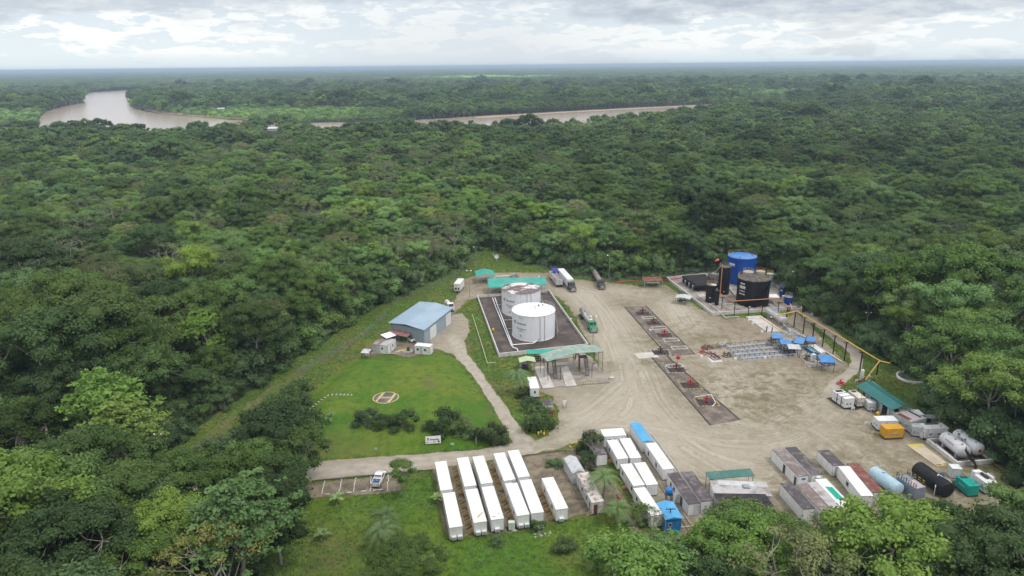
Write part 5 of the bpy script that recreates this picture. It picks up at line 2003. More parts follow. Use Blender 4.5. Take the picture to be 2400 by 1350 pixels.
for (A, B, C, h, lb, sl) in ((c5f(1500, 845), c5f(1960, 798), c5f(1478, 790), 3.5, 'black shade cloth stretched along the front of the mess building', .3), (c5f(1600, 960), c5f(2080, 940), c5f(1520, 860), 3.2, 'large sagging black shade cloth roof over the mess yard', .5)):
    loc, ang, w_, l_ = frame(A, B, C, h)
    o = T('shade_cloth', lb, 'shade cloth', loc, ang)
    m = MB()
    nx, ny = 16, 6
    vs = []
    for j in range(ny + 1):
        for i in range(nx + 1):
            u, v = i / nx, j / ny
            zz = h + sl * v + .18 * math.sin(u * 19) * (1 - v) - .30 * math.sin(math.pi * ((u * 4) % 1)) * math.sin(math.pi * v)
            vs.append((-w_ / 2 + w_ * u, -l_ / 2 + l_ * v + .15 * math.sin(u * 13) * (1 - v), zz))
    m.add(vs, [(j * (nx + 1) + i, j * (nx + 1) + i + 1, (j + 1) * (nx + 1) + i + 1, (j + 1) * (nx + 1) + i) for j in range(ny) for i in range(nx)], True)
    m.build('cloth', BTARP, o)
    for x in (-w_ / 2 + .1, 0, w_ / 2 - .1):
        for y in (-l_ / 2 + .1, l_ / 2 - .1):
            MB().cyl((x, y, 0), (x, y, h - .1), .05, 5).build('pole', WOOD, o)

# blue cabin with water tank
o = cabin('blue_cabin', 'small bright blue cabin with a hipped blue roof by the kerb', 'cabin', c5f(1035, 1015), c5f(1155, 992), c5f(975, 900), 3.0, CABB, SKYB, w_=3.0, l_=5.0, base=.05, over=.2, gable=.45,
          doors=[('L', .5, .8, 2.1, DBLUE)], win=[('F', .3, .5, 1.3, 1.9)])
g_ = U(*c5f(1055, 905))
o = T('water_tank', 'small blue water tank on a stand behind the blue cabin', 'water tank', (g_.x, g_.y, 0))
MB().revolve([(.02, 3.0), (.75, 3.0), (.75, 4.1), (.45, 4.35), (.02, 4.38)], 14).build('tank', CABB, o)
m = MB()
for x in (-.5, .5):
    for y in (-.5, .5):
        m.box(x - .05, x + .05, y - .05, y + .05, 0, 2.98)
m.build('stand', DBLUE, o)
# power pole in front of the blue cabin
g_ = U(*c5f(1068, 1095))
H = hgt(*c5f(1068, 915), g_)
o = T('power_pole', 'dark utility pole with insulator crossarm before the blue cabin', 'utility pole', (g_.x, g_.y, 0))
MB().cyl((0, 0, 0), (0, 0, H), .12, 8, .09).build('pole', DARK, o)
m = MB().box(-.9, .9, -.06, .06, H - .3, H - .18)
for x in (-.8, -.3, .3, .8):
    m.cyl((x, 0, H - .18), (x, 0, H + .1), .05, 6)
m.build('crossarm', DARK, o)

# ================================================================ WHITE TANK PAIR AND BUND
BUND = px(c1f, [(1108, 552), (1772, 500), (2134, 1010), (1308, 1100)])
BP = [Vector(p) for p in GP(BUND)]
m = MB().prism([(p.x, p.y) for p in BP], .06, .26)
struct(m.build('bund_floor', BUNDF))
wall_run('bund_wall', 'low white wall enclosing the two big white tanks', BUND[::-1], 1.25, .28, BUNDW, cat='bund wall')


def white_parts(no):
    def f(o, r, h, view):
        a = view - .62
        wrap_text(o, 'Amerisur', .95, r, a + .03, h * .63, LETTER, .012)
        logo_ring(o, r, a - 2.55 / r, h * .64 + .3, .55, LETTER)
        wrap_text(o, 'ALMACENAMIENTO', .42, r, a, h * .44, LETTER, .008)
        wrap_text(o, 'CRUDO', .42, r, a, h * .36, LETTER, .008)
        wrap_text(o, 'TK-10' + str(no), .55, r, a, h * .86, LGREY)
        m = MB()
        R_ = r + .035
        vs = []
        for (dx, dz) in ((-.35, 0), (.35, 0), (0, .55)):
            vs.append((R_ * math.cos(a + dx / R_), R_ * math.sin(a + dx / R_), h * .16 + dz))
        m.add(vs, [(0, 1, 2)]).build('hazard_mark', LETTER, o)
        m = MB()
        for q in (.30, .52):
            b = view + q
            m.cyl(((r + .1) * math.cos(b), (r + .1) * math.sin(b), .2), ((r + .1) * math.cos(b), (r + .1) * math.sin(b), h), .06, 5)
        m.build('downpipe', GREY, o)
        m = MB()
        for q in np.arange(-1.2, 1.5, .24):
            b = view + q
            m.box((r + .09) * math.cos(b) - .03, (r + .09) * math.cos(b) + .03, (r + .09) * math.sin(b) - .03, (r + .09) * math.sin(b) + .03, h - .75, h + .02)
        m.build('rail_bracket', LGREY, o)
        spiral_stair(o, r, h, view + 1.35, view + 2.6, LGREY)
        b = view + .22
        m = MB().cyl(((r - .05) * math.cos(b), (r - .05) * math.sin(b), .8), ((r + .9) * math.cos(b), (r + .9) * math.sin(b), .8), .22, 8)
        m.cyl(((r + .5) * math.cos(b), (r + .5) * math.sin(b), .6), ((r + .5) * math.cos(b), (r + .5) * math.sin(b), 1.5), .1, 6)
        m.build('outlet_valve', LGREY, o)
        m = MB()
        zt = h + .25
        if no == 2:
            m.pipe([(r * .1, -r * .15, zt - .1), (r * .1, -r * .15, zt + .9), (r * .03, -r * .15, zt + 1.15), (-r * .03, -r * .15, zt + .95)], .09, 6)
            m.cyl((r * .25, r * .35, zt - .2), (r * .25, r * .35, zt + .6), .3, 8)
            m.cyl((r * .45, r * .5, zt - .3), (r * .45, r * .5, zt + .3), .22, 8)
            m.pipe([(r * .72, r * .45, zt - .2), (r * .72, r * .45, zt + .9)], .08, 5)
            m.build('roof_vent', GREY, o)
    return f


vtank('storage_tank', 'big white tank with a clean white roof, the nearer of the two', tank_fit(*c1f(1630, 962), 50.3, c1f(0, 728)[1]), TANKW, TANKR, LGREY, parts=white_parts(2))
vtank('storage_tank', 'big white tank with a peeling dark and white roof behind the clean one', tank_fit(c1f(1515, 0)[0], c1f(0, 733)[1], 45.5, c1f(0, 520)[1]), TANKW, TANKT, LGREY, parts=white_parts(1))
# pipes in the bund
pz = .75
for dx, lb in ((0, 'long white pipe along the bund, outer of the two'), (22, 'long white pipe along the bund, inner of the two')):
    pts = [U3(c1f(1248 + dx, 548), pz), U3(c1f(1275 + dx, 625), pz), U3(c1f(1420 + dx * .6, 985), pz)]
    if dx == 0:
        pts += [U3(c1f(1440, 1010), pz), U3(c1f(1475, 1020), pz), U3(c1f(1490, 1055), pz)]
    else:
        pts += [U3(c1f(1500, 980), pz), U3(c1f(1625, 970), pz), U3(c1f(1665, 945), pz)]
    pipe_thing('white_pipe', lb, pts, .17, TANKW, sup=4.0)
for (a, b, lb) in (((1280, 612), (1340, 610), 'short white pipe running to the back tank'), ((1350, 755), (1425, 752), 'short white pipe in the gap between the tanks'), ((1385, 835), (1425, 832), 'short grey pipe by the front tank'),
                   ((1695, 560), (1760, 640), 'white pipe behind the front tank'), ((1835, 820), (1862, 862), 'white pipe stub right of the front tank')):
    pipe_thing('white_pipe', lb, [U3(c1f(*a), .6), U3(c1f(*b), .6)], .11, LGREY, sup=3)
g_ = U(*c1f(1255, 870))
o = T('foam_monitor', 'small yellow monitor standing on the black bund floor', 'monitor', (g_.x, g_.y, .26))
MB().revolve([(.02, 0), (.35, 0), (.42, .7), (.3, 1.3), (.02, 1.4)], 10).build('body', YELLOW, o)
MB().cyl((0, 0, 1.3), (.2, 0, 1.75), .1, 6).build('nozzle', DARK, o)

# ================================================================ LOADING BAY
slab('loading_apron', 'worn concrete apron in front of the loading shelter', px(c8f, [(235, 395), (900, 290), (1100, 570), (345, 632)]), .10, .30, CONC)
for k, (q, lb) in enumerate((([(250, 400), (365, 390), (480, 628), (345, 640)], 'pale concrete wheel ramp, western of the two'), ([(545, 400), (625, 390), (728, 608), (605, 618)], 'pale concrete wheel ramp, eastern of the two'))):
    slab('wheel_ramp', lb, px(c8f, q), .2, .46, LCONC, 'ramp', 'ramps of the loading bay')
mm = MB()
ka, kb = U(*c8f(735, 588)), U(*c8f(960, 575))
for k in range(9):
    a = ka + (kb - ka) * (k / 9)
    b = ka + (kb - ka) * ((k + .55) / 9)
    mm.box(a.x, b.x, a.y - .15, a.y + .15, .1, .5)
o = mm.build('painted_kerb', YSTRIPE)
tag(o, 'yellow painted kerb blocks along the front of the loading apron', 'kerb')
shelter('loading_roof', 'faded green gable roof over the tanker loading racks', c1f(1760, 1140), c1f(2215, 1108), c1f(1700, 1088), 6.2, FGREEN, gable=1.0, ridge='y', w_=17.5, l_=5.5, npost=3, post=DARK)
shelter('loading_roof', 'bright green flat roof strip behind the loading racks', c1f(1565, 1070), c1f(1935, 1035), c1f(1562, 1040), 3.4, TEAL, w_=14, l_=2.6, slope=.3, post=DARK)
shelter('pump_shelter', 'small pale green gable roof over the pump by the loading bay', c1f(1500, 1150), c1f(1632, 1140), c1f(1488, 1100), 3.3, PGREEN, gable=.5, ridge='y', w_=4.6, l_=3.4)
g_ = U(*c8f(145, 400))
o = T('pump_skid', 'dark pump set under the pale green roof', 'pump', (g_.x, g_.y, .2))
MB().box(-1, 1, -.8, .8, 0, .25).build('base', DARK, o)
MB().cyl((-.8, 0, .8), (.7, 0, .8), .45, 10).build('motor', DBLUE, o)
MB().cyl((.2, -.5, .3), (.2, -.5, 1.3), .2, 8).build('valve', RED, o)
for bx, by, tx, ty, lb in ((490, 530, 470, 320, 'black loading stair tower with arms, western of the two'), (850, 500, 820, 285, 'black loading stair tower with arms, eastern of the two')):
    g_ = U(*c8f(bx, by))
    o = T('loading_rack', lb, 'loading rack', (g_.x, g_.y, .3), .12, 'loading racks under the faded roof')
    m = MB()
    for x in (-.45, .45):
        m.pipe([(x, 0, 0), (x, 3.2, 4.2)], .06, 4)
        m.pipe([(x, 0, 1), (x, 3.2, 5.2), (x, 5, 5.2)], .035, 4)
    for k in range(12):
        m.box(-.45, .45, 3.2 * k / 12, 3.2 * k / 12 + .22, 4.2 * k / 12 + .2, 4.2 * k / 12 + .25)
    m.build('stair', DARK, o)
    m = MB().box(-1.6, .6, 3.2, 5.2, 4.15, 4.25)
    for x in (-1.5, .5):
        for y in (3.3, 5.1):
            m.box(x - .06, x + .06, y - .06, y + .06, 0, 4.15)
    m.build('platform', DARK, o)
    m = MB()
    for k in range(3):
        y = 3.4 + k * .6
        m.pipe([(-1.6, y, .2), (-1.6, y, 5), (-2.6, y - .3, 5.3), (-2.9, y - .5, 3.6)], .08, 5)
    m.build('loading_arm', LGREY if 0 else WOOD, o)
for bx, by, ty, lb in ((545, 540, 375, 'thin inverted L gantry post between the ramps'), (898, 515, 345, 'thin inverted L gantry post at the eastern bay')):
    g_ = U(*c8f(bx, by))
    H = hgt(*c8f(bx, ty), g_)
    m = MB().pipe([(0, 0, .2), (0, 0, H), (1.6, .3, H + .1)], .07, 5)
    m.pipe([(0, 0, H - .8), (.9, .15, H)], .05, 4)
    o = m.build('gantry_post', DARK)
    o.location = (g_.x, g_.y, 0)
    tag(o, lb, 'post')
cabin('guard_cabin', 'white raised cabin behind the palm at the loading bay', 'cabin', c8f(208, 625), c8f(315, 615), c8f(165, 475), 3.4, WHITE, WROOF, w_=2.3, l_=7.0, base=.9, win=[('F', .5, .4, 1.9, 2.6)], doors=[('F', .25, .6, 2.8, WHITE)], steps=[('R', .1)])
cabin('guard_hut', 'small hut with red lower wall and dark roof by the yard entrance', 'hut', c8f(362, 808), c8f(445, 800), c8f(345, 765), 3.3, WHITE, DROOF, w_=2.3, l_=2.6, base=.1,
      extras=lambda o, w_, l_, h: [MB().box(-w_ / 2 - .03, w_ / 2 + .03, -l_ / 2 - .04, l_ / 2, .15, 1.5).build('red_panel', RED, o), MB().box(-w_ / 2 - .2, w_ / 2 + .2, -l_ / 2 - .9, -l_ / 2, 2.1, 2.2).build('awning', MAROON, o)])
g_ = U(*c8f(590, 850))
o = T('sign_board', 'white two legged notice board standing alone in the yard', 'sign', (g_.x, g_.y, .13), .2)
MB().box(-.5, .5, -.05, .05, .7, 2.1).build('panel', WHITE, o)
for x in (-.4, .4):
    MB().pipe([(x, -.35, 0), (x, 0, 1.6)], .04, 4).build('leg', DARK, o)
    MB().pipe([(x, .35, 0), (x, 0, 1.6)], .04, 4).build('leg', DARK, o)
g_ = U(*c8f(1122, 530))
o = T('concrete_box', 'small pale concrete box at the corner of the loading apron', 'concrete box', (g_.x, g_.y, .13))
MB().box(-.55, .55, -.45, .45, 0, .6).build('body', LCONC, o)
MB().box(-.62, .62, -.52, .52, .6, .72).build('lid', LCONC, o)

# ================================================================ WAREHOUSE
A, B, C = c1f(275, 780), c1f(612, 850), c1f(570, 582)
loc, ang, w_, l_ = frame(A, B, C, 5.2)
br = U(*c1f(880, 640), 5.2)
nl, nr, fl = U(*A, 5.2), U(*B, 5.2), U(*C, 5.2)
c = (nl + nr + fl + br) / 4
o = T('warehouse', 'long warehouse with blue grey walls and a low blue grey metal roof', 'warehouse', (c.x, c.y, 0))
P = [nl - c, nr - c, br - c, fl - c]
def ins(P, k):
    return [p - p.normalized() * k for p in P]
W_ = [(p.x, p.y) for p in ins(P, .9)]
MB().prism(W_, 0, 4.95).build('wall', WAREW, o)
m = MB()
mid1, mid2 = (P[0] + P[1]) / 2, (P[3] + P[2]) / 2
z0, zr = 5.2, 5.9
vs = [(P[0].x, P[0].y, z0), (P[1].x, P[1].y, z0), (P[2].x, P[2].y, z0), (P[3].x, P[3].y, z0), (mid1.x, mid1.y, zr), (mid2.x, mid2.y, zr)]
vs += [(x, y, zz - .12) for x, y, zz in vs]
m.add(vs, [(0, 4, 5, 3), (4, 1, 2, 5), (9, 11, 10, 6), (11, 8, 7, 10), (1, 4, 10, 7), (4, 0, 6, 10), (2, 1, 7, 8), (5, 2, 8, 11), (3, 5, 11, 9), (0, 3, 9, 6)])
m.build('roof', WARER, o)
e1, e2 = Vector(W_[1] + (0,)), Vector(W_[2] + (0,))
dn = (e2 - e1).normalized()
nn = Vector((dn.y, -dn.x, 0))
Lr = (e2 - e1).length
for (a, b, hh, nm) in ((.20, .42, 4.0, 'sliding_door'), (.80, .98, 4.1, 'sliding_door')):
    q = [e1 + dn * Lr * a, e1 + dn * Lr * b]
    m = MB().prism([(q[0].x, q[0].y), (q[0].x + nn.x * .1, q[0].y + nn.y * .1), (q[1].x + nn.x * .1, q[1].y + nn.y * .1), (q[1].x, q[1].y)], .02, hh)
    dd = m.build(nm, WHITE, o)
    m = MB()
    for k in range(1, 4):
        s_ = q[0] + (q[1] - q[0]) * k / 4 + nn * .12
        m.box(s_.x - .04, s_.x + .04, s_.y - .04, s_.y + .04, .1, hh)
    m.build('door_joint', LGREY, dd)
loc2 = Vector((c.x, c.y, 0))
# awning with bins on the near wall
f0, f1 = Vector(W_[0] + (0,)), Vector(W_[1] + (0,))
df = (f1 - f0).normalized()
nf = Vector((df.y, -df.x, 0))
o2 = T('awning', 'faded maroon awning against the near wall of the warehouse', 'awning', (c.x, c.y, 0))
q0, q1 = f0 + df * .6 + nf * .05, f0 + df * (f1 - f0).length * .62 + nf * .05
m = MB()
vs = [(q0.x, q0.y, 3.0), (q1.x, q1.y, 3.0), (q1.x + nf.x * 2.2, q1.y + nf.y * 2.2, 2.4), (q0.x + nf.x * 2.2, q0.y + nf.y * 2.2, 2.4)]
m.add(vs + [(x, y, zz - .06) for x, y, zz in vs], [(3, 2, 1, 0), (4, 5, 6, 7), (2, 3, 7, 6), (1, 2, 6, 5), (3, 0, 4, 7)]).build('roof', MAROON, o2)
for q in (q0, (q0 + q1) / 2, q1):
    MB().cyl((q.x + nf.x * 2, q.y + nf.y * 2, 0), (q.x + nf.x * 2, q.y + nf.y * 2, 2.4), .06, 5).build('post', CGREEN if 0 else GREY, o2)


def dumpster(label, p, w_, l_, h, m_, rz):
    g_ = U(*p)
    o = T('waste_skip', label, 'skip', (g_.x, g_.y, .14), rz)
    m = MB()
    m.prism([(-w_ / 2, -l_ / 2), (w_ / 2, -l_ / 2), (w_ / 2, l_ / 2), (-w_ / 2, l_ / 2)], .15, h)
    for x in (-w_ / 2, w_ / 2):
        m.box(x - .06, x + .06, -l_ / 2 - .05, l_ / 2 + .05, h - .1, h + .04)
    m.build('body', m_, o)
    for k in range(3):
        x = -w_ / 2 + w_ * (k + .5) / 3
        MB().box(x - w_ / 7, x + w_ / 7, -l_ / 2, l_ / 2, h + .002, h + .08).build('lid', m_, o)
    return o


ra = math.atan2(df.y, df.x)
dumpster('large green skip under the maroon awning', c1f(455, 945), 4.2, 2.0, 2.2, mat('green_skip_paint', (.02, .20, .08), .5, (.03, .14, .06), 1), ra)
dumpster('red skip in the shade of the maroon awning', c1f(330, 918), 2.4, 1.8, 1.9, mat('crimson_skip_paint', (.42, .02, .05), .5), ra)
cabin('site_hut', 'white hut with grey roof beside the dark roofed hut behind the helipad', 'hut', c1f(196, 985), c1f(262, 1000), c1f(270, 925), 2.9, DIRTW if 0 else WHITE, GROOF, w_=2.7, l_=5.6, base=.1, win=[('F', .3, .5, 1.5, 2.1), ('R', .6, .5, 1.2, 2.2)], doors=[('R', .35, .8, 2.3, LGREY), ('R', .85, .6, 2.3, LGREY)], ac=[])
cabin('site_hut', 'grey sided hut with a dark littered roof at the fence behind the helipad', 'hut', c1f(130, 978), c1f(192, 985), c1f(205, 920), 2.9, LGREY, BROOF, w_=2.3, l_=5.6, base=.1)
shelter('tarpaulin_roof', 'bright white square tarpaulin roof beside the maroon awning', c1f(262, 925), c1f(318, 905), c1f(218, 905), 3.6, WTARP, w_=3.6, l_=3.4, slope=.3)
cabin('site_hut', 'small white hut with two dark windows facing the helipad', 'hut', c1f(522, 990), c1f(665, 1003), c1f(545, 968), 2.8, WHITE, WROOF, w_=4.9, l_=2.4, base=.1, win=[('F', .2, .6, 1.3, 1.95), ('F', .68, .6, 1.3, 1.95)], doors=[('F', .42, .9, 2.4, LGREY)])
shelter('open_shed', 'little open shed with a grey sheet roof at the lawn fence', c1f(20, 1060), c1f(80, 1050), c1f(60, 1022), 2.3, LGREY, w_=2.38, l_=2.6, slope=.3, post=DARK)
MB_ = MB()
for k in range(7):
    a = U(*c1f(350 + k * 22, 1052 - k * 9 + (k % 3) * 14))
    MB_.box(a.x, a.x + 2.2, a.y, a.y + .22, .14, .24 + .04 * (k % 2))
MB_ = None
for k, (q, mt, lb) in enumerate((((365, 1050), PLANK, 'white plank lying nearest the white hut pair'), ((392, 1046), PLANK, 'second white plank beside the first on the bare earth'), ((425, 1040), YELLOW, 'yellow timber on the bare earth by the scrap pile'), ((450, 1035), YELLOW, 'short yellow timber at the scrap pile'), ((300, 1075), PLANK, 'long pole lying at the lawn edge'))):
    a = U(*c1f(*q))
    m = MB().box(-1.3, 1.3, -.14, .14, 0, .1)
    o = m.build('timber', mt)
    o.location = (a.x, a.y, .3 if k == 4 else .16)
    o.rotation_euler = (0, 0, .9 if k < 4 else -.1)
    tag(o, lb, 'timber')
g_ = U(*c1f(465, 1045))
o = T('scrap_drum', 'dark open drum on a grey mat near the small white hut', 'drum', (g_.x, g_.y, .15))
MB().cyl((0, 0, 0), (0, 0, 1.0), .45, 12, cap=False).build('body', DARK, o)
MB().box(-1.6, 1.6, -1.4, 1.2, 0, .05).build('mat', GREY, o)


# ================================================================ VEHICLES
def wheels(o, w_, ys, r=.5, dual=True):
    for y in ys:
        for s_ in (-1, 1):
            x0 = s_ * w_ / 2
            x1 = x0 - s_ * (.55 if dual else .28)
            wh = MB().cyl((min(x0, x1), y, r), (max(x0, x1), y, r), r, 14).build('wheel', TYRE, o)
            MB().cyl((x0 - s_ * .02, y, r), (x0 + s_ * .03, y, r), r * .5, 8).build('rim', LGREY, wh)


def cab(o, y0, w_, m_, L=2.2, hood=True):
    """conventional tractor: y0 rear of the cab, nose towards -y"""
    yh = y0 - L
    m = MB()
    prof = [(y0, .7), (y0, 3.0), (y0 - .4, 3.15), (yh + .35, 3.05), (yh, 2.0)]
    if hood:
        prof += [(yh - 1.7, 1.75), (yh - 1.9, 1.0), (yh - 1.9, .7)]
    else:
        prof += [(yh - .15, .7)]
    vs = [(-w_ / 2, y, z_) for y, z_ in prof] + [(w_ / 2, y, z_) for y, z_ in prof]
    n = len(prof)
    m.add(vs, [tuple(range(n)), tuple(range(2 * n - 1, n - 1, -1))] + [(i, n + i, n + (i + 1) % n, (i + 1) % n) for i in range(n)])
    cb = m.build('cab', m_, o)
    m = MB()
    z0_, z1_ = 2.1, 2.95
    m.add([(-w_ * .43, yh - .02 + .02, 2.12), (w_ * .43, yh, 2.12), (w_ * .40, yh + .30, 2.98), (-w_ * .40, yh + .30, 2.98)], [(0, 1, 2, 3)])
    for v in range(len(m.v)):
        m.v[v] = (m.v[v][0], m.v[v][1] - .04, m.v[v][2])
    for s_ in (-1, 1):
        m.box(s_ * w_ / 2 - .02, s_ * w_ / 2 + .02, yh + .4, yh + 1.3, 2.0, 2.8)
    m.build('windscreen', GLASS, cb)
    m = MB().box(-w_ * .3, w_ * .3, yh - 1.96 if hood else yh - .2, yh - 1.9 if hood else yh - .14, .9, 1.6)
    m.box(-w_ / 2, w_ / 2, yh - 2.1 if hood else yh - .3, yh - 1.9 if hood else yh - .15, .5, .8)
    m.build('bumper', CHROME, cb)
    m = MB()
    for s_ in (-1, 1):
        m.cyl((s_ * w_ * .5, y0 + .15, 1), (s_ * w_ * .5, y0 + .15, 3.6), .09, 6)
    m.build('exhaust', CHROME, cb)
    return yh - 1.9


def tanker(label, P, Q, L, tm, cm, r=1.0):
    """P nose on the ground, Q tail on the ground (pixels)"""
    a, b = U(*P), U(*Q)
    d = (b - a).normalized()
    ang = math.atan2(d.y, d.x) - math.pi / 2
    L = (b - a).length if L is None else L
    c = a + d * L / 2
    o = T('tanker_truck', label, 'tanker truck', (c.x, c.y, .14), ang)
    MB().box(-.5, .5, -L / 2 + 1.5, L / 2 - .3, .75, 1.0).build('chassis', DARK, o)
    y0 = -L / 2 + 4.2
    prof = [(.02, y0 + .5), (r * .7, y0 + .6), (r, y0 + .9), (r, L / 2 - .5), (r * .7, L / 2 - .2), (.02, L / 2 - .1)]
    MB().revolve(prof, 18, (0, 0, 2.15), 'Y').build('tank', tm, o)
    m = MB()
    for k in range(4):
        y = y0 + 1.6 + k * (L / 2 - y0 - 2.6) / 3
        m.cyl((0, y, 2.1 + r), (0, y, 2.4 + r), .28, 8)
    m.box(-.25, .25, y0 + 1, L / 2 - .8, 2.12 + r, 2.18 + r)
    m.build('hatch', GREY, o)
    cab(o, y0, 2.4, cm)
    wheels(o, 2.5, [-L / 2 + .9, y0 - .2, L / 2 - 1.2, L / 2 - 2.5, L / 2 - 3.8])
    return o


tanker('tanker truck with a bright green cab and silver tank beside the bund', c1f(2195, 882), c1f(2075, 715), None, CHROME, CGREEN, 1.05)
BRT = mat('brown_tank_paint', (.24, .15, .14), .35, (.35, .28, .27), .5)
tanker('tanker truck with a dark cab and brown tank parked near the trees', c1f(2270, 478), c1f(2185, 345), None, BRT, DARK, 1.0)


def box_truck(label, P, Q, bm, cm, hb=3.6, cabin_=True, cover=None):
    a, b = U(*P), U(*Q)
    d = (b - a).normalized()
    ang = math.atan2(d.y, d.x) - math.pi / 2
    L = (b - a).length
    c = (a + b) / 2
    o = T('box_truck' if cabin_ else 'trailer', label, 'truck' if cabin_ else 'trailer', (c.x, c.y, .14), ang)
    y0 = -L / 2 + (4.0 if cabin_ else .2)
    MB().box(-.5, .5, -L / 2 + (1.5 if cabin_ else .3), L / 2 - .3, .75, 1.0).build('chassis', DARK, o)
    m = MB()
    if cover == 'open':
        for bx_ in ((-1.25, -1.17, y0 + .3, L / 2), (1.17, 1.25, y0 + .3, L / 2), (-1.17, 1.17, y0 + .3, y0 + .38), (-1.17, 1.17, L / 2 - .08, L / 2)):
            m.box(bx_[0], bx_[1], bx_[2], bx_[3], 1.05, hb)
        m.build('cargo_box', bm, o)
        MB().box(-1.17, 1.17, y0 + .38, L / 2 - .08, 1.05, hb - .6).build('load', mat('rubble_load', (.35, .32, .31), .9, (.15, .13, .13), 1.2, bump=.5), o)
    else:
        m.box(-1.25, 1.25, y0 + .3, L / 2, 1.02, hb)
        m.build('cargo_box', bm, o)
    if cabin_:
        cab(o, y0, 2.4, cm)
        wheels(o, 2.5, [-L / 2 + .9, y0 + .9, L / 2 - 1.2, L / 2 - 2.5])
    else:
        wheels(o, 2.5, [-L / 2 + 1.2, L / 2 - 1.2, L / 2 - 2.5])
    return o


box_truck('truck with a long white box body and dark cab facing the yard', c1f(2000, 500), c1f(1880, 362), WHITE, DARK, 3.9)
box_truck('grey open topped trailer filled with rubble beside the white box truck', c1f(1875, 458), c1f(1800, 370), LGREY, DARK, 3.3, False, 'open')
o = box_truck('second trailer under a dark blue cover behind the rubble trailer', c1f(1850, 385), c1f(1815, 345), mat('blue_tarpaulin', (.04, .05, .28), .6), DARK, 3.3, False)
cabin('site_container', 'white refrigerated container on blocks near the left fence', 'container', c1f(888, 415), c1f(968, 395), c1f(948, 342), 3.9, WHITE, WROOF, w_=2.38, l_=7.0, base=1.0, win=[('F', .3, .8, 1.5, 2.2), ('F', .75, .5, 1.4, 2.2)], extras=seams(LGREY, 5, 'RF'))
# white service truck behind the warehouse
a = U(*c1f(890, 688))
o = T('service_truck', 'white service truck with pale tank parked behind the warehouse corner', 'truck', (a.x - 2.0, a.y + 3.2, .14), .35)
MB().box(-.5, .5, -3.4, 3.4, .7, .95).build('chassis', DARK, o)
cab(o, -1.2, 2.2, WHITE, 1.8, False)
MB().revolve([(.02, -.9), (.8, -.85), (.95, -.6), (.95, 2.9), (.8, 3.2), (.02, 3.3)], 14, (0, 0, 1.95), 'Y').build('tank', DIRTW, o)
wheels(o, 2.3, [-2.4, 2.3], .48)


def pickup(label, g_, rz, m_, z=.14, load=None):
    o = T('pickup_truck', label, 'pickup truck', (g_.x, g_.y, z), rz)
    prof = [(2.65, .5), (2.65, 1.05), (.55, 1.08), (.3, 1.75), (-.95, 1.78), (-1.55, 1.12), (-2.5, 1.0), (-2.65, .8), (-2.65, .45)]
    n = len(prof)
    w_ = 1.8
    vs = [(-w_ / 2 * (.86 if z_ > 1.5 else 1), y, z_) for y, z_ in prof] + [(w_ / 2 * (.86 if z_ > 1.5 else 1), y, z_) for y, z_ in prof]
    MB().add(vs, [tuple(range(n)), tuple(range(2 * n - 1, n - 1, -1))] + [(i, n + i, n + (i + 1) % n, (i + 1) % n) for i in range(n)]).build('body', m_, o)
    MB().box(-.76, .76, .75, 2.5, 1.06, 1.1).build('cargo_bed', DARK, o)
    m = MB()
    for x in (-.88, .8):
        m.box(x, x + .08, .6, 2.62, 1.06, 1.3)
    m.box(-.8, .8, 2.55, 2.63, 1.06, 1.3)
    m.build('bed_side', m_, o)
    m = MB()
    m.add([(-.74, -1.5, 1.2), (.74, -1.5, 1.2), (.68, -1.0, 1.76), (-.68, -1.0, 1.76)], [(0, 1, 2, 3)])
    m.v = [(x, y - .04, z_ + .02) for x, y, z_ in m.v]
    m.add([(-.7, .46, 1.25), (.7, .46, 1.25), (.66, .36, 1.7), (-.66, .36, 1.7)], [(3, 2, 1, 0)])
    for s_ in (-1, 1):
        m.add([(s_ * .90, -1.3, 1.15), (s_ * .90, .4, 1.15), (s_ * .79, .2, 1.66), (s_ * .79, -.9, 1.66)], [(0, 1, 2, 3)])
    m.build('window', GLASS, o)
    for y in (-1.75, 1.65):
        for s_ in (-1, 1):
            MB().cyl((s_ * .92, y, .38), (s_ * .68, y, .38), .38, 12).build('wheel', TYRE, o)
    for s_ in (-1, 1):
        MB().box(s_ * .62 - .15, s_ * .62 + .15, 2.66, 2.7, .8, 1.0).build('tail_light', RED, o)
    if load:
        m = MB()
        for k in range(5):
            x, y = random.uniform(-.5, .4), random.uniform(.9, 2.1)
            m.box(x, x + .35, y, y + .3, 1.1, 1.25 + random.random() * .3)
        m.build('load', load, o)
    return o


pa = U(*c7f(702, 1180))
pickup('white pickup truck parked in the marked bays with its bed loaded', pa, math.pi - .10, WHITE, .14, BLUET)
pb = U(*c1f(545, 950))
pickup('white pickup parked at the corner of the warehouse', pb, -.9 + math.pi, WHITE, .15)

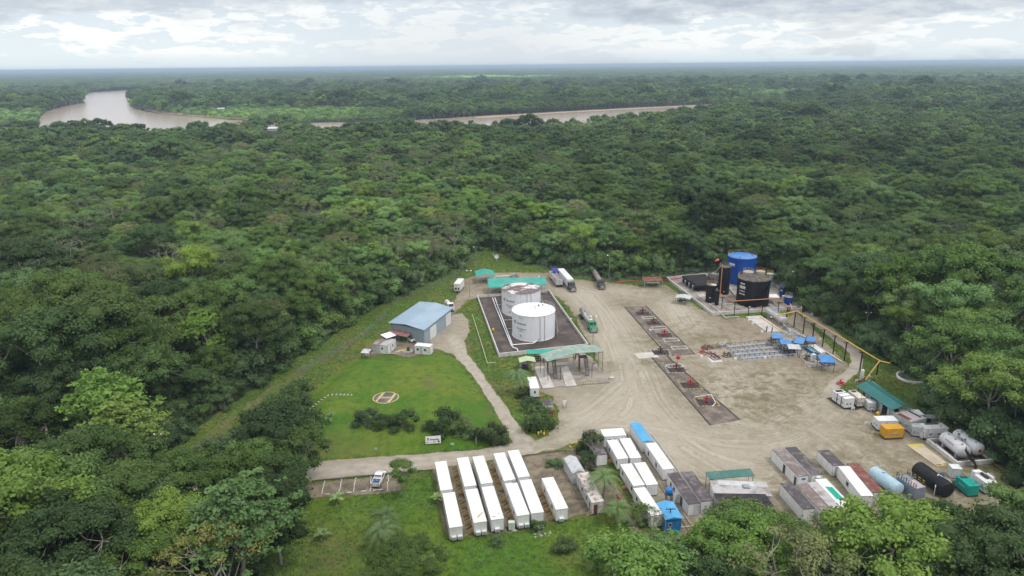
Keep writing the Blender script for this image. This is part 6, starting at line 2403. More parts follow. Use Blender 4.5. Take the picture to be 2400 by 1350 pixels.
# parking bays
yp = lambda x, y: U(*c7f(x, y))
for k, (x0, y0, x1, y1) in enumerate(((275, 1175, 247, 1283), (410, 1160, 385, 1275), (520, 1150, 503, 1270), (640, 1135, 635, 1262), (777, 1122, 772, 1260))):
    a, b = yp(x0, y0), yp(x1, y1)
    d = (b - a)
    nrm = Vector((-d.y, d.x, 0)).normalized()
    m = MB()
    prev = None
    nseg = 9
    for s_ in range(nseg):
        q0, q1 = a + d * (s_ / nseg), a + d * ((s_ + .82) / nseg)
        off_ = nrm * random.uniform(-.1, .1)
        p4 = [q0 - nrm * .09 + off_, q0 + nrm * .09 + off_, q1 + nrm * .09 + off_, q1 - nrm * .09 + off_]
        m.add([(p.x - a.x, p.y - a.y, 0) for p in p4], [(0, 3, 2, 1)])
    o = m.build('bay_line', STRIPE)
    o.location = (a.x, a.y, .19)
    tag(o, ['broken white bay line at the west end of the parking', 'second white bay line from the west', 'crooked white bay line in the middle of the parking', 'white bay line just west of the parked pickup', 'white bay line just east of the parked pickup'][k], 'parking line', 'parking bay lines')
for k, (x0, y0, x1, y1) in enumerate(((275, 1286, 312, 1285), (385, 1280, 425, 1276), (445, 1274, 490, 1270), (560, 1264, 605, 1258), (655, 1255, 738, 1248))):
    a, b = yp(x0, y0), yp(x1, y1)
    L = (b - a).length
    o = MB().prism([(0, -.1), (L, -.1), (L, .1), (0, .1)], 0, .16).build('wheel_stop', STRIPE)
    o.location = (a.x, a.y, .18)
    o.rotation_euler = (0, 0, math.atan2(b.y - a.y, b.x - a.x))
    tag(o, 'white wheel stop at the grass edge of the %s bay' % ['west end', 'second', 'third', 'fourth', 'pickup'][k], 'wheel stop', 'parking wheel stops')

# ================================================================ HELIPAD AND LAWN THINGS
hc = U(*c7f(757, 513), LAWN_H + .1)
R_ = 61.3 / 2 * math.hypot(hc.y, CAM_H) / F_PX
HR_ = R_ + .0
o = T('helipad', 'round dark helipad with yellow ring and letter H on the lawn', 'helipad', (hc.x, hc.y, LAWN_H + .02))
MB().revolve([(.01, .12), (HR_ * .99, .12), (HR_, -.1)], 48).build('pad', DCONC, o)
m = MB()
for k in range(64):
    a0, a1 = 2 * math.pi * k / 64, 2 * math.pi * (k + .97) / 64
    m.add([(HR_ * .90 * math.cos(a0), HR_ * .90 * math.sin(a0), .126), (HR_ * .985 * math.cos(a0), HR_ * .985 * math.sin(a0), .126), (HR_ * .985 * math.cos(a1), HR_ * .985 * math.sin(a1), .126), (HR_ * .90 * math.cos(a1), HR_ * .90 * math.sin(a1), .126)], [(0, 1, 2, 3)])
m.build('ring_marking', HPAINT, o)
m = MB()
s_ = HR_ * .47
for x in (-s_, s_):
    m.add([(x - .34, -HR_ * .80, .126), (x + .34, -HR_ * .80, .126), (x + .34, HR_ * .80, .126), (x - .34, HR_ * .80, .126)], [(0, 1, 2, 3)])
m.add([(-s_ + .34, -.22, .127), (s_ - .34, -.22, .127), (s_ - .34, .22, .127), (-s_ + .34, .22, .127)], [(0, 1, 2, 3)])
hm_ = m.build('letter_marking', HPAINT, o)
hm_.rotation_euler = (0, 0, -.20)
# stepping stones
sp_ = [c7f(100, 592), c7f(180, 560), c7f(250, 520), c7f(300, 497), c7f(400, 500), c7f(515, 506)]
W3 = [U(*p, LAWN_H * .8) for p in sp_]
k_ = 0
for a, b in zip(W3, W3[1:]):
    n = int((b - a).length / .95)
    for j in range(n):
        q = a + (b - a) * j / n
        hh = float(lawn_h(np.array([[q.x, q.y]]), dist_np(np.array([[q.x, q.y]]), A_LAWN))[0]) if inside_np(np.array([[q.x, q.y]]), A_LAWN)[0] else .06
        ang = math.atan2(b.y - a.y, b.x - a.x)
        o = MB().box(-.2, .2, -.45, .45, -.05, .06).build('stepping_stone', STONE)
        o.location = (q.x, q.y, hh + .02)
        o.rotation_euler = (0, 0, ang + random.uniform(-.1, .1))
        tag(o, 'pale stepping stone of the curved path towards the helipad', 'stepping stone', 'stepping stones across the lawn')
        k_ += 1
# banner
a, b = U(*c7f(1072, 885), .6), U(*c7f(1193, 878), .6)
d = b - a
g_ = (a + b) / 2
Lb = d.length
Hb = Lb * .5
o = T('banner', 'white company banner with black lettering beside the road', 'banner', (g_.x, g_.y, .5), math.atan2(d.y, d.x))
til = .25
def bpnt(x, v, off=0.0):
    return (x, v * Hb * math.sin(til) - off * math.cos(til), .25 + v * Hb * math.cos(til) + off * math.sin(til))
m = MB().add([bpnt(-Lb / 2, 0), bpnt(Lb / 2, .03), bpnt(Lb / 2, 1.03), bpnt(-Lb / 2, 1)] + [bpnt(-Lb / 2, 0, -.05), bpnt(Lb / 2, .03, -.05), bpnt(Lb / 2, 1.03, -.05), bpnt(-Lb / 2, 1, -.05)], [(0, 1, 2, 3), (7, 6, 5, 4), (0, 3, 7, 4), (1, 5, 6, 2), (3, 2, 6, 7)])
m.build('panel', WHITE, o)
m = MB()
for txt, size, x0, v0 in (('Amerisur', Hb * .33, -Lb * .22, .46), ('S.A.', Hb * .2, .0, .16), ('km', Hb * .12, Lb * .28, .22)):
    if txt == 'km':
        continue
    vs, fs = text_geo(txt, size, .02)
    m.add([bpnt(x0 + x, v0 + y / Hb, .02) for x, y, _ in vs], fs)
m.build('lettering', LETTER, o)
m = MB()
for (cx2, v2, rr, r0, a0, a1) in ((-Lb * .32, .62, Hb * .17, .55, .5, 5.6), (-Lb * .32, .62, Hb * .06, 0, 0, 6.28)):
    n = 18
    vs = []
    for k in range(n + 1):
        t_ = a0 + (a1 - a0) * k / n
        for q in (r0, 1.0):
            vs.append(bpnt(cx2 + q * rr * math.cos(t_), v2 + q * rr * math.sin(t_) / Hb, .02))
    m.add(vs, [(2 * k, 2 * k + 1, 2 * k + 3, 2 * k + 2) for k in range(n)])
m.add([bpnt(Lb * .30, .14, .02), bpnt(Lb * .42, .14, .02), bpnt(Lb * .42, .38, .02), bpnt(Lb * .30, .38, .02)], [(0, 1, 2, 3)])
m.add([bpnt(-Lb * .44, .12, .02), bpnt(-Lb * .36, .12, .02), bpnt(-Lb * .40, .42, .02)], [(0, 1, 2)])
m.add([bpnt(-Lb * .34, .2, .02), bpnt(-Lb * .06, .2, .02), bpnt(-Lb * .06, .225, .02), bpnt(-Lb * .34, .225, .02)], [(0, 1, 2, 3)])
m.build('emblem', LETTER, o)
for x in (-Lb / 2 + .1, Lb / 2 - .1):
    MB().cyl((x, .1, -.5), (x, Hb * .25 + .1, Hb + .2), .05, 5).build('post', WOOD, o)
for (p0, p1, lb, wd) in ((c7f(680, 948), c7f(678, 908), 'small pale green sign on a post by the road, nearer the trees', 1), (c7f(1285, 908), c7f(1284, 870), 'small pale green sign on a post right of the banner', 1), (c7f(1472, 890), c7f(1472, 826), 'thin white marker post right of the two small signs', 0)):
    g_ = U(*p0)
    H = hgt(*p1, g_)
    o = T('road_sign' if wd else 'marker_post', lb, 'sign' if wd else 'marker post', (g_.x, g_.y, 0))
    MB().cyl((0, 0, 0), (0, 0, H), .045, 5).build('post', WHITE if not wd else mat('pale_green_sign', (.42, .58, .42), .6), o)
    if wd:
        MB().box(-.4, .4, -.08, -.04, H - .55, H).build('panel', mat('pale_green_sign', (.42, .58, .42), .6), o)
        MB().box(-.25, .25, -.1, -.081, H - .35, H - .2).build('lettering', GREY, o)


def single_plant(name, cat, label, pxx, pyy, fr_tr, mats_=(F_PALM, BARK), z=0, s=1.0, group=None, zt=0.0):
    g_ = U(pxx, pyy, z)
    o = T(name, label, cat, (g_.x, g_.y, z), random.uniform(0, 6), group)
    o.scale = (s, s, s)
    a = fr_tr[0].build('crown', mats_[0], o)
    a['zt'] = zt
    at = a.data.attributes.new('tint', 'FLOAT', 'POINT')
    at.data.foreach_set('value', np.random.default_rng(5).random(len(a.data.vertices)).astype(np.float32))
    b = fr_tr[1].build('trunk', mats_[1], o)
    return o


for k, (x, y, H, L, lb) in enumerate(((905, 1262, 5, 4.2, 'palm in the lower grass field, upper one of the pair'), (900, 1300, 5, 4.0, 'palm in the lower grass field, lower one of the pair'), (1215, 925, 5.5, 4.6, 'large palm next to the raised white cabin'),
                                    (1412, 1172, 5, 4.4, 'palm between the rusty roofed cabin and the paired offices'), (1447, 1228, 3.5, 3.8, 'low palm at the lower end of the camp'), (1400, 1345, 3.5, 3.2, 'young palm at the lower field edge'))):
    single_plant('palm', 'palm', lb, x, y, make_palm(30 + k, H, L, 18), zt=.1)
for k, (x, y, lb) in enumerate(((788, 1185, 'banana plant just below the parking bays'), (1025, 1185 + 0, 'leafy banana clump left of the first camp cabins'), (775, 990, 'small banana plant on the left side of the lawn'), (722, 1020, 'banana leaves at the dark tree on the lawn corner'), (752, 1270, 'small broad leaved plant in the lower grass'))):
    z = 1.4 if k == 2 else 0
    single_plant('banana_plant', 'banana plant', lb, x, y, make_palm(60 + k, 1.6, 2.2, 9, 1.1, True), z=z, zt=.5, s=.9)
for (x, y, R, hs, lb, z) in ((860, 1000, 2.7, 1.0, 'dark round bush at the west end of the lawn bushes', .8), (905, 1008, 2.6, .9, 'dark bush between two rounder ones on the lawn front', .8), (948, 1008, 2.9, 1.0, 'dark leafy bush west of the banner', .8), (1045, 1018, 3.5, 1.05, 'tall dark bush just above the banner', .5),
                             (1085, 1022, 2.8, .9, 'broad bush right of the tall one above the banner', .5), (1010, 1015, 2.1, .8, 'small bush left of the banner top', .5), (1155, 1035, 3.0, .9, 'grey green bush at the lane corner of the lawn', .3), (1120, 1030, 1.9, .8, 'small bush left of the lane corner', .3),
                             (1262, 1008, 3.4, 1.1, 'large bush beside the red walled hut', 0), (1245, 965, 2.4, .9, 'bush below the raised white cabin', 0), (1228, 930, 2.0, .8, 'small bush at the foot of the large palm', 0), (1385, 1062, 2.6, 1.1, 'bush overgrowing the cabin with the mossy roof', 0),
                             (1372, 1095, 2.2, .9, 'bright green bush between shed and mossy roofed cabin', 0), (1300, 1092, 1.6, .5, 'low weed patch on the earth east of the camp cabins', 0), (1260, 1240, 1.5, .7, 'weeds before the isolated camp cabin', 0), (1165, 1275, 1.2, .7, 'small weed clump in the grass south of the camp', 0),
                             (1320, 1290, 2.0, .7, 'dark shrub in the lower grass field near the camp', 0), (600, 1010, 3.2, 1, 'bush at the side of the overgrown fence track', 0), (1500, 1225, 2.2, 1.0, 'bush left of the stained roof office', 0)):
    g_ = U(x, y, z)
    plant(g_.x, g_.y, 'bush', random.randint(0, 1), R * 1.02 / 2.3, random.uniform(0, 6), random.uniform(-.35, -.05), lb, z - .05, hs)
g_ = U(945, 1168)
plant(g_.x, g_.y, 'round_mid', 0, .48, 1.0, .25, 'young tree with a narrow green crown beside the parking bays', 0, 1.15)
g_ = U(1524, 1270)
plant(g_.x, g_.y, 'sparse', 1, .36, 1.0, .5, 'slender pale leaved tree in front of the stained roof office', 0, 1.0)
g_ = U(1392, 1080)
plant(g_.x, g_.y, 'sparse', 0, .30, 2.0, .0, 'thin grey tree leaning over the mossy roofed cabin', 0, 1.2)

for (a_, b_, lb, L_), q in zip(FARM, FPOS):
    o = T('farm_house', lb, 'house', (q.x, q.y, 0), random.uniform(-.4, .4))
    MB().box(-L_ / 2, L_ / 2, -3.5, 3.5, 0, 3).build('wall', WHITE, o)
    vs = [(-L_ / 2 - .5, -4.2, 2.9), (L_ / 2 + .5, -4.2, 2.9), (L_ / 2 + .5, 4.2, 2.9), (-L_ / 2 - .5, 4.2, 2.9), (-L_ / 2 - .5, 0, 4.8), (L_ / 2 + .5, 0, 4.8)]
    MB().add(vs, [(0, 1, 5, 4), (4, 5, 2, 3), (0, 4, 3), (1, 2, 5), (0, 3, 2, 1)]).build('roof', WHITE, o)

# items below the camp
g_ = U(*c6f(1188, 955))
o = T('electrical_cabinet', 'pale green electrical cabinet below the lower camp row', 'cabinet', (g_.x, g_.y, 0), .1)
MB().box(-.6, .6, -.4, .4, .1, 1.7).build('body', mat('pale_cabinet', (.55, .62, .56), .5), o)
MB().box(-.9, .9, -.7, .7, 0, .1).build('plinth', LCONC, o)
MB().box(-.02, .02, -.42, -.39, .2, 1.6).build('door_joint', GREY, o)
g_ = U(*c6f(1462, 1005))
o = T('rubbish_rack', 'metal frame standing on a patch of white rubble in the grass', 'frame', (g_.x, g_.y, 0), .2)
m = MB()
for x in (-.5, .5):
    for y in (-.3, .3):
        m.cyl((x, y, 0), (x, y, 1.7), .04, 4)
m.pipe([(-.5, -.3, 1.7), (.5, -.3, 1.7), (.5, .3, 1.7), (-.5, .3, 1.7), (-.5, -.3, 1.7)], .04, 4)
m.pipe([(-.5, -.3, .9), (.5, -.3, .9)], .04, 4)
m.build('frame', GREY, o)
m = MB()
for k in range(22):
    x, y = random.uniform(-2, 2), random.uniform(-.9, .5)
    s_ = random.uniform(.12, .35)
    m.box(x, x + s_, y, y + s_, 0, s_ * .6)
m.build('rubble', STONE, o)['kind'] = 'stuff'


# ================================================================ DARK TANK FARM
TF = px(c2f, [(722, 378), (1150, 712), (1870, 660), (2035, 648), (1700, 425), (1430, 345), (1080, 345)])
TFP = [Vector(p) for p in GP(TF)]
struct(MB().prism([(p.x, p.y) for p in TFP], .06, .28).build('tank_farm_floor', CONC))
wall_run('bund_wall', 'long white wall around the black and blue tanks', TF, 1.15, .35, BUNDW, cat='bund wall')
wall_run('bund_wall', 'inner white wall between black column and black tank', [c2f(1290, 455), c2f(1360, 545), c2f(1700, 520), c2f(1775, 545)], 1.0, .25, BUNDW, closed=False, cat='bund wall')
wall_run('bund_wall', 'pale wall standing beyond the horizontal black tanks', [c2f(1105, 370), c2f(1200, 400)], 2.6, .3, BUNDD, closed=False, cat='bund wall')


def plates(o, r, a, rows, name='name_plate'):
    """white lettering strips on the shell: rows of (height, width, strip height, text)"""
    for (zc, wd, hh, txt) in rows:
        m = MB()
        R_ = r + .03
        n = 8
        vs = []
        for k in range(n + 1):
            b = a + (-wd / 2 + wd * k / n) / R_
            vs += [(R_ * math.cos(b), R_ * math.sin(b), zc), (R_ * math.cos(b), R_ * math.sin(b), zc + hh)]
        m.add(vs, [(2 * k, 2 * k + 2, 2 * k + 3, 2 * k + 1) for k in range(n)])
        pl = m.build(name, LETTERW, o)
        if txt:
            vs_, fs_ = text_geo(txt, hh * .78, .01)
            mid = max(v[0] for v in vs_) / 2
            m = MB()
            R2 = r + .045
            m.add([(R2 * math.cos(a + (x - mid) / R2), R2 * math.sin(a + (x - mid) / R2), zc + hh * .2 + y) for x, y, _ in vs_], fs_)
            m.build('lettering', LETTER, pl)


def black_parts(o, r, h, v):
    a = v - .72
    plates(o, r, a, [(h * .83, 1.9, .5, 'TK-201'), (h * .67, 2.6, .95, 'Amerisur'), (h * .55, 2.3, .38, 'PRODUCCION'), (h * .44, 2.5, .38, 'CRUDO')])
    spiral_stair(o, r, h, v - .35, v + 1.35, BLACK, .6)
    MB().box(r * .05, r * .15, -r * .3, -r * .2, h, h + .7).build('roof_vent', GREY, o)
    m = MB()
    b = v - .1
    m.cyl(((r + .05) * math.cos(b), (r + .05) * math.sin(b), .1), ((r + .5) * math.cos(b), (r + .5) * math.sin(b), .1), .5, 10)
    m.build('manhole', WHITE, o)


vtank('storage_tank', 'large black tank with white lettering strips', tank_fit(c2f(1512, 0)[0], c2f(0, 645)[1], 36.5, c2f(0, 402)[1]), BLACK, BLACKR, YELLOW, parts=black_parts)


def blue_parts(o, r, h, v):
    plates(o, r, v - .72, [(h * .70, 2.8, .95, 'Amerisur')])
    m = MB()
    for k in range(3):
        m.cyl((math.cos(k * 2.1) * r * .7, math.sin(k * 2.1) * r * .7, h), (math.cos(k * 2.1) * r * .7, math.sin(k * 2.1) * r * .7, h + .4), .25, 8)
    m.build('roof_hatch', DBLUE, o)


cB, rB, hB = tank_fit(c2f(1403, 0)[0], c2f(0, 440)[1], 32.5, c2f(0, 190)[1])
vtank('storage_tank', 'tall bright blue tank towering behind the black ones', (cB, rB, hB), BLUE, BLUET, YELLOW, parts=blue_parts)
vtank('column_tank', 'tallest slim black column tank in front of the blue tank', tank_fit(c2f(1247, 0)[0], c2f(0, 528)[1], 13.2, c2f(0, 272)[1]), BLACK, BLACKR, LGREY, parts=lambda o, r, h, v: plates(o, r, v + .1, [(h * .12, .4, .3, None)]), n=24)
vtank('column_tank', 'shorter slim black tank with a rusty railed top', tank_fit(c2f(1128, 0)[0], c2f(0, 604)[1], 11.3, c2f(0, 440)[1]), BLACK, TANKT, YELLOW, parts=lambda o, r, h, v: plates(o, r, v - .1, [(h * .3, .4, .3, None)]), n=24)
vtank('column_tank', 'thin black vessel right of the shorter slim tank', tank_fit(c2f(1187, 0)[0], c2f(0, 626)[1], 4.8, c2f(0, 490)[1]), BLACK, BLACKR, None, n=16)
vtank('storage_tank', 'grey blue slender tank behind the right side of the large black tank', tank_fit(c2f(1672, 0)[0], c2f(0, 462)[1], 7.6, c2f(0, 332)[1]), mat('grey_blue_tank', (.16, .25, .30), .5, (.2, .3, .35), .6), LGREY, YELLOW, n=20)
vtank('storage_tank', 'pale beige tank with an orange railed top behind the large black tank', tank_fit(c2f(1583, 0)[0], c2f(0, 455)[1], 10.5, c2f(0, 312)[1]), mat('beige_tank', (.45, .42, .36), .6), BEIGE, ORANGE, n=24)
vtank('storage_tank', 'pale tank with a white railing close behind the large black tank', tank_fit(c2f(1470, 0)[0], c2f(0, 470)[1], 12, c2f(0, 318)[1]), mat('beige_tank', (.45, .42, .36), .6), BEIGE, LGREY, n=24)
vtank('storage_tank', 'small navy tank behind the white sheet roof', tank_fit(c2f(1795, 0)[0], c2f(0, 545)[1], 7.6, c2f(0, 455)[1]), DBLUE, DBLUE, LGREY, parts=lambda o, r, h, v: plates(o, r, v - .3, [(h * .62, .8, .4, None)]), n=20)
vtank('storage_tank', 'small bright blue tank beside a white box at the bund corner', tank_fit(c2f(1850, 0)[0], c2f(0, 622)[1], 9.2, c2f(0, 550)[1]), BLUE, GREY, LGREY, n=20)
# horizontal black vessels
for k, (x0, y0, x1, y1) in enumerate(((868, 424, 1085, 408), (895, 446, 1120, 430), (930, 468, 1160, 452), (965, 492, 1190, 476))):
    a, b = U(*c2f(x0, y0)), U(*c2f(x1, y1))

    def vex(o, r, L, zc, k=k):
        m = MB()
        m.cyl((0, L / 2 - .05, zc + .2), (0, L / 2 + .12, zc + .2), .45, 12)
        m.cyl((.2, L / 2 - .3, zc - .75), (.2, L / 2 + .05, zc - .75), .3, 10)
        m.build('manhole', LGREY, o)
    vessel('horizontal_tank', ['northernmost of the four lying black tanks', 'second lying black tank from the trees', 'third lying black tank from the trees', 'nearest of the four lying black tanks'][k], 'tank',
           (b.x, b.y), (a.x, a.y), 1.45, BLACK, 'lying black tanks', saddle=DARK, dome=.25, zc=2.15, extras=vex)

# orange overhead line
def at_(p, z_):
    return U3(c2f(*p), z_)


Ht = 9.5
g0 = U(*c2f(1225, 620))
pA = at_((1222, 510), 4.8)
pts = [(pA[0], pA[1], hgt(*c2f(1237, 235), Vector((pA[0], pA[1], 0)))), pA, at_((1340, 580), 4.8), at_((1742, 553), 4.8), at_((1868, 636), 4.8)]
pipe_thing('overhead_pipe', 'orange pipe dropping down the black column and crossing before the black tank', pts, .16, ORANGE)
pipe_thing('overhead_pipe', 'pale pipe arching from the column top towards the lying tanks', [at_((1145, 320), 7.5), at_((1180, 305), 7.5), (pts[0][0], pts[0][1], pts[0][2])], .12, LGREY)
for k, (x, yb, yt) in enumerate(((1235, 660, 545), (1350, 728, 585), (1482, 715, 640), (1608, 707, 625), (1664, 652, 560), (1757, 712, 590), (1838, 730, 640))):
    g_ = U(*c2f(x, yb))
    H = hgt(*c2f(x, yt), g_)
    o = T('pipe_rack_post', ['westernmost', 'second', 'third', 'fourth', 'fifth', 'sixth', 'easternmost'][k] + ' black post along the orange pipe counting from the slim tanks', 'post', (g_.x, g_.y, 0), 0, 'posts of the orange pipe rack')
    MB().box(-.11, .11, -.11, .11, 0, H).build('post', BLACK, o)
    MB().box(-.8, .8, -.09, .09, H, H + .16).build('crossbeam', BLACK, o)
for k, (q, r, m_, lb) in enumerate((([(1120, 600), (1200, 660), (1270, 730), (1400, 722)], .15, LGREY, 'white pipe leaving the tank farm corner towards the wells'), ([(1140, 598), (1235, 594)], .16, LGREY, 'short white pipe in front of the shorter slim tank'),
                                    ([(1240, 630), (1330, 668)], .1, DRED, 'thin rusty pipe on the tank farm floor'), ([(1345, 640), (1420, 668)], .08, DRED, 'second thin rusty pipe near the black tank foot'), ([(1240, 610), (1340, 600)], .12, LGREY, 'grey pipe under the orange line'),
                                    ([(1560, 640), (1600, 632), (1650, 610)], .1, YELLOW, 'yellow handrail pipe at the right foot of the black tank'), ([(1660, 600), (1770, 680)], .14, LGREY, 'grey pipe leaving the right foot of the black tank'), ([(1690, 575), (1800, 650)], .12, LGREY, 'second grey pipe right of the black tank'),
                                    ([(830, 490), (880, 485), (960, 560)], .1, DARK, 'dark pipe curling over the wall by the grey roofed pumps'), ([(990, 505), (1075, 500)], .1, LGREY, 'grey pipe in front of the nearest lying tank'), ([(1000, 545), (1080, 540)], .1, LGREY, 'lower grey pipe in front of the nearest lying tank'))):
    pipe_thing('process_pipe', lb, [U3(c2f(*p), .8) for p in q], r, m_, sup=2.5)
slab('small_slab', 'pale concrete plinth in front of the nearest lying tank', px(c2f, [(1005, 520), (1065, 515), (1085, 545), (1030, 552)]), .28, .5, LCONC)
shelter('white_canopy', 'white flat sheet canopy right of the large black tank', c2f(1675, 545), c2f(1775, 543), c2f(1645, 512), 2.8, WTARP, slope=.05)
g_ = U(*c2f(1808, 585))
o = T('control_box', 'white upright box at the left of the small bright blue tank', 'control box', (g_.x, g_.y, .2))
MB().box(-.5, .5, -.4, .4, 0, 2.2).build('body', WHITE, o)
MB().box(-.4, .4, -.43, -.4, .3, 2.0).build('door', LGREY, o)
wall_run('low_wall', 'pinkish block wall at the east corner of the tank farm', [c2f(1870, 650), c2f(1885, 700), c2f(1975, 695), c2f(1965, 640)], 2.0, .3, mat('pink_block', (.55, .44, .42), .8, (.4, .3, .28), 1.0), closed=False)
g_ = U(*c2f(2100, 712))
o = T('fire_cabinet', 'small red and white fire cabinet by the track at the tank farm corner', 'fire cabinet', (g_.x, g_.y, .1))
MB().box(-.5, .5, -.3, .3, 0, 1.3).build('body', RED, o)
MB().box(-1.1, -.55, -.3, .3, 0, 1.5).build('side_panel', WHITE, o)
shelter('grey_shelter', 'small grey gabled roof over pumps at the tank farm wall', c2f(800, 548), c2f(930, 545), c2f(830, 505), 2.6, LGREY, gable=.5, ridge='y', w_=5.4, l_=4.4)
g_ = U(*c2f(870, 580))
o = T('pump_skid', 'dark pump under the small grey gabled roof', 'pump', (g_.x, g_.y, .13))
MB().box(-1.6, 1.6, -.7, .7, 0, .25).build('base', DARK, o)
MB().cyl((-1.3, 0, .8), (.2, 0, .8), .42, 10).build('motor', GREY, o)
MB().cyl((.8, 0, .3), (.8, 0, 1.4), .35, 8).build('casing', DARK, o)
g_ = U(*c2f(885, 600))
o = MB().box(-.4, .4, -.3, .3, 0, .7).build('concrete_block', LCONC)
o.location = (g_.x, g_.y, .13)
tag(o, 'small pale block on the gravel before the grey shelter', 'block')
shelter('open_shed', 'open shed with a rusty red roof against the forest fence', c2f(515, 395), c2f(700, 388), c2f(482, 352), 3.0, RUSTD, slope=.3, w_=7.5, l_=4.6, npost=2, post=LGREY)
g_ = U(*c2f(600, 440))
o = T('work_bench', 'row of white drums and shelf under the rusty red roof', 'workbench', (g_.x, g_.y + 1.5, .13))
MB().box(-2.4, 2.4, -.5, .5, .8, .9).build('top', WHITE, o)
for x in (-2.2, 0, 2.2):
    MB().box(x - .06, x + .06, -.4, .4, 0, .8).build('leg', LGREY, o)
MB().cyl((1.5, 0, .9), (1.5, 0, 1.5), .3, 10).build('drum', WHITE, o)
# windsock
g_ = U(*c2f(1190, 405))
H = hgt(*c2f(1190, 185), g_)
o = T('windsock', 'orange windsock on a mast above the black tanks', 'windsock', (g_.x, g_.y, 0))
MB().cyl((0, 0, 0), (0, 0, H), .08, 6).build('mast', DARK, o)
MB().cyl((.1, 0, H - .3), (-1.5, -.4, H - .7), .5, 10, .3, cap=False).build('sock', OSOCK, o)
pipe_thing('red_pipe', 'red pipe along the forest fence behind the rusty shed', [U3(c2f(250, 405), .5), U3(c2f(470, 385), .5)], .18, RED, sup=4)
pipe_thing('red_pipe', 'red pipe between rusty shed and tank farm wall', [U3(c2f(700, 385), .5), U3(c2f(860, 360), .5)], .18, RED, sup=4)

# ================================================================ YELLOW PIPE RACK
ps = [(240, 268, 125), (325, 330, 178), (415, 363, 232), (505, 450, 290), (603, 515, 348), (708, 580, 410), (853, 672, 502), (1010, 708, 592)]
tops = []
for k, (x, yb, yt) in enumerate(ps):
    g_ = U(*c3f(x, yb))
    H = hgt(*c3f(x + 14, yt), g_)
    tops.append((g_.x, g_.y, 5.9 if k < 7 else 4.6))
Hm = 5.9
for k, (x, yb, yt) in enumerate(ps):
    g_ = U(*c3f(x, yb))
    H = max(3.5, min(8.5, hgt(*c3f(x + 10, yt), g_)))
    tops[k] = (g_.x, g_.y, H)
    o = T('pipe_rack_post', ['first', 'second', 'third', 'fourth', 'fifth', 'sixth', 'seventh', 'last'][k] + ' tall black T post under the yellow pipe counting from the tank farm', 'post', (g_.x, g_.y, 0), 0, 'posts of the yellow pipe rack')
    MB().box(-.13, .13, -.13, .13, 0, H).build('post', BLACK, o)
    MB().box(-.9, .9, -.1, .1, H, H + .16).build('crossbeam', BLACK, o)
yl = [(t_[0] + .5, t_[1], t_[2] + .36) for t_ in tops]
yl = [U3(c3f(65, 160), 4.8)] + yl + [(yl[-1][0] + (yl[-1][0] - yl[-2][0]) * .55, yl[-1][1] + (yl[-1][1] - yl[-2][1]) * .55, yl[-1][2])]
pipe_thing('overhead_pipe', 'long yellow pipe carried on black posts along the curved track', yl, .19, mat('ochre_pipe', (.62, .40, .08), .5, (.5, .32, .07), 1))
e = yl[-2]
pipe_thing('overhead_pipe', 'slanting yellow pipe coming down to the white vessel', [(e[0] - .3, e[1], e[2]), U3(c3f(905, 758), .8)], .17, mat('ochre_pipe', (.62, .40, .08)))
for x, yb, yt in ((182, 250, 165), (155, 240, 160)):
    g_ = U(*c3f(x, yb))
    o = MB().cyl((0, 0, 0), (0, 0, 5), .06, 5).build('thin_post', YELLOW)
    o.location = g_
    tag(o, ('right' if x > 170 else 'left') + ' thin yellow post under the far end of the yellow pipe', 'post', 'thin yellow posts')


def column(label, pb, pt_, halfpx, m_, group=None, pedestal=True):
    g_ = U(*pb)
    H = hgt(*pt_, g_)
    d = math.hypot(g_.x, g_.y)
    r = halfpx * math.hypot(d, CAM_H) / F_PX
    o = T('pressure_vessel', label, 'vessel', (g_.x, g_.y, 0), 0, group)
    MB().revolve([(.02, .4), (r * .8, .55), (r, .8), (r, H - .4), (r * .75, H - .12), (.02, H)], 14).build('shell', m_, o)
    MB().revolve([(r * 1.15, 0), (r * 1.0, .6)], 12).build('skirt', m_, o)
    MB().cyl((r * .5, 0, 1.2), (r + .5, -.2, 1.2), .1, 6).build('nozzle', YELLOW, o)
    return o


column('tall white upright vessel at the end of the yellow pipe', c3f(868, 762), c3f(875, 655), 3.6, WHITE)
column('shorter pale vessel right of the tall white one', c3f(938, 765), c3f(945, 710), 3.0, LGREY)
pipe_thing('process_pipe', 'rusty pipe loop at the foot of the white vessel', [U3(c3f(800, 715), .5), U3(c3f(850, 765), .5), U3(c3f(905, 745), .5)], .14, DRED, sup=3)
g_ = U(*c3f(1332, 742))
rr = 27.5 * math.hypot(g_.y, g_.x, CAM_H) / F_PX
o = T('flare_ring', 'round white kerb ring around a dark flare pit at the forest edge', 'ring wall', (g_.x, g_.y, 0))
MB().revolve([(rr, 0), (rr, .7), (rr - .35, .7), (rr - .35, 0)], 40).build('kerb', RINGW, o)
MB().revolve([(rr - .36, .1), (.02, .12)], 40).build('pit', mat('ash_floor', (.16, .14, .13), .9, (.05, .045, .04), .5), o)
pipe_thing('flare_stack', 'thin dark flare stack in the white ring', [(g_.x, g_.y, .1), (g_.x + .2, g_.y, 7.5)], .09, DARK, cat='flare stack')

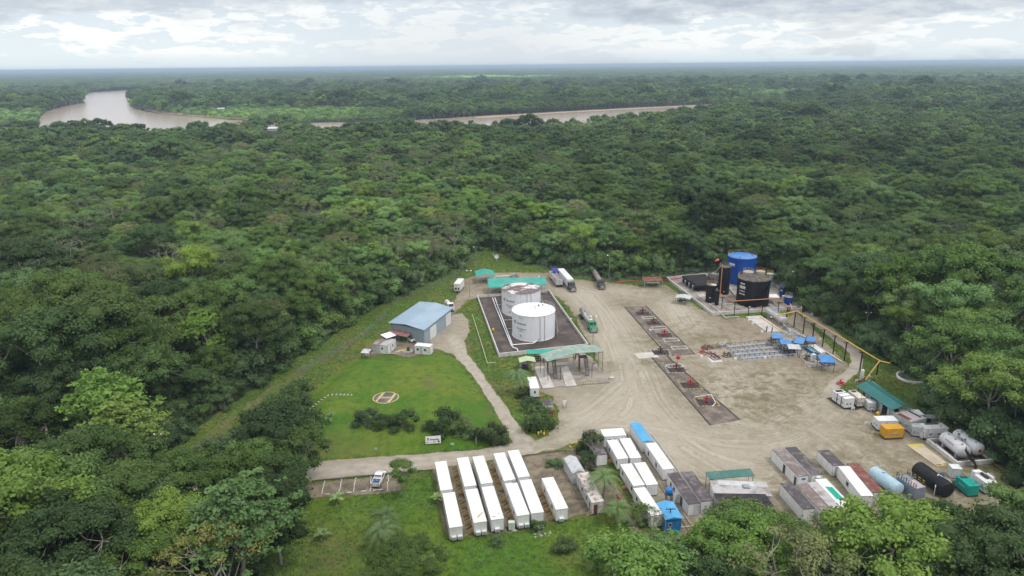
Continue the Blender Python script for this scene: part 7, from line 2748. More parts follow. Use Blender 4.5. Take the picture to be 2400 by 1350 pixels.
# ================================================================ WELL ROW
WELL_STRIP = [c2f(335, 640), c2f(530, 628), c2f(985, 1078), c2f(770, 1092)]
slab('well_slab', 'long dark concrete slab under the farther wellheads', WELL_STRIP, .1, .22, DCONC)
slab('well_slab', 'long dark concrete slab under the nearer wellheads', [c8f(1575, 285), c8f(1745, 275), c8f(2560, 985), c8f(2230, 1045)], .1, .22, DCONC)
slab('well_slab', 'small pale concrete slab joining the well strip from the west', [c2f(422, 1070), c2f(600, 1058), c2f(660, 1105), c2f(462, 1120)], .1, .20, LCONC)
for pts_, lb in (([c2f(335, 640), c2f(770, 1135)], 'dark kerb along the west side of the farther well slab'), ([c2f(530, 628), c2f(985, 1078)], 'dark kerb along the east side of the farther well slab'),
                 ([c8f(1575, 285), c8f(2230, 1045)], 'dark kerb along the west side of the nearer well slab'), ([c8f(1745, 275), c8f(2560, 985)], 'dark kerb along the east side of the nearer well slab')):
    wall_run('slab_kerb', lb, pts_, .34, .25, DARK, closed=False, cat='kerb')
WELLS = [(1506, 736, 'brown'), (1531, 759, 'brown'), (1557, 787, 'red'), (1548, 828, 'dark'), (1585, 868, 'brown'), (1618, 905, 'red'), (1656, 945, 'red')]
WLB = ['farthest brown wellhead on the long dark slab', 'second farthest brown wellhead on the slab', 'reddish wellhead in the middle of the farther slab', 'dark wellhead between the pale slab and the well strip', 'brown wellhead just past the red flag', 'bright red wellhead second from the near end', 'bright red wellhead nearest the cabins']
SOILP = mat('oily_soil', (.045, .03, .026), .9, (.09, .06, .05), .8, bump=.4, fine=.2)
for k, (x, y, cl) in enumerate(WELLS):
    g_ = U(x, y)
    o = T('wellhead', WLB[k], 'wellhead', (g_.x, g_.y, .22), .0, 'wellheads in a row on the dark slabs')
    mt = RED if cl == 'red' else DRED if cl == 'brown' else DARK
    MB().add([(-2.2, -1.7, .012), (2.2, -1.7, .012), (2.4, 1.8, .012), (-2.3, 1.7, .012)], [(0, 1, 2, 3)]).build('cellar', SOILP, o)
    m = MB()
    m.cyl((0, 0, 0), (0, 0, .5), .32, 10)
    m.cyl((0, 0, .5), (0, 0, 1.9), .16, 8)
    for z_ in (.5, .95, 1.4, 1.9):
        m.cyl((0, 0, z_ - .06), (0, 0, z_ + .06), .3, 10)
    m.cyl((-.9, 0, 1.2), (.9, 0, 1.2), .12, 8)
    m.build('valve_tree', mt, o)
    for (x_, z_) in ((-.75, 1.2), (.75, 1.2)):
        MB().revolve([(.30, -.04), (.36, 0), (.30, .04), (.24, 0), (.30, -.04)], 12, (x_, -.2, z_), 'Y').build('handwheel', mt, o)
    m = MB()
    for s_ in range(11):
        u = s_ / 11
        if s_ % 2 == 0:
            for yy in (-2.1, 2.2):
                m.box(-2.7 + 5.4 * u, -2.7 + 5.4 * (u + .08), yy - .08, yy + .08, 0, .12)
            for xx in (-2.8, 2.8):
                m.box(xx - .08, xx + .08, -2.1 + 4.3 * u, -2.1 + 4.3 * (u + .08), 0, .12)
    if k > 2:
        m.build('kerb_blocks', YSTRIPE if k in (5, 6) else STRIPE, o)['kind'] = 'stuff'
    m = MB()
    rr_ = np.random.default_rng(k)
    for _ in range(3 if cl == 'red' else 6):
        a = rr_.uniform(-2, 2, 2)
        b = a + rr_.uniform(-1.5, 1.5, 2)
        m.cyl((a[0], a[1], .15), (b[0], b[1], rr_.uniform(.15, .7)), .06, 5)
    m.build('flow_line', DARK if cl != 'brown' else DRED, o)
for k, q in enumerate(([(490, 735), (600, 728), (625, 745), (512, 752)], [(580, 828), (710, 820), (730, 840), (600, 850)], [(690, 938), (825, 932), (845, 955), (710, 962)], [(762, 1010), (900, 1002), (925, 1028), (785, 1035)], [(715, 1180), (850, 1168), (885, 1198), (745, 1208)])):
    P = GP(px(c2f, q))
    c = sum((Vector(p) for p in P), Vector((0, 0))) / 4
    m = MB()
    for a, b in zip(P, P[1:] + P[:1]):
        a, b = Vector(a) - c, Vector(b) - c
        n_ = Vector((-(b - a).y, (b - a).x)).normalized() * .09
        m.prism([tuple(a - n_), tuple(b - n_), tuple(b + n_), tuple(a + n_)], .22, .33 + .003 * (len(m.f) // 6))
    o = m.build('cellar_frame', STRIPE)
    o.location = (c.x, c.y, 0)
    tag(o, 'pale rectangular frame on the dark well slab, %s' % ['beside the farthest wellhead', 'beside the second farthest wellhead', 'beside the middle wellhead', 'standing without a wellhead', 'just past the red flag'][k], 'frame')
P = [c8f(2050, 735), c8f(2240, 705), c8f(2290, 800), c8f(2250, 840)]
wall_run('painted_kerb', 'pale curved kerb around the wellhead nearest the cabins', P, .35, .2, STRIPE, closed=False, cat='kerb')
g_ = U(*c8f(1865, 345))
o = T('red_flag', 'red flag like marker standing on the well slab', 'flag', (g_.x, g_.y, .2))
MB().cyl((0, 0, 0), (0, 0, 1.6), .04, 5).build('pole', DARK, o)
MB().revolve([(.02, -.3), (.55, -.2), (.62, 0), (.55, .2), (.02, .3)], 12, (0, 0, 1.7), 'Y').build('marker', RED, o)

# red manifold slab and scattered valve skids
slab('manifold_slab', 'white edged slab under the red valve manifold', px(c2f, [(1062, 1072), (1165, 1062), (1248, 1150), (1142, 1160)]), .1, .3, LCONC)


def valve_skid(label, p, m_, n, wd, ln, rz, z=.15, hh=1.2, seed=0, name='valve_manifold', cat='manifold', group=None):
    g_ = U(*p)
    rr_ = np.random.default_rng(seed)
    o = T(name, label, cat, (g_.x, g_.y, z), rz, group)
    m = MB()
    m.box(-wd / 2, wd / 2, -ln / 2, -ln / 2 + .12, 0, .15)
    m.box(-wd / 2, wd / 2, ln / 2 - .12, ln / 2, 0, .15)
    m.box(-wd / 2, -wd / 2 + .12, -ln / 2 + .12, ln / 2 - .12, 0, .15)
    m.box(wd / 2 - .12, wd / 2, -ln / 2 + .12, ln / 2 - .12, 0, .15)
    m.build('base', m_, o)
    m = MB()
    for k in range(n):
        y = -ln / 2 + ln * (k + .5) / n
        z1 = rr_.uniform(.4, .7) * hh
        m.cyl((-wd / 2, y, z1), (wd / 2, y, z1), .09, 6)
        m.cyl((rr_.uniform(-.3, .3) * wd, y, .1), (rr_.uniform(-.3, .3) * wd, y, hh * rr_.uniform(.8, 1.3)), .08, 6)
    m.cyl((-wd * .3, -ln / 2, hh * .5), (-wd * .3, ln / 2, hh * .5), .12, 6)
    m.cyl((wd * .3, -ln / 2, hh * .5), (wd * .3, ln / 2, hh * .5), .12, 6)
    m.build('pipework', m_, o)
    for k in range(n):
        y = -ln / 2 + ln * (k + .5) / n
        x = rr_.uniform(-.35, .35) * wd
        MB().revolve([(.02, -.05), (.24, -.04), (.3, 0), (.24, .04), (.02, .05)], 10, (x, y, hh * rr_.uniform(.75, 1.1))).build('handwheel', m_, o)
    return o


valve_skid('red valve manifold on the white edged slab', c2f(1150, 1105), DRED, 5, 2.4, 5.0, .35, .3, 1.3, 1)
valve_skid('bright red valve piece left of the red manifold', c2f(1055, 1062), RED, 2, 1.6, 1.2, .4, seed=2, hh=1.0)
valve_skid('rusty valve cluster above the red manifold, western one', c2f(1100, 1022), DRED, 3, 3.2, 2.2, .2, seed=3, hh=1.0)
valve_skid('rusty and pale valve cluster at the head of the pipe rows', c2f(1185, 1012), mat('dusty_rust', (.25, .16, .12), .7, (.4, .36, .33), 2), 3, 3.0, 2.2, .2, seed=4, hh=1.1)
valve_skid('pale valve cluster just left of the first pipe row', c2f(1245, 1002), LGREY, 3, 2.2, 2.2, .2, seed=5, hh=1.2)
valve_skid('dark valve cluster between the red manifold and the pipe rows', c2f(1285, 1095), DARK, 3, 2.4, 1.8, .2, seed=6, hh=1.2)
for (q, lb) in (((1048, 1110), 'white concrete marker left of the red manifold'), ((1362, 1130), 'white concrete marker at the end of the nearest pipe row'), ((1640, 1118), 'white concrete marker below the nearest pipe row'), ((1525, 800), 'white block left of the pale loading slab'), ((1490, 770), 'white frame block at the edge of the pale slab'), ((1610, 875), 'flat pale block at the corner of the pale slab'), ((572, 862), 'thin white marker at the west kerb of the well slab')):
    g_ = U(*c2f(*q))
    o = MB().box(-.35, .35, -.25, .25, 0, .65).build('marker_block', WHITE)
    o.location = (g_.x, g_.y, .13)
    tag(o, lb, 'marker block')

# ================================================================ PROCESS AREA
slab('process_slab', 'white concrete slab beside the long white separator', px(t4f, [(230, 115), (530, 95), (960, 395), (660, 425)]), .1, .32, LCONC)
slab('process_slab', 'grey concrete floor of the chemical area', px(t4f, [(1180, 775), (1640, 740), (2080, 1080), (1480, 1120)]), .1, .26, CONC)
slab('process_slab', 'concrete floor under the blue roofed pumps', px(t4f, [(640, 430), (1240, 400), (1700, 720), (900, 760)]), .1, .25, CONC)
RB = [((0, 700), (700, 650), LGREY, 'farthest of the long pipe rows with dark railing'), ((0, 800), (860, 730), LGREY, 'second of the long pipe rows'), ((0, 885), (960, 815), DRED, 'third long pipe row with a dull red railing'), ((130, 960), (1230, 875), LGREY, 'nearest of the long pipe rows with a white kerb')]
for k, (a, b, rm, lb) in enumerate(RB):
    a, b = U(*t4f(*a)), U(*t4f(*b))
    if k < 2:
        a = U(*c2f(1285 + 45 * k, 1022 + 42 * k))
    d = b - a
    L = d.length
    o = T('pipe_row', lb, 'pipe row', (a.x, a.y, .13), math.atan2(d.y, d.x), 'long pipe rows on the gravel')
    MB().box(0, L, -.8, .8, 0, .2).build('kerb', BUNDW, o)
    MB().box(.15, L - .15, -.75, .75, .2, .23).build('channel_floor', mat('blue_grey_floor', (.24, .28, .34), .6, (.35, .37, .42), 1), o)
    for j in range(3):
        MB().cyl((0, -.45 + j * .4, .5), (L, -.45 + j * .4, .5), .09, 6).build('pipe', LGREY if j != 1 else mat('pale_blue_pipe', (.4, .48, .58), .5), o)
    m = MB()
    n = int(L / 1.5)
    for j in range(n + 1):
        x = L * j / n
        m.box(x - .04, x + .04, -.9, -.82, .2, .75)
        m.box(x - .04, x + .04, .82, .9, .2, 1.15)
        if j % 3 == 0:
            m.box(x - .03, x + .03, -.82, .82, .60, .66)
    m.build('pipe_support', DARK if k != 2 else DRED, o)
    m = MB().box(0, L, .82, .9, 1.15, 1.21)
    m.build('rail', DARK if k != 2 else DRED, o)
# long separator
a, b = U(*c2f(1825, 822)), U(*c2f(1655, 712))
vessel('separator_vessel', 'long white horizontal separator with a walkway on top', 'vessel', (a.x, a.y), (b.x, b.y), 1.15, mat('weathered_white_vessel', (.60, .62, .64), .5, (.45, .45, .44), 1, streak=(.3, .28, .26)), saddle=LGREY, zc=2.2, dome=.6,
       extras=lambda o, r, L, zc: [MB().box(-.4, .4, -L / 2 + .8, L / 2 - .8, zc + r + .05, zc + r + .12).build('walkway', GREY, o),
                                   MB().pipe([(.4, -L / 2 + .8, zc + r + 1.1), (.4, L / 2 - .8, zc + r + 1.1)], .04, 4).pipe([(-.4, -L / 2 + .8, zc + r + 1.1), (-.4, L / 2 - .8, zc + r + 1.1)], .04, 4).build('railing', LGREY, o),
                                   MB().cyl((0, -L / 2 + .9, zc), (0, -L / 2 + .9, zc + r + .5), .3, 8).build('nozzle', LGREY, o)])
for (q, r, mt, z_, lb) in (([(520, 110), (920, 380)], .14, mat('ochre_pipe', (.62, .40, .08)), .4, 'ochre pipe along the white slab edge'), ([(960, 240), (1120, 370), (1420, 500)], .16, WHITE, .8, 'white pipe behind the blue roofs running to the track'), ([(1330, 690), (1660, 670)], .13, LGREY, .8, 'pale pipe east of the grey sheet roof'),
                           ([(1200, 755), (1400, 740)], .13, LGREY, .5, 'pale pipe above the chemical drums'), ([(1740, 745), (2140, 995)], .2, WHITE, .4, 'white pipe along the east side of the chemical area'), ([(1660, 670), (1740, 745)], .13, LGREY, .5, 'pale pipe bend by the small white box'),
                           ([(1000, 200), (1350, 400)], .1, DARK, .6, 'dark pipe along the grass behind the separator'), ([(840, 400), (1180, 385)], .12, LGREY, .6, 'pale pipe at the near end of the separator')):
    pipe_thing('process_pipe', lb, [U3(t4f(*p), z_) for p in q], r, mt, sup=2.5)
for k, (A, B, C, h, mt, lb, w_, l_) in enumerate(((t4f(775, 530), t4f(950, 500), t4f(735, 450), 3.4, BLUES, 'small blue roof over pipework, westernmost of the blue roofs', None, None), (t4f(930, 640), t4f(1130, 620), t4f(905, 568), 3.2, BLUES, 'blue roof next to the grey sheet roof', None, None),
                                                  (t4f(1180, 615), t4f(1400, 590), t4f(1235, 520), 3.4, BLUES, 'wide blue roof in the middle of the pump area', None, None), (t4f(1440, 585), t4f(1600, 570), t4f(1440, 505), 3.4, BLUES, 'blue roof at the east end beside the wide one', None, None),
                                                  (t4f(1085, 740), t4f(1320, 722), t4f(1040, 665), 3.0, LGREY, 'grey sheet roof over the navy pump', None, None), (t4f(1740, 1005), t4f(2000, 990), t4f(1640, 880), 3.2, SKYB if 0 else BLUES, 'bright blue roof over blue pumps at the corner of the chemical area', None, None))):
    o = shelter('blue_roof_shelter' if mt is not LGREY else 'grey_roof_shelter', lb, A, B, C, h, mt, slope=.35, post=DARK)
for k, (x, y, wd, ln, mt, lb) in enumerate(((800, 600, 3, 2.5, DARK, 'dark pump skid under the westernmost blue roof'), (880, 720, 2.6, 2.2, GREY, 'grey pump skid at the end of the second pipe row'), (1010, 690, 3, 2.5, DBLUE, 'navy pump skid under the blue roof by the grey roof'), (1300, 640, 4, 3, DARK, 'dark pump skid under the wide blue roof'),
                                            (1450, 620, 4, 3, DARK, 'dark pump skid in front of the eastern blue roof'), (1130, 480, 5, 4, LGREY, 'dense white pipe cluster before the separator end'), (1040, 360, 2, 2, GREY, 'grey valve cluster at the separator end'), (1000, 820, 2.2, 2.0, DARK, 'dark valve cluster at the end of the red railed row'),
                                            (1130, 810, 2.2, 2.0, DBLUE, 'navy motor block under the grey sheet roof'), (1840, 1050, 3.6, 2.6, BLUE, 'blue pump skid under the bright blue corner roof'), (1670, 960, 1.6, 1.8, DBLUE, 'navy pump left of the corner blue roof'), (1450, 960, 1.6, 1.6, DARK, 'dark valve set left of the white cabinet'), (1560, 610, 1.6, 2, LGREY, 'pale pump at the east blue roof'))):
    valve_skid(lb, t4f(x, y), mt, 4 if wd > 2.5 else 3, wd, ln, .15, .25, 1.6, 20 + k, 'pump_skid', 'pump skid')
# drums and totes
for k in range(12):
    x, y = 1410 + (k // 2) * 32 + (k % 2) * 26, 765 + (k // 2) * 22 - (k % 2) * 14
    g_ = U(*t4f(x, y))
    o = T('chemical_drum', ('teal' if k % 3 == 0 else 'blue') + ' drum, ' + ['west', 'east'][k % 2] + ' side of the ' + ['first', 'second', 'third', 'fourth', 'fifth', 'nearest'][k // 2] + ' pair beside the white totes', 'drum', (g_.x, g_.y, .26), 0, 'chemical drums in a cluster')
    MB().revolve([(.02, 0), (.34, 0), (.36, .05), (.34, .3), (.36, .33), (.34, .6), (.36, .63), (.34, .93), (.02, .95)], 12).build('body', [CABB, TGEN][k % 3 == 0], o)
    MB().cyl((0, 0, .95), (0, 0, 1.0), .2, 8).build('lid', WHITE, o)
for k in range(12):
    x, y = 1545 + (k // 2) * 34 + (k % 2) * 40, 760 + (k // 2) * 25 - (k % 2) * 16
    g_ = U(*t4f(x, y))
    o = T('chemical_tote', 'white caged tote, ' + ['west', 'east'][k % 2] + ' side of the ' + ['farthest', 'second', 'third', 'fourth', 'fifth', 'nearest'][k // 2] + ' pair by the drums', 'chemical tote', (g_.x, g_.y, .26), .1, 'white chemical totes in a double row')
    MB().box(-.48, .48, -.45, .45, .14, 1.1).build('bottle', WHITE, o)
    MB().box(-.5, .5, -.47, .47, 0, .14).build('pallet', GREY, o)
    m = MB()
    for z_ in (.35, .7, 1.05):
        m.box(-.51, .51, -.49, -.47, z_, z_ + .03)
        m.box(-.51, -.49, -.47, .47, z_, z_ + .03)
    m.build('cage', LGREY, o)
for (x, y, w2, d2, hh, lb) in ((1555, 1010, 1.1, .8, 2.4, 'tall white cabinet left of the corner blue roof'), (1690, 650, .5, .35, 1.6, 'white junction box on a post near the grass')):
    g_ = U(*t4f(x, y))
    o = T('electrical_cabinet', lb, 'cabinet', (g_.x, g_.y, .26))
    MB().box(-w2 / 2, w2 / 2, -d2 / 2, d2 / 2, .3 if w2 > .6 else .8, hh).build('body', WHITE, o)
    MB().box(-w2 / 2 + .1, w2 / 2 - .1, -d2 / 2 - .03, -d2 / 2, .5 if w2 > .6 else .9, hh - .2).build('door', LGREY, o)
    m = MB()
    for x_ in (-w2 / 2 + .05, w2 / 2 - .05):
        m.box(x_ - .04, x_ + .04, -.04, .04, 0, .3 if w2 > .6 else .8)
    m.build('leg', GREY, o)
for (x, yb, yt, lb) in ((1405, 1130, 965, 'thin white post at the near corner of the chemical floor'), (1495, 1150, 1010, 'second thin white post at the chemical floor corner')):
    g_ = U(*t4f(x, yb))
    o = MB().cyl((0, 0, 0), (0, 0, 2.0), .06, 6).build('bollard', WHITE)
    o.location = g_
    tag(o, lb, 'bollard')
for (x, yb, lb) in ((640, 410, 'dark upright pipe at the near edge of the white slab, western one'), (745, 430, 'dark upright pipe at the near edge of the white slab, eastern one')):
    g_ = U(*t4f(x, yb))
    o = MB().cyl((0, 0, 0), (.1, 0, 2.0), .18, 8).build('vent_pipe', DARK)
    o.location = g_
    tag(o, lb, 'vent pipe')

# ================================================================ GENERATORS
def lines(o, w_, l_, h, mt=GREY, n=3, sides='F', z=(.5, .6)):
    m = MB()
    for k in range(n):
        for s_ in sides:
            side_box(m, s_, w_, l_, (k + .5) / n, (l_ if s_ in 'LR' else w_) / n * .55, h * z[0] + .0, h * z[1], .02)
    return m.build('louvre', mt, o)


def genset(label, A, B, C, h, mt, w_=None, l_=None, z=.15, top=True, louv='FL', txt=None, mat_sheet=True, group=None, extra=None):
    loc, ang, w_, l_ = frame(A, B, C, h + z, w_, l_)
    o = T('generator', label, 'generator', (loc[0], loc[1], z), ang, group)
    MB().box(-w_ / 2 - .05, w_ / 2 + .05, -l_ / 2 - .05, l_ / 2 + .05, 0, .28).build('skid', DARK, o)
    MB().box(-w_ / 2, w_ / 2, -l_ / 2, l_ / 2, .28, h - .08).build('canopy', mt, o)
    MB().box(-w_ / 2 - .04, w_ / 2 + .04, -l_ / 2 - .04, l_ / 2 + .04, h - .08, h).build('top_panel', mt, o)
    if top:
        MB().box(-w_ * .3, w_ * .3, l_ * .22, l_ * .42, h, h + .12).build('exhaust_grille', DARK, o)
        MB().cyl((w_ * .2, -l_ * .3, h), (w_ * .2, -l_ * .3, h + .4), .1, 6).build('exhaust', GREY, o)
    m = MB()
    for s_ in louv:
        for u in (.25, .6):
            side_box(m, s_, w_, l_, u, (l_ if s_ in 'LR' else w_) * .16, h * .35, h * .55, .02)
    m.build('louvre', GREY, o)
    m = MB()
    for s_ in louv:
        for u in (.12, .42, .80):
            side_box(m, s_, w_, l_, u, .04, .35, h - .15, .015)
    m.build('panel_joint', GREY, o)
    if txt:
        vs, fs = text_geo(txt[0], txt[1], .015)
        mid = max(v[0] for v in vs) / 2
        if txt[2] == 'F':
            MB().add([(x - mid, -l_ / 2 - .03, h * .55 + y) for x, y, _ in vs], fs).build('lettering', txt[3], o)
        else:
            MB().add([(-w_ / 2 - .03, -(x - mid), h * .55 + y) for x, y, _ in vs], fs).build('lettering', txt[3], o)
    if extra:
        extra(o, w_, l_, h)
    return o


def ground_sheet(label, pts_, mt=None, z=.17):
    P = GP(pts_)
    c = sum((Vector(p) for p in P), Vector((0, 0))) / len(P)
    o = MB().prism([(p[0] - c.x, p[1] - c.y) for p in P], .02, .05).build('containment_mat', mt or BTARP)
    o.location = (c.x, c.y, z - .05)
    return tag(o, label, 'ground mat')


ground_sheet('black mat under the western pair of white generators', px(t5f, [(120, 405), (420, 360), (820, 545), (650, 620), (430, 600)]))
ground_sheet('black mat under the white and yellow generators', px(t5f, [(895, 850), (1100, 830), (1500, 1050), (1480, 1100), (1170, 1110)]))
ground_sheet('black mat under the eastern white generator', px(t5f, [(1640, 1040), (1900, 1000), (2260, 1040), (2250, 1090), (1830, 1150)]))
genset('long white generator made of three banded modules', t5f(465, 415), t5f(600, 385), t5f(240, 262), 2.7, WHITE, 2.6, None, .35, top=False, louv='LF',
       extra=lambda o, w_, l_, h: [MB().box(-w_ / 2 - .07, w_ / 2 + .07, y - .1, y + .1, .3, h + .04).build('band', DARK, o) for y in (-l_ * .22, l_ * .12)] + [MB().box(-w_ * .38, w_ * .38, l_ * .26, l_ * .46, h, h + .06).build('radiator_opening', BLACK, o)])
genset('slim cream white generator beside the three banded one', t5f(690, 400), t5f(785, 375), t5f(510, 262), 2.5, mat('cream_paint', (.66, .62, .55), .5, (.45, .4, .33), 1, streak=(.4, .33, .26)), 2.0, None, .35, louv='LF')
genset('white generator with red and black markings on a black mat', t5f(1050, 800), t5f(1350, 755), t5f(985, 738), 2.6, WHITE, None, 2.5, .3, louv='LF', top=False)
genset('yellow orange generator at the corner of the generator yard', t5f(1180, 945), t5f(1508, 935), t5f(1125, 898), 2.6, YGEN, None, 2.3, .3, louv='F', txt=('AVIS', .42, 'F', mat('pale_lettering', (.7, .6, .35), .6)), top=False)
genset('white generator with ventilated roof at the east end of the yard', t5f(1880, 940), t5f(2240, 895), t5f(1810, 885), 2.6, WHITE, None, 2.6, .3, louv='LF')
genset('large pale container unit with a red stained roof', t5f(1620, 815), t5f(1935, 775), t5f(1480, 742), 2.9, mat('grey_white_container', (.55, .55, .56), .6, (.42, .4, .4), .8), None, 4.4, .2, louv='LF', top=False,
       extra=lambda o, w_, l_, h: [MB().box(-w_ * .5, -w_ * .25, -l_ * .3, l_ * .45, h + .002, h + .03).build('stained_sheet', RUSTD, o), MB().box(-w_ * .22, w_ * .2, -l_ * .4, l_ * .42, h + .002, h + .03).build('pink_sheet', mat('pinkish_sheet', (.62, .52, .52), .7), o), MB().box(w_ * .28, w_ * .36, -l_ * .3, l_ * .42, h + .002, h + .1).build('roof_gap', BLACK, o)])
genset('white container with grey markings behind the red stained roof', t5f(1505, 690), t5f(1815, 660), t5f(1450, 640), 2.8, WHITE, None, 2.6, .2, louv='F', top=False)
for (A, B, C, h, w_, l_, lb) in ((t5f(870, 480), t5f(985, 470), t5f(845, 450), 2.3, 2.1, 2.3, 'square white transformer box in front of the green roof'), (t5f(1415, 725), t5f(1485, 712), t5f(1352, 680), 2.4, 1.9, 2.2, 'white transformer box between the generators and the container'),
                                 (t5f(1650, 900), t5f(1758, 885), t5f(1620, 850), 2.5, 2.0, 2.0, 'pale transformer box in front of the red stained container'), (t5f(2000, 805), t5f(2095, 798), t5f(1990, 785), 1.8, 1.6, 1.4, 'small white box under the grey sheet behind the containers')):
    genset(lb, A, B, C, h, mat('pale_box_paint', (.60, .62, .64), .5, (.5, .5, .5), 1), w_, l_, .15, louv='LF', top=False)
    bpy.context.scene.collection.objects[-1]
genset('bright teal generator on a black mat at the south end', t7f(1010, 1170), t7f(1170, 1130), t7f(735, 945), 2.4, TGEN, 2.2, None, .2, louv='', txt=('ENERGY', .5, 'L', mat('pale_teal_lettering', (.4, .65, .6), .6)), top=True)
ground_sheet('black containment tray beside the teal generator', px(t7f, [(520, 1075), (720, 1050), (1000, 1280), (800, 1310)]))


def open_gen(o, w_, l_, h):
    MB().box(-w_ * .5, w_ * .2, l_ * .28, l_ * .5, h, h + .5).build('raised_hood', WHITE, o)
    m = MB()
    for k in range(4):
        m.cyl((w_ * .05, l_ * (.2 - k * .11), h), (w_ * .05, l_ * (.2 - k * .11), h + .5), .28, 8)
    m.build('engine_top', DARK, o)
    MB().cyl((w_ * .38, l_ * .12, h + .35), (w_ * .38, -l_ * .28, h + .35), .3, 10).build('silencer', WHITE, o)


genset('white open topped generator with dark engine parts and silencer', t7f(1380, 1110), t7f(1560, 1075), t7f(1045, 870), 2.5, WHITE, 2.5, None, .2, louv='LF', top=False, extra=open_gen)
cabin('electrical_house', 'square white electrical box in front of the tank bund', 'cabinet', t7f(655, 790), t7f(800, 780), t7f(615, 745), 2.6, mat('pale_box_paint', (.60, .62, .64)), WHITE, w_=1.9, l_=1.8, base=.3)
g_ = U(*t7f(415, 1005))
o = T('oil_drum', 'dark navy drum on the grass near the black tank', 'drum', (g_.x, g_.y, .13))
MB().revolve([(.02, 0), (.42, 0), (.42, 1.0), (.02, 1.0)], 12).build('body', DBLUE, o)
MB().revolve([(.44, .32), (.44, .38)], 12).build('hoop', DARK, o)
# white totes by the eastern generator
for k in range(4):
    g_ = U(*t5f(1810 + (k % 2) * 95, 1105 - (k % 2) * 18 - (k // 2) * 30))
    o = T('chemical_tote', 'white plastic tote before the eastern generator, ' + ['near left', 'near right', 'far left', 'far right'][k] + ' of four', 'chemical tote', (g_.x, g_.y, .2), .2, 'white totes in front of the eastern generator')
    MB().box(-.5, .5, -.45, .45, .14, 1.15).build('bottle', WHITE, o)
    MB().box(-.52, .52, -.47, .47, 0, .14).build('pallet', GREY, o)
# green roofed generator hall
e0, e1 = U(*t5f(650, 190), 3.4), U(*t5f(1280, 610), 3.4)
r0, r1 = U(*t5f(825, 95), 4.4), U(*t5f(1480, 535), 4.4)
f0_, f1_ = U(*t5f(925, 98), 3.9), U(*t5f(1660, 590), 3.4)
c = (e0 + e1 + f1_ + f0_) / 4
c.z = 0
o = T('generator_hall', 'open sided hall with a long dark teal double pitched roof', 'hall', (c.x, c.y, 0))
m = MB()
for (a, b, d_, e_) in ((e0, e1, r1, r0), (r0, r1, f1_, f0_)):
    vs = [tuple(p - c) for p in (a, b, d_, e_)]
    vs = vs + [(x, y, z_ - .08) for x, y, z_ in vs]
    m.add(vs, [(0, 1, 2, 3), (7, 6, 5, 4), (0, 4, 5, 1), (1, 5, 6, 2), (2, 6, 7, 3), (3, 7, 4, 0)])
m.build('roof', DTEAL, o)
d = (r1 - r0)
m = MB()
m.cyl(tuple(r0 - c + Vector((0, 0, .03))), tuple(r1 - c + Vector((0, 0, .03))), .09, 5)
m.build('ridge_cap', DTEAL, o)
for k in range(6):
    u = .03 + .94 * k / 5
    for (a, b, zz) in ((e0, e1, 3.3), (f0_, f1_, 3.3)):
        q = a + (b - a) * u + (c - (a + (b - a) * u)).normalized() * .5 - c
        MB().cyl((q.x, q.y, 0), (q.x, q.y, zz), .08, 6).build('post', DARK, o)
dd = (e1 - e0).normalized()
ni = Vector((-dd.y, dd.x, 0))
for (u0, u1) in ((.17, .35), (.50, .66), (.80, .97)):
    q0, q1 = e0 + (e1 - e0) * u0 + ni * 1.0 - c, e0 + (e1 - e0) * u1 + ni * 1.0 - c
    m = MB().prism([(q0.x, q0.y), (q1.x, q1.y), (q1.x + ni.x * .1, q1.y + ni.y * .1), (q0.x + ni.x * .1, q0.y + ni.y * .1)], .1, 2.9)
    m.build('wall_panel', LGREY, o)
fm = MB()
for k in range(5):
    u = .15 + .17 * k
    q = r0 + (r1 - r0) * u - c
    fm.box(q.x - 1.3, q.x + 1.3, q.y - 1, q.y + 1, .1, 1.9)
fm.build('machinery', DARK, o)['kind'] = 'stuff'
struct(MB().prism([tuple((p - ni * .0)[:2]) for p in (e0, e1, f1_, f0_)], .06, .2).build('hall_floor', DCONC))
wall_run('painted_kerb', 'white kerb along the east side of the generator hall', [t5f(930, 130), t5f(1640, 640)], .5, .25, BUNDW, closed=False, cat='kerb')
shelter('grey_shelter', 'grey corrugated sheet roof behind the container units', t5f(1880, 750), t5f(2080, 738), t5f(1830, 690), 2.6, GREY, slope=.2)
g_ = U(*t5f(1030, 715))
o = T('fire_extinguisher_cart', 'yellow wheeled tank standing before the generator hall', 'extinguisher cart', (g_.x, g_.y, .15))
MB().revolve([(.02, .2), (.5, .3), (.55, .7), (.4, 1.0), (.02, 1.1)], 12).build('tank', YELLOW, o)
MB().cyl((-.5, .2, .25), (.5, .2, .25), .22, 10).build('wheel', TYRE, o)
valve_skid('bright red pump cart alone on the gravel by the track', t5f(375, 165), RED, 3, 1.8, 1.6, .4, .15, 1.2, 77, 'pump_cart', 'pump')
for (q, lb) in (((820, 885), 'small white trestle left of the generator mat'), ((585, 625), 'white trestle at the near end of the western mat'), ((925, 645), 'white trestle near the transformer box'), ((650, 135), 'white notice board by the hall corner')):
    g_ = U(*t5f(*q))
    o = T('trestle', lb, 'trestle', (g_.x, g_.y, .14), .4)
    MB().box(-.55, .55, -.06, .06, .5, .95).build('board', WHITE, o)
    for x in (-.45, .45):
        MB().pipe([(x, -.25, 0), (x, 0, .55)], .04, 4).build('leg', WHITE, o)
        MB().pipe([(x, .25, 0), (x, 0, .55)], .04, 4).build('leg', WHITE, o)

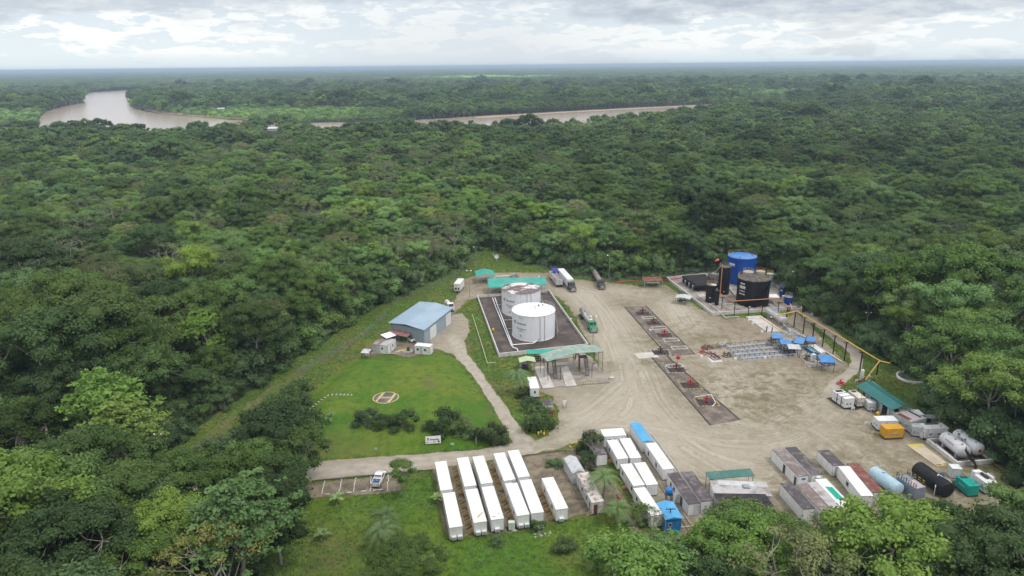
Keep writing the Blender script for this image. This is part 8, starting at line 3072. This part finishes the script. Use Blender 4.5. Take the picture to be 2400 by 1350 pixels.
# ================================================================ WHITE BULLET TANKS AND SCALE RAMP
slab('truck_ramp', 'long beige concrete truck ramp with yellow ends', px(c4f, [(1330, 255), (1462, 243), (1712, 432), (1605, 452)]), .13, .38, BEIGE, 'ramp')
for (q, lb) in (([(1335, 252), (1405, 246), (1440, 270), (1368, 276)], 'yellow painted far left end of the truck ramp'), ([(1410, 245), (1465, 241), (1500, 262), (1450, 268)], 'yellow painted far right end of the truck ramp')):
    o = slab('painted_patch', lb, px(c4f, q), .381, .39, mat('ramp_yellow', (.55, .47, .10), .7), 'painted patch')
for (q, lb) in (((1620, 437), 'yellow black wheel chock at the near end of the truck ramp, left'), ((1685, 430), 'yellow black wheel chock at the near end of the truck ramp, right')):
    g_ = U(*c4f(*q))
    o = T('wheel_chock', lb, 'wheel chock', (g_.x, g_.y, .38))
    m = MB()
    for k in range(4):
        m.box(-.6 + k * .3, -.6 + k * .3 + .18, -.12, .12, 0, .2)
    m.build('yellow_block', YELLOW, o)
    m = MB()
    for k in range(3):
        m.box(-.6 + k * .3 + .19, -.6 + k * .3 + .29, -.12, .12, 0, .2)
    m.build('black_block', DARK, o)
BB = px(t7f, [(120, 260), (740, 745), (1475, 690), (760, 215)])
BBP = [Vector(p) for p in GP(BB)]
struct(MB().prism([(p.x, p.y) for p in BBP], .06, .25).build('bullet_bund_floor', BUNDF))
wall_run('bund_wall', 'thick white wall around the two white bullet tanks', BB, 1.1, .45, BUNDW, cat='bund wall')
BW = mat('white_bullet_paint', (.68, .69, .73), .45, (.6, .6, .62), .5, streak=(.5, .48, .47), fine=.03)


def bul(o, r, L, zc, k=0):
    for j in range(3):
        MB().cyl((-r * .25, -L / 2 + L * (.15 + .3 * j), zc + r * .9), (-r * .25, -L / 2 + L * (.15 + .3 * j), zc + r + .2), .18, 8).build('hatch', GREY, o)
    vs, fs = text_geo('PROPIEDAD', .55, .01)
    mid = max(v[0] for v in vs) / 2
    m = MB()
    R_ = r + .03
    m.add([(-R_ * math.cos(.35 + y / R_), -(x - mid), zc + R_ * math.sin(.35 + y / R_)) for x, y, _ in vs], fs)
    m.build('lettering', GREY, o)
    if k:
        s_ = .5
        m = MB()
        y = -L / 2 + .5 * r * .6
        m.add([(-.0, -L / 2 - .05, zc - s_), (s_, -L / 2 - .05, zc), (0, -L / 2 - .05, zc + s_), (-s_, -L / 2 - .05, zc)], [(0, 1, 2, 3)])
        m.build('hazard_mark', RED, o)
    MB().cyl((-r - .4, -L / 2 + 1, .55), (-r - .4, L / 2 - .5, .55), .09, 6).build('pipe', WHITE, o)


a, b = U(*t7f(900, 650)), U(*t7f(440, 285))
vessel('bullet_tank', 'white bullet tank nearer the truck ramp, under the black stair', 'tank', (a.x, a.y), (b.x, b.y), 1.5, BW, 'white bullet tanks', zc=2.1, dome=.45, extras=lambda o, r, L, zc: bul(o, r, L, zc, 0))
a, b = U(*t7f(1190, 600)), U(*t7f(700, 230))
vessel('bullet_tank', 'white bullet tank by the trees with a red diamond on its end', 'tank', (a.x, a.y), (b.x, b.y), 1.5, BW, 'white bullet tanks', zc=2.1, dome=.45, extras=lambda o, r, L, zc: bul(o, r, L, zc, 1))
# black stair over the bund
a, b = U(*t7f(1160, 800)), U(*t7f(930, 395), 3.7)
b0 = Vector((b.x, b.y, 0))
d = b0 - a
L = d.length
o = T('stair', 'black steel stair climbing over the bund wall onto the white tanks', 'stair', (a.x, a.y, .15), math.atan2(d.y, d.x) - math.pi / 2)
m = MB()
for x in (-.55, .55):
    m.pipe([(x, 0, 0), (x, L * .3, 1.5), (x, L * .5, 1.6), (x, L, 3.6)], .08, 4)
m.build('stringer', BLACK, o)
m = MB()
for k in range(16):
    u = k / 16
    z_ = np.interp(u, [0, .3, .5, 1], [0, 1.5, 1.6, 3.6])
    m.box(-.5, .5, L * u, L * u + .28, z_ + .05, z_ + .11)
m.build('tread', BLACK, o)
m = MB()
for x in (-.55, .55):
    m.pipe([(x, 0, 1), (x, L * .3, 2.5), (x, L * .5, 2.6), (x, L, 4.6)], .035, 4)
    for u, z_ in ((0, 0), (.3, 1.5), (.5, 1.6), (.75, 2.6), (1, 3.6)):
        m.cyl((x, L * u, z_), (x, L * u, z_ + 1), .035, 4)
m.build('railing', BLACK, o)
pts = [U3(c3f(1660, 1235), .4), U3(c4f(2090, 395), .4), U3(c4f(2325, 548), .4)]
pipe_thing('red_pipe', 'long red fire water pipe on the ground at the forest edge', pts, .2, DRED, sup=5)

# pale blue and black horizontal tanks, grey separator box
a, b = U(*c4f(1255, 720)), U(*c4f(1010, 540))
vessel('horizontal_tank', 'long pale blue lying tank beside the rusty red roof', 'tank', (a.x, a.y), (b.x, b.y), 1.45, LBLUE, zc=1.6, dome=.35, saddle=GREY, extras=lambda o, r, L, zc: MB().cyl((0, L * .1, zc + r - .05), (0, L * .1, zc + r + .25), .3, 8).build('hatch', LBLUE, o))
a, b = U(*c4f(1700, 735)), U(*c4f(1410, 520))


def blk(o, r, L, zc):
    m = MB()
    m.pipe([(-r * 1.1, -L * .32, .2), (-r * 1.1, -L * .32, zc + .2), (0, -L * .12, zc + r + .15), (r * .9, -L * .35, zc + r * .6), (r * 1.1, -L * .46, .2)], .09, 6)
    m.build('white_pipe', WHITE, o)
    MB().revolve([(r * .3, L / 2 - .02), (r * .3, L / 2 + .15), (.02, L / 2 + .16)], 10, (0, 0, zc), 'Y').build('manhole', DARK, o)


vessel('horizontal_tank', 'very long black lying tank with a white pipe over it', 'tank', (a.x, a.y), (b.x, b.y), 1.65, BLACK, zc=1.9, dome=.3, saddle=DARK, extras=blk, n=28)
A, B, C = c4f(1412, 640), c4f(1495, 615), c4f(1240, 520)
GBOX = mat('blue_grey_steel_box', (.19, .23, .30), .5, (.24, .28, .34), .7)
loc, ang, w_, l_ = frame(A, B, C, 2.6, 2.6, None)
o = T('mud_tank', 'blue grey steel tank with yellow black railings beside the black tank', 'tank', (loc[0], loc[1], .13), ang)
MB().box(-w_ / 2, w_ / 2, -l_ / 2, l_ / 2, 0, 2.4).build('body', GBOX, o)
MB().box(-w_ / 2 + .15, w_ / 2 - .1, -l_ / 2 + .1, l_ / 2 - 2.2, 2.4, 2.48).build('deck', mat('pinkish_deck', (.48, .42, .45), .7, (.35, .3, .32), 1), o)
m = MB()
for y in np.linspace(-l_ / 2, l_ / 2, 9):
    for x in (-w_ / 2, w_ / 2):
        m.box(x - .04, x + .04, y - .04, y + .04, 2.4, 3.4)
m.build('railing_post', BLACK, o)
for zz in (2.85, 3.35):
    for x in (-w_ / 2, w_ / 2):
        m = MB()
        m2 = MB()
        n = int(l_ / .5)
        for k in range(n):
            (m if k % 2 else m2).box(x - .035, x + .035, -l_ / 2 + l_ * k / n, -l_ / 2 + l_ * (k + 1) / n - .002, zz, zz + .08)
        m.build('yellow_rail', YELLOW, o)
        m2.build('black_rail', BLACK, o)
# small odds: red pipes, kerb along the camp, wooden posts
pipe_thing('yard_kerb', 'low dark pipe kerb between yard and office cabins', [U3(c5f(905, 230), .25), U3(c5f(1165, 585), .25)], .1, LGREY, cat='kerb')
pipe_thing('drain_kerb', 'long brown kerb running past the office cabins and blue cabin', [U3(c5f(650, 200), .25), U3(c5f(900, 580), .25), U3(c5f(1300, 1210), .25)], .13, WOOD, cat='kerb')
pipe_thing('road_edge_pipe', 'thin dark pipe along the south edge of the dirt road', [U3(c6f(1285, 272), .3), U3(c6f(1700, 215), .3)], .09, DARK)
pipe_thing('road_edge_pipe', 'thin dark pipe beside the parking bays', [U3(c7f(180, 1172), .3), U3(c7f(820, 1112), .3), U3(c7f(1130, 1080), .3)], .09, DARK)
pipe_thing('red_pipe', 'short red pipe beside the palms at the camp', [U3(c5f(580, 790), .3), U3(c5f(690, 965), .3)], .12, RED)
pipe_thing('red_pipe', 'thin red pipe behind the palm at the shed', [U3(c5f(370, 505), .3), U3(c5f(520, 690), .3)], .1, DRED)
pipe_thing('green_hose', 'light green pipe on posts down the grass west of the tank bund', [U3(c1f(1060, 705), .6), U3(c1f(1125, 910), .6), U3(c1f(1200, 1155), .6), U3(c1f(1275, 1150), .6)], .11, PGREEN, sup=3)
pipe_thing('white_pipe', 'pale cross pipe in front of the blue cabin', [U3(c5f(1080, 1110), .5), U3(c5f(1300, 1078), .5)], .1, PLANK)
pipe_thing('white_pipe', 'pale pipe running down beside the open door container', [U3(c5f(1200, 960), .4), U3(c5f(1270, 1070), .4)], .09, PLANK)
o = ground_sheet('bright green plastic strip on the earth below the blue cabin', px(c5f, [(1105, 1110), (1135, 1108), (1168, 1185), (1150, 1192)]), GREENP, .25)
for k, (q, lb) in enumerate((((150, 330, 250, 298), 'yellow painted log at the end of the road kerb, far'), ((138, 350, 155, 365), 'yellow painted log at the end of the road kerb, near'))):
    a, b = U(*c5f(q[0], q[1])), U(*c5f(q[2], q[3]))
    pipe_thing('painted_log', lb, [(a.x, a.y, .3), (b.x, b.y, .3)], .15, YELLOW, cat='log')
for k, (x, y) in enumerate(((1275, 1022), (1268, 1018), (1262, 1021), (1276, 1014))):
    g_ = U(x, y)
    o = MB().revolve([(.02, 0), (.25, 0), (.2, .9), (.02, .95)], 8).build('yellow_bollard', YELLOW)
    o.location = (g_.x, g_.y, .1)
    tag(o, ['easternmost', 'middle', 'westernmost', 'rearmost'][k] + ' yellow bollard at the tip of the grass wedge between the roads', 'bollard', 'yellow bollards at the road fork')
for (x0, y0, x1, y1, lb) in ((c5f(755, 490) + c5f(757, 420) + ('thin dark pole between the paired office cabins',)),):
    g_ = U(x0, y0)
    H = hgt(x1, y1, g_)
    o = MB().cyl((0, 0, 0), (0, 0, max(H, 4)), .06, 6).build('thin_pole', DARK)
    o.location = g_
    tag(o, lb, 'pole')
# dish and teal roofs north of the bund
shelter('teal_shelter', 'small teal gable roof over pipework at the far end', c1f(1105, 350), c1f(1275, 335), c1f(1080, 300), 3.6, TEAL, gable=.9, ridge='y', post=LGREY)
shelter('teal_shelter', 'long teal roof behind the peeling tank, western half', c1f(1212, 455), c1f(1490, 425), c1f(1200, 385), 4.0, TEAL, slope=.7, npost=2, post=LGREY)
shelter('teal_shelter', 'long teal roof behind the peeling tank, eastern half', c1f(1495, 430), c1f(1750, 430), c1f(1490, 375), 4.0, TEAL, slope=.7, npost=2, post=LGREY)
pipe_thing('white_pipe', 'white pipe from the small teal roof across to the valve cluster', [U3(c1f(1265, 375), .9), U3(c1f(1270, 350), .9), U3(c1f(1420, 340), .9), U3(c1f(1450, 320), .9)], .16, WHITE, sup=3)
valve_skid('grey valve cluster beyond the long teal roof', c1f(1450, 355), GREY, 4, 3.5, 2.6, .3, .2, 1.4, 88)
valve_skid('pale pump set under the small teal roof', c1f(1190, 390), LGREY, 3, 4, 2.0, .1, .2, 1.2, 89)
valve_skid('grey pipe set under the western half of the long teal roof', c1f(1290, 480), LGREY, 3, 4, 2.0, .1, .2, 1.4, 90)
valve_skid('dark pump beside the green strip roof', c1f(1650, 1130), DARK, 3, 3, 2.0, .1, .2, 1.6, 91)
g_ = U(*c1f(1285, 210))
o = T('satellite_dish', 'white satellite dish on a short mast at the forest clearing tip', 'satellite dish', (g_.x, g_.y, 0), .3)
MB().cyl((0, 0, 0), (0, 0, 2.0), .1, 6).build('mast', LGREY, o)
m = MB()
vs, n = [], 16
for q in (.02, .35, .7, 1.0):
    for k in range(n):
        a = 2 * math.pi * k / n
        x, zz = q * math.cos(a), q * math.sin(a)
        vs.append((x, -.2 - .18 * q * q * -1 * -1 + .0, 2.4 + zz))
m.add(vs, [(j * n + k, j * n + (k + 1) % n, (j + 1) * n + (k + 1) % n, (j + 1) * n + k) for j in range(3) for k in range(n)], True)
m.build('dish', WHITE, o)
g_ = U(*c1f(1257, 160))
H = hgt(1153.5, 335, g_)
o = T('radio_mast', 'tall thin lattice radio mast rising from the tip of the clearing', 'mast', (g_.x, g_.y, 0))
m = MB()
P3 = [(.3 * math.cos(a), .3 * math.sin(a)) for a in (0, 2.09, 4.19)]
for (x, y) in P3:
    m.cyl((x, y, 0), (x, y, H), .02, 4)
n = int(H / 1.0)
for k in range(n):
    for j in range(3):
        a, b = P3[j], P3[(j + 1) % 3]
        m.cyl((a[0], a[1], H * k / n), (b[0], b[1], H * (k + 1) / n), .012, 3, cap=False)
m.build('lattice', GREY, o)
MB().box(-.3, .3, -.3, .3, .0, .8).build('base', LCONC, o)
# ---------------------------------------------------------------- light poles
light_pole(c1f(1035, 545), c1f(1027, 292), 'floodlight pole beside the white refrigerated container')
light_pole(c1f(1095, 268), c1f(1098, 72), 'pole near the small teal roof by the far trees', 1)
light_pole(c1f(2180, 1035), c1f(2200, 718), 'floodlight pole standing between bund and green tanker')
light_pole(c1f(2330, 388), c1f(2338, 150), 'floodlight pole at the fence behind the dark cab tanker', 1)
light_pole(c1f(1700, 500), c1f(1698, 345), 'thin pole behind the peeling tank', 1, wdh=.08)
light_pole(c2f(1893, 530), c2f(1910, 300), 'floodlight pole behind the small navy tank')
light_pole(c3f(893, 402), c3f(938, 128), 'floodlight pole at the forest edge beyond the curved track')
light_pole(c3f(1665, 1192), c3f(1722, 868), 'dark leaning pole at the forest edge by the eastern generator', 1, DARK)
light_pole((378, 1060), (372, 1016), 'floodlight pole half hidden in the left forest')
light_pole(c3f(40, 268), c3f(42, 168), 'thin pole beside the separator vessel', 1, wdh=.06)
light_pole(c1f(2000, 790), c1f(1995, 740), 'short lamp post on the grass strip beside the bund', 1, wdh=.06)
# ---------------------------------------------------------------- fences
fence('chain link fence along the west edge of the lawn and warehouse', [(700, 880), (800, 822), (868, 780), (905, 740)])
fence('chain link fence running beside the warehouse to the far shed', [(920, 715), (985, 690), (1060, 655), (1095, 625), (1120, 600)])
fence('chain link fence along the trees behind the tanker trucks', [(1180, 592), (1270, 626), (1340, 650), (1430, 662), (1500, 662)])
fence('chain link fence along the trees behind the rusty shed', [(1505, 661), (1570, 657), (1640, 640), (1700, 640)])
fence('chain link fence east of the dark tank farm', [(1790, 655), (1850, 700), (1905, 735)])
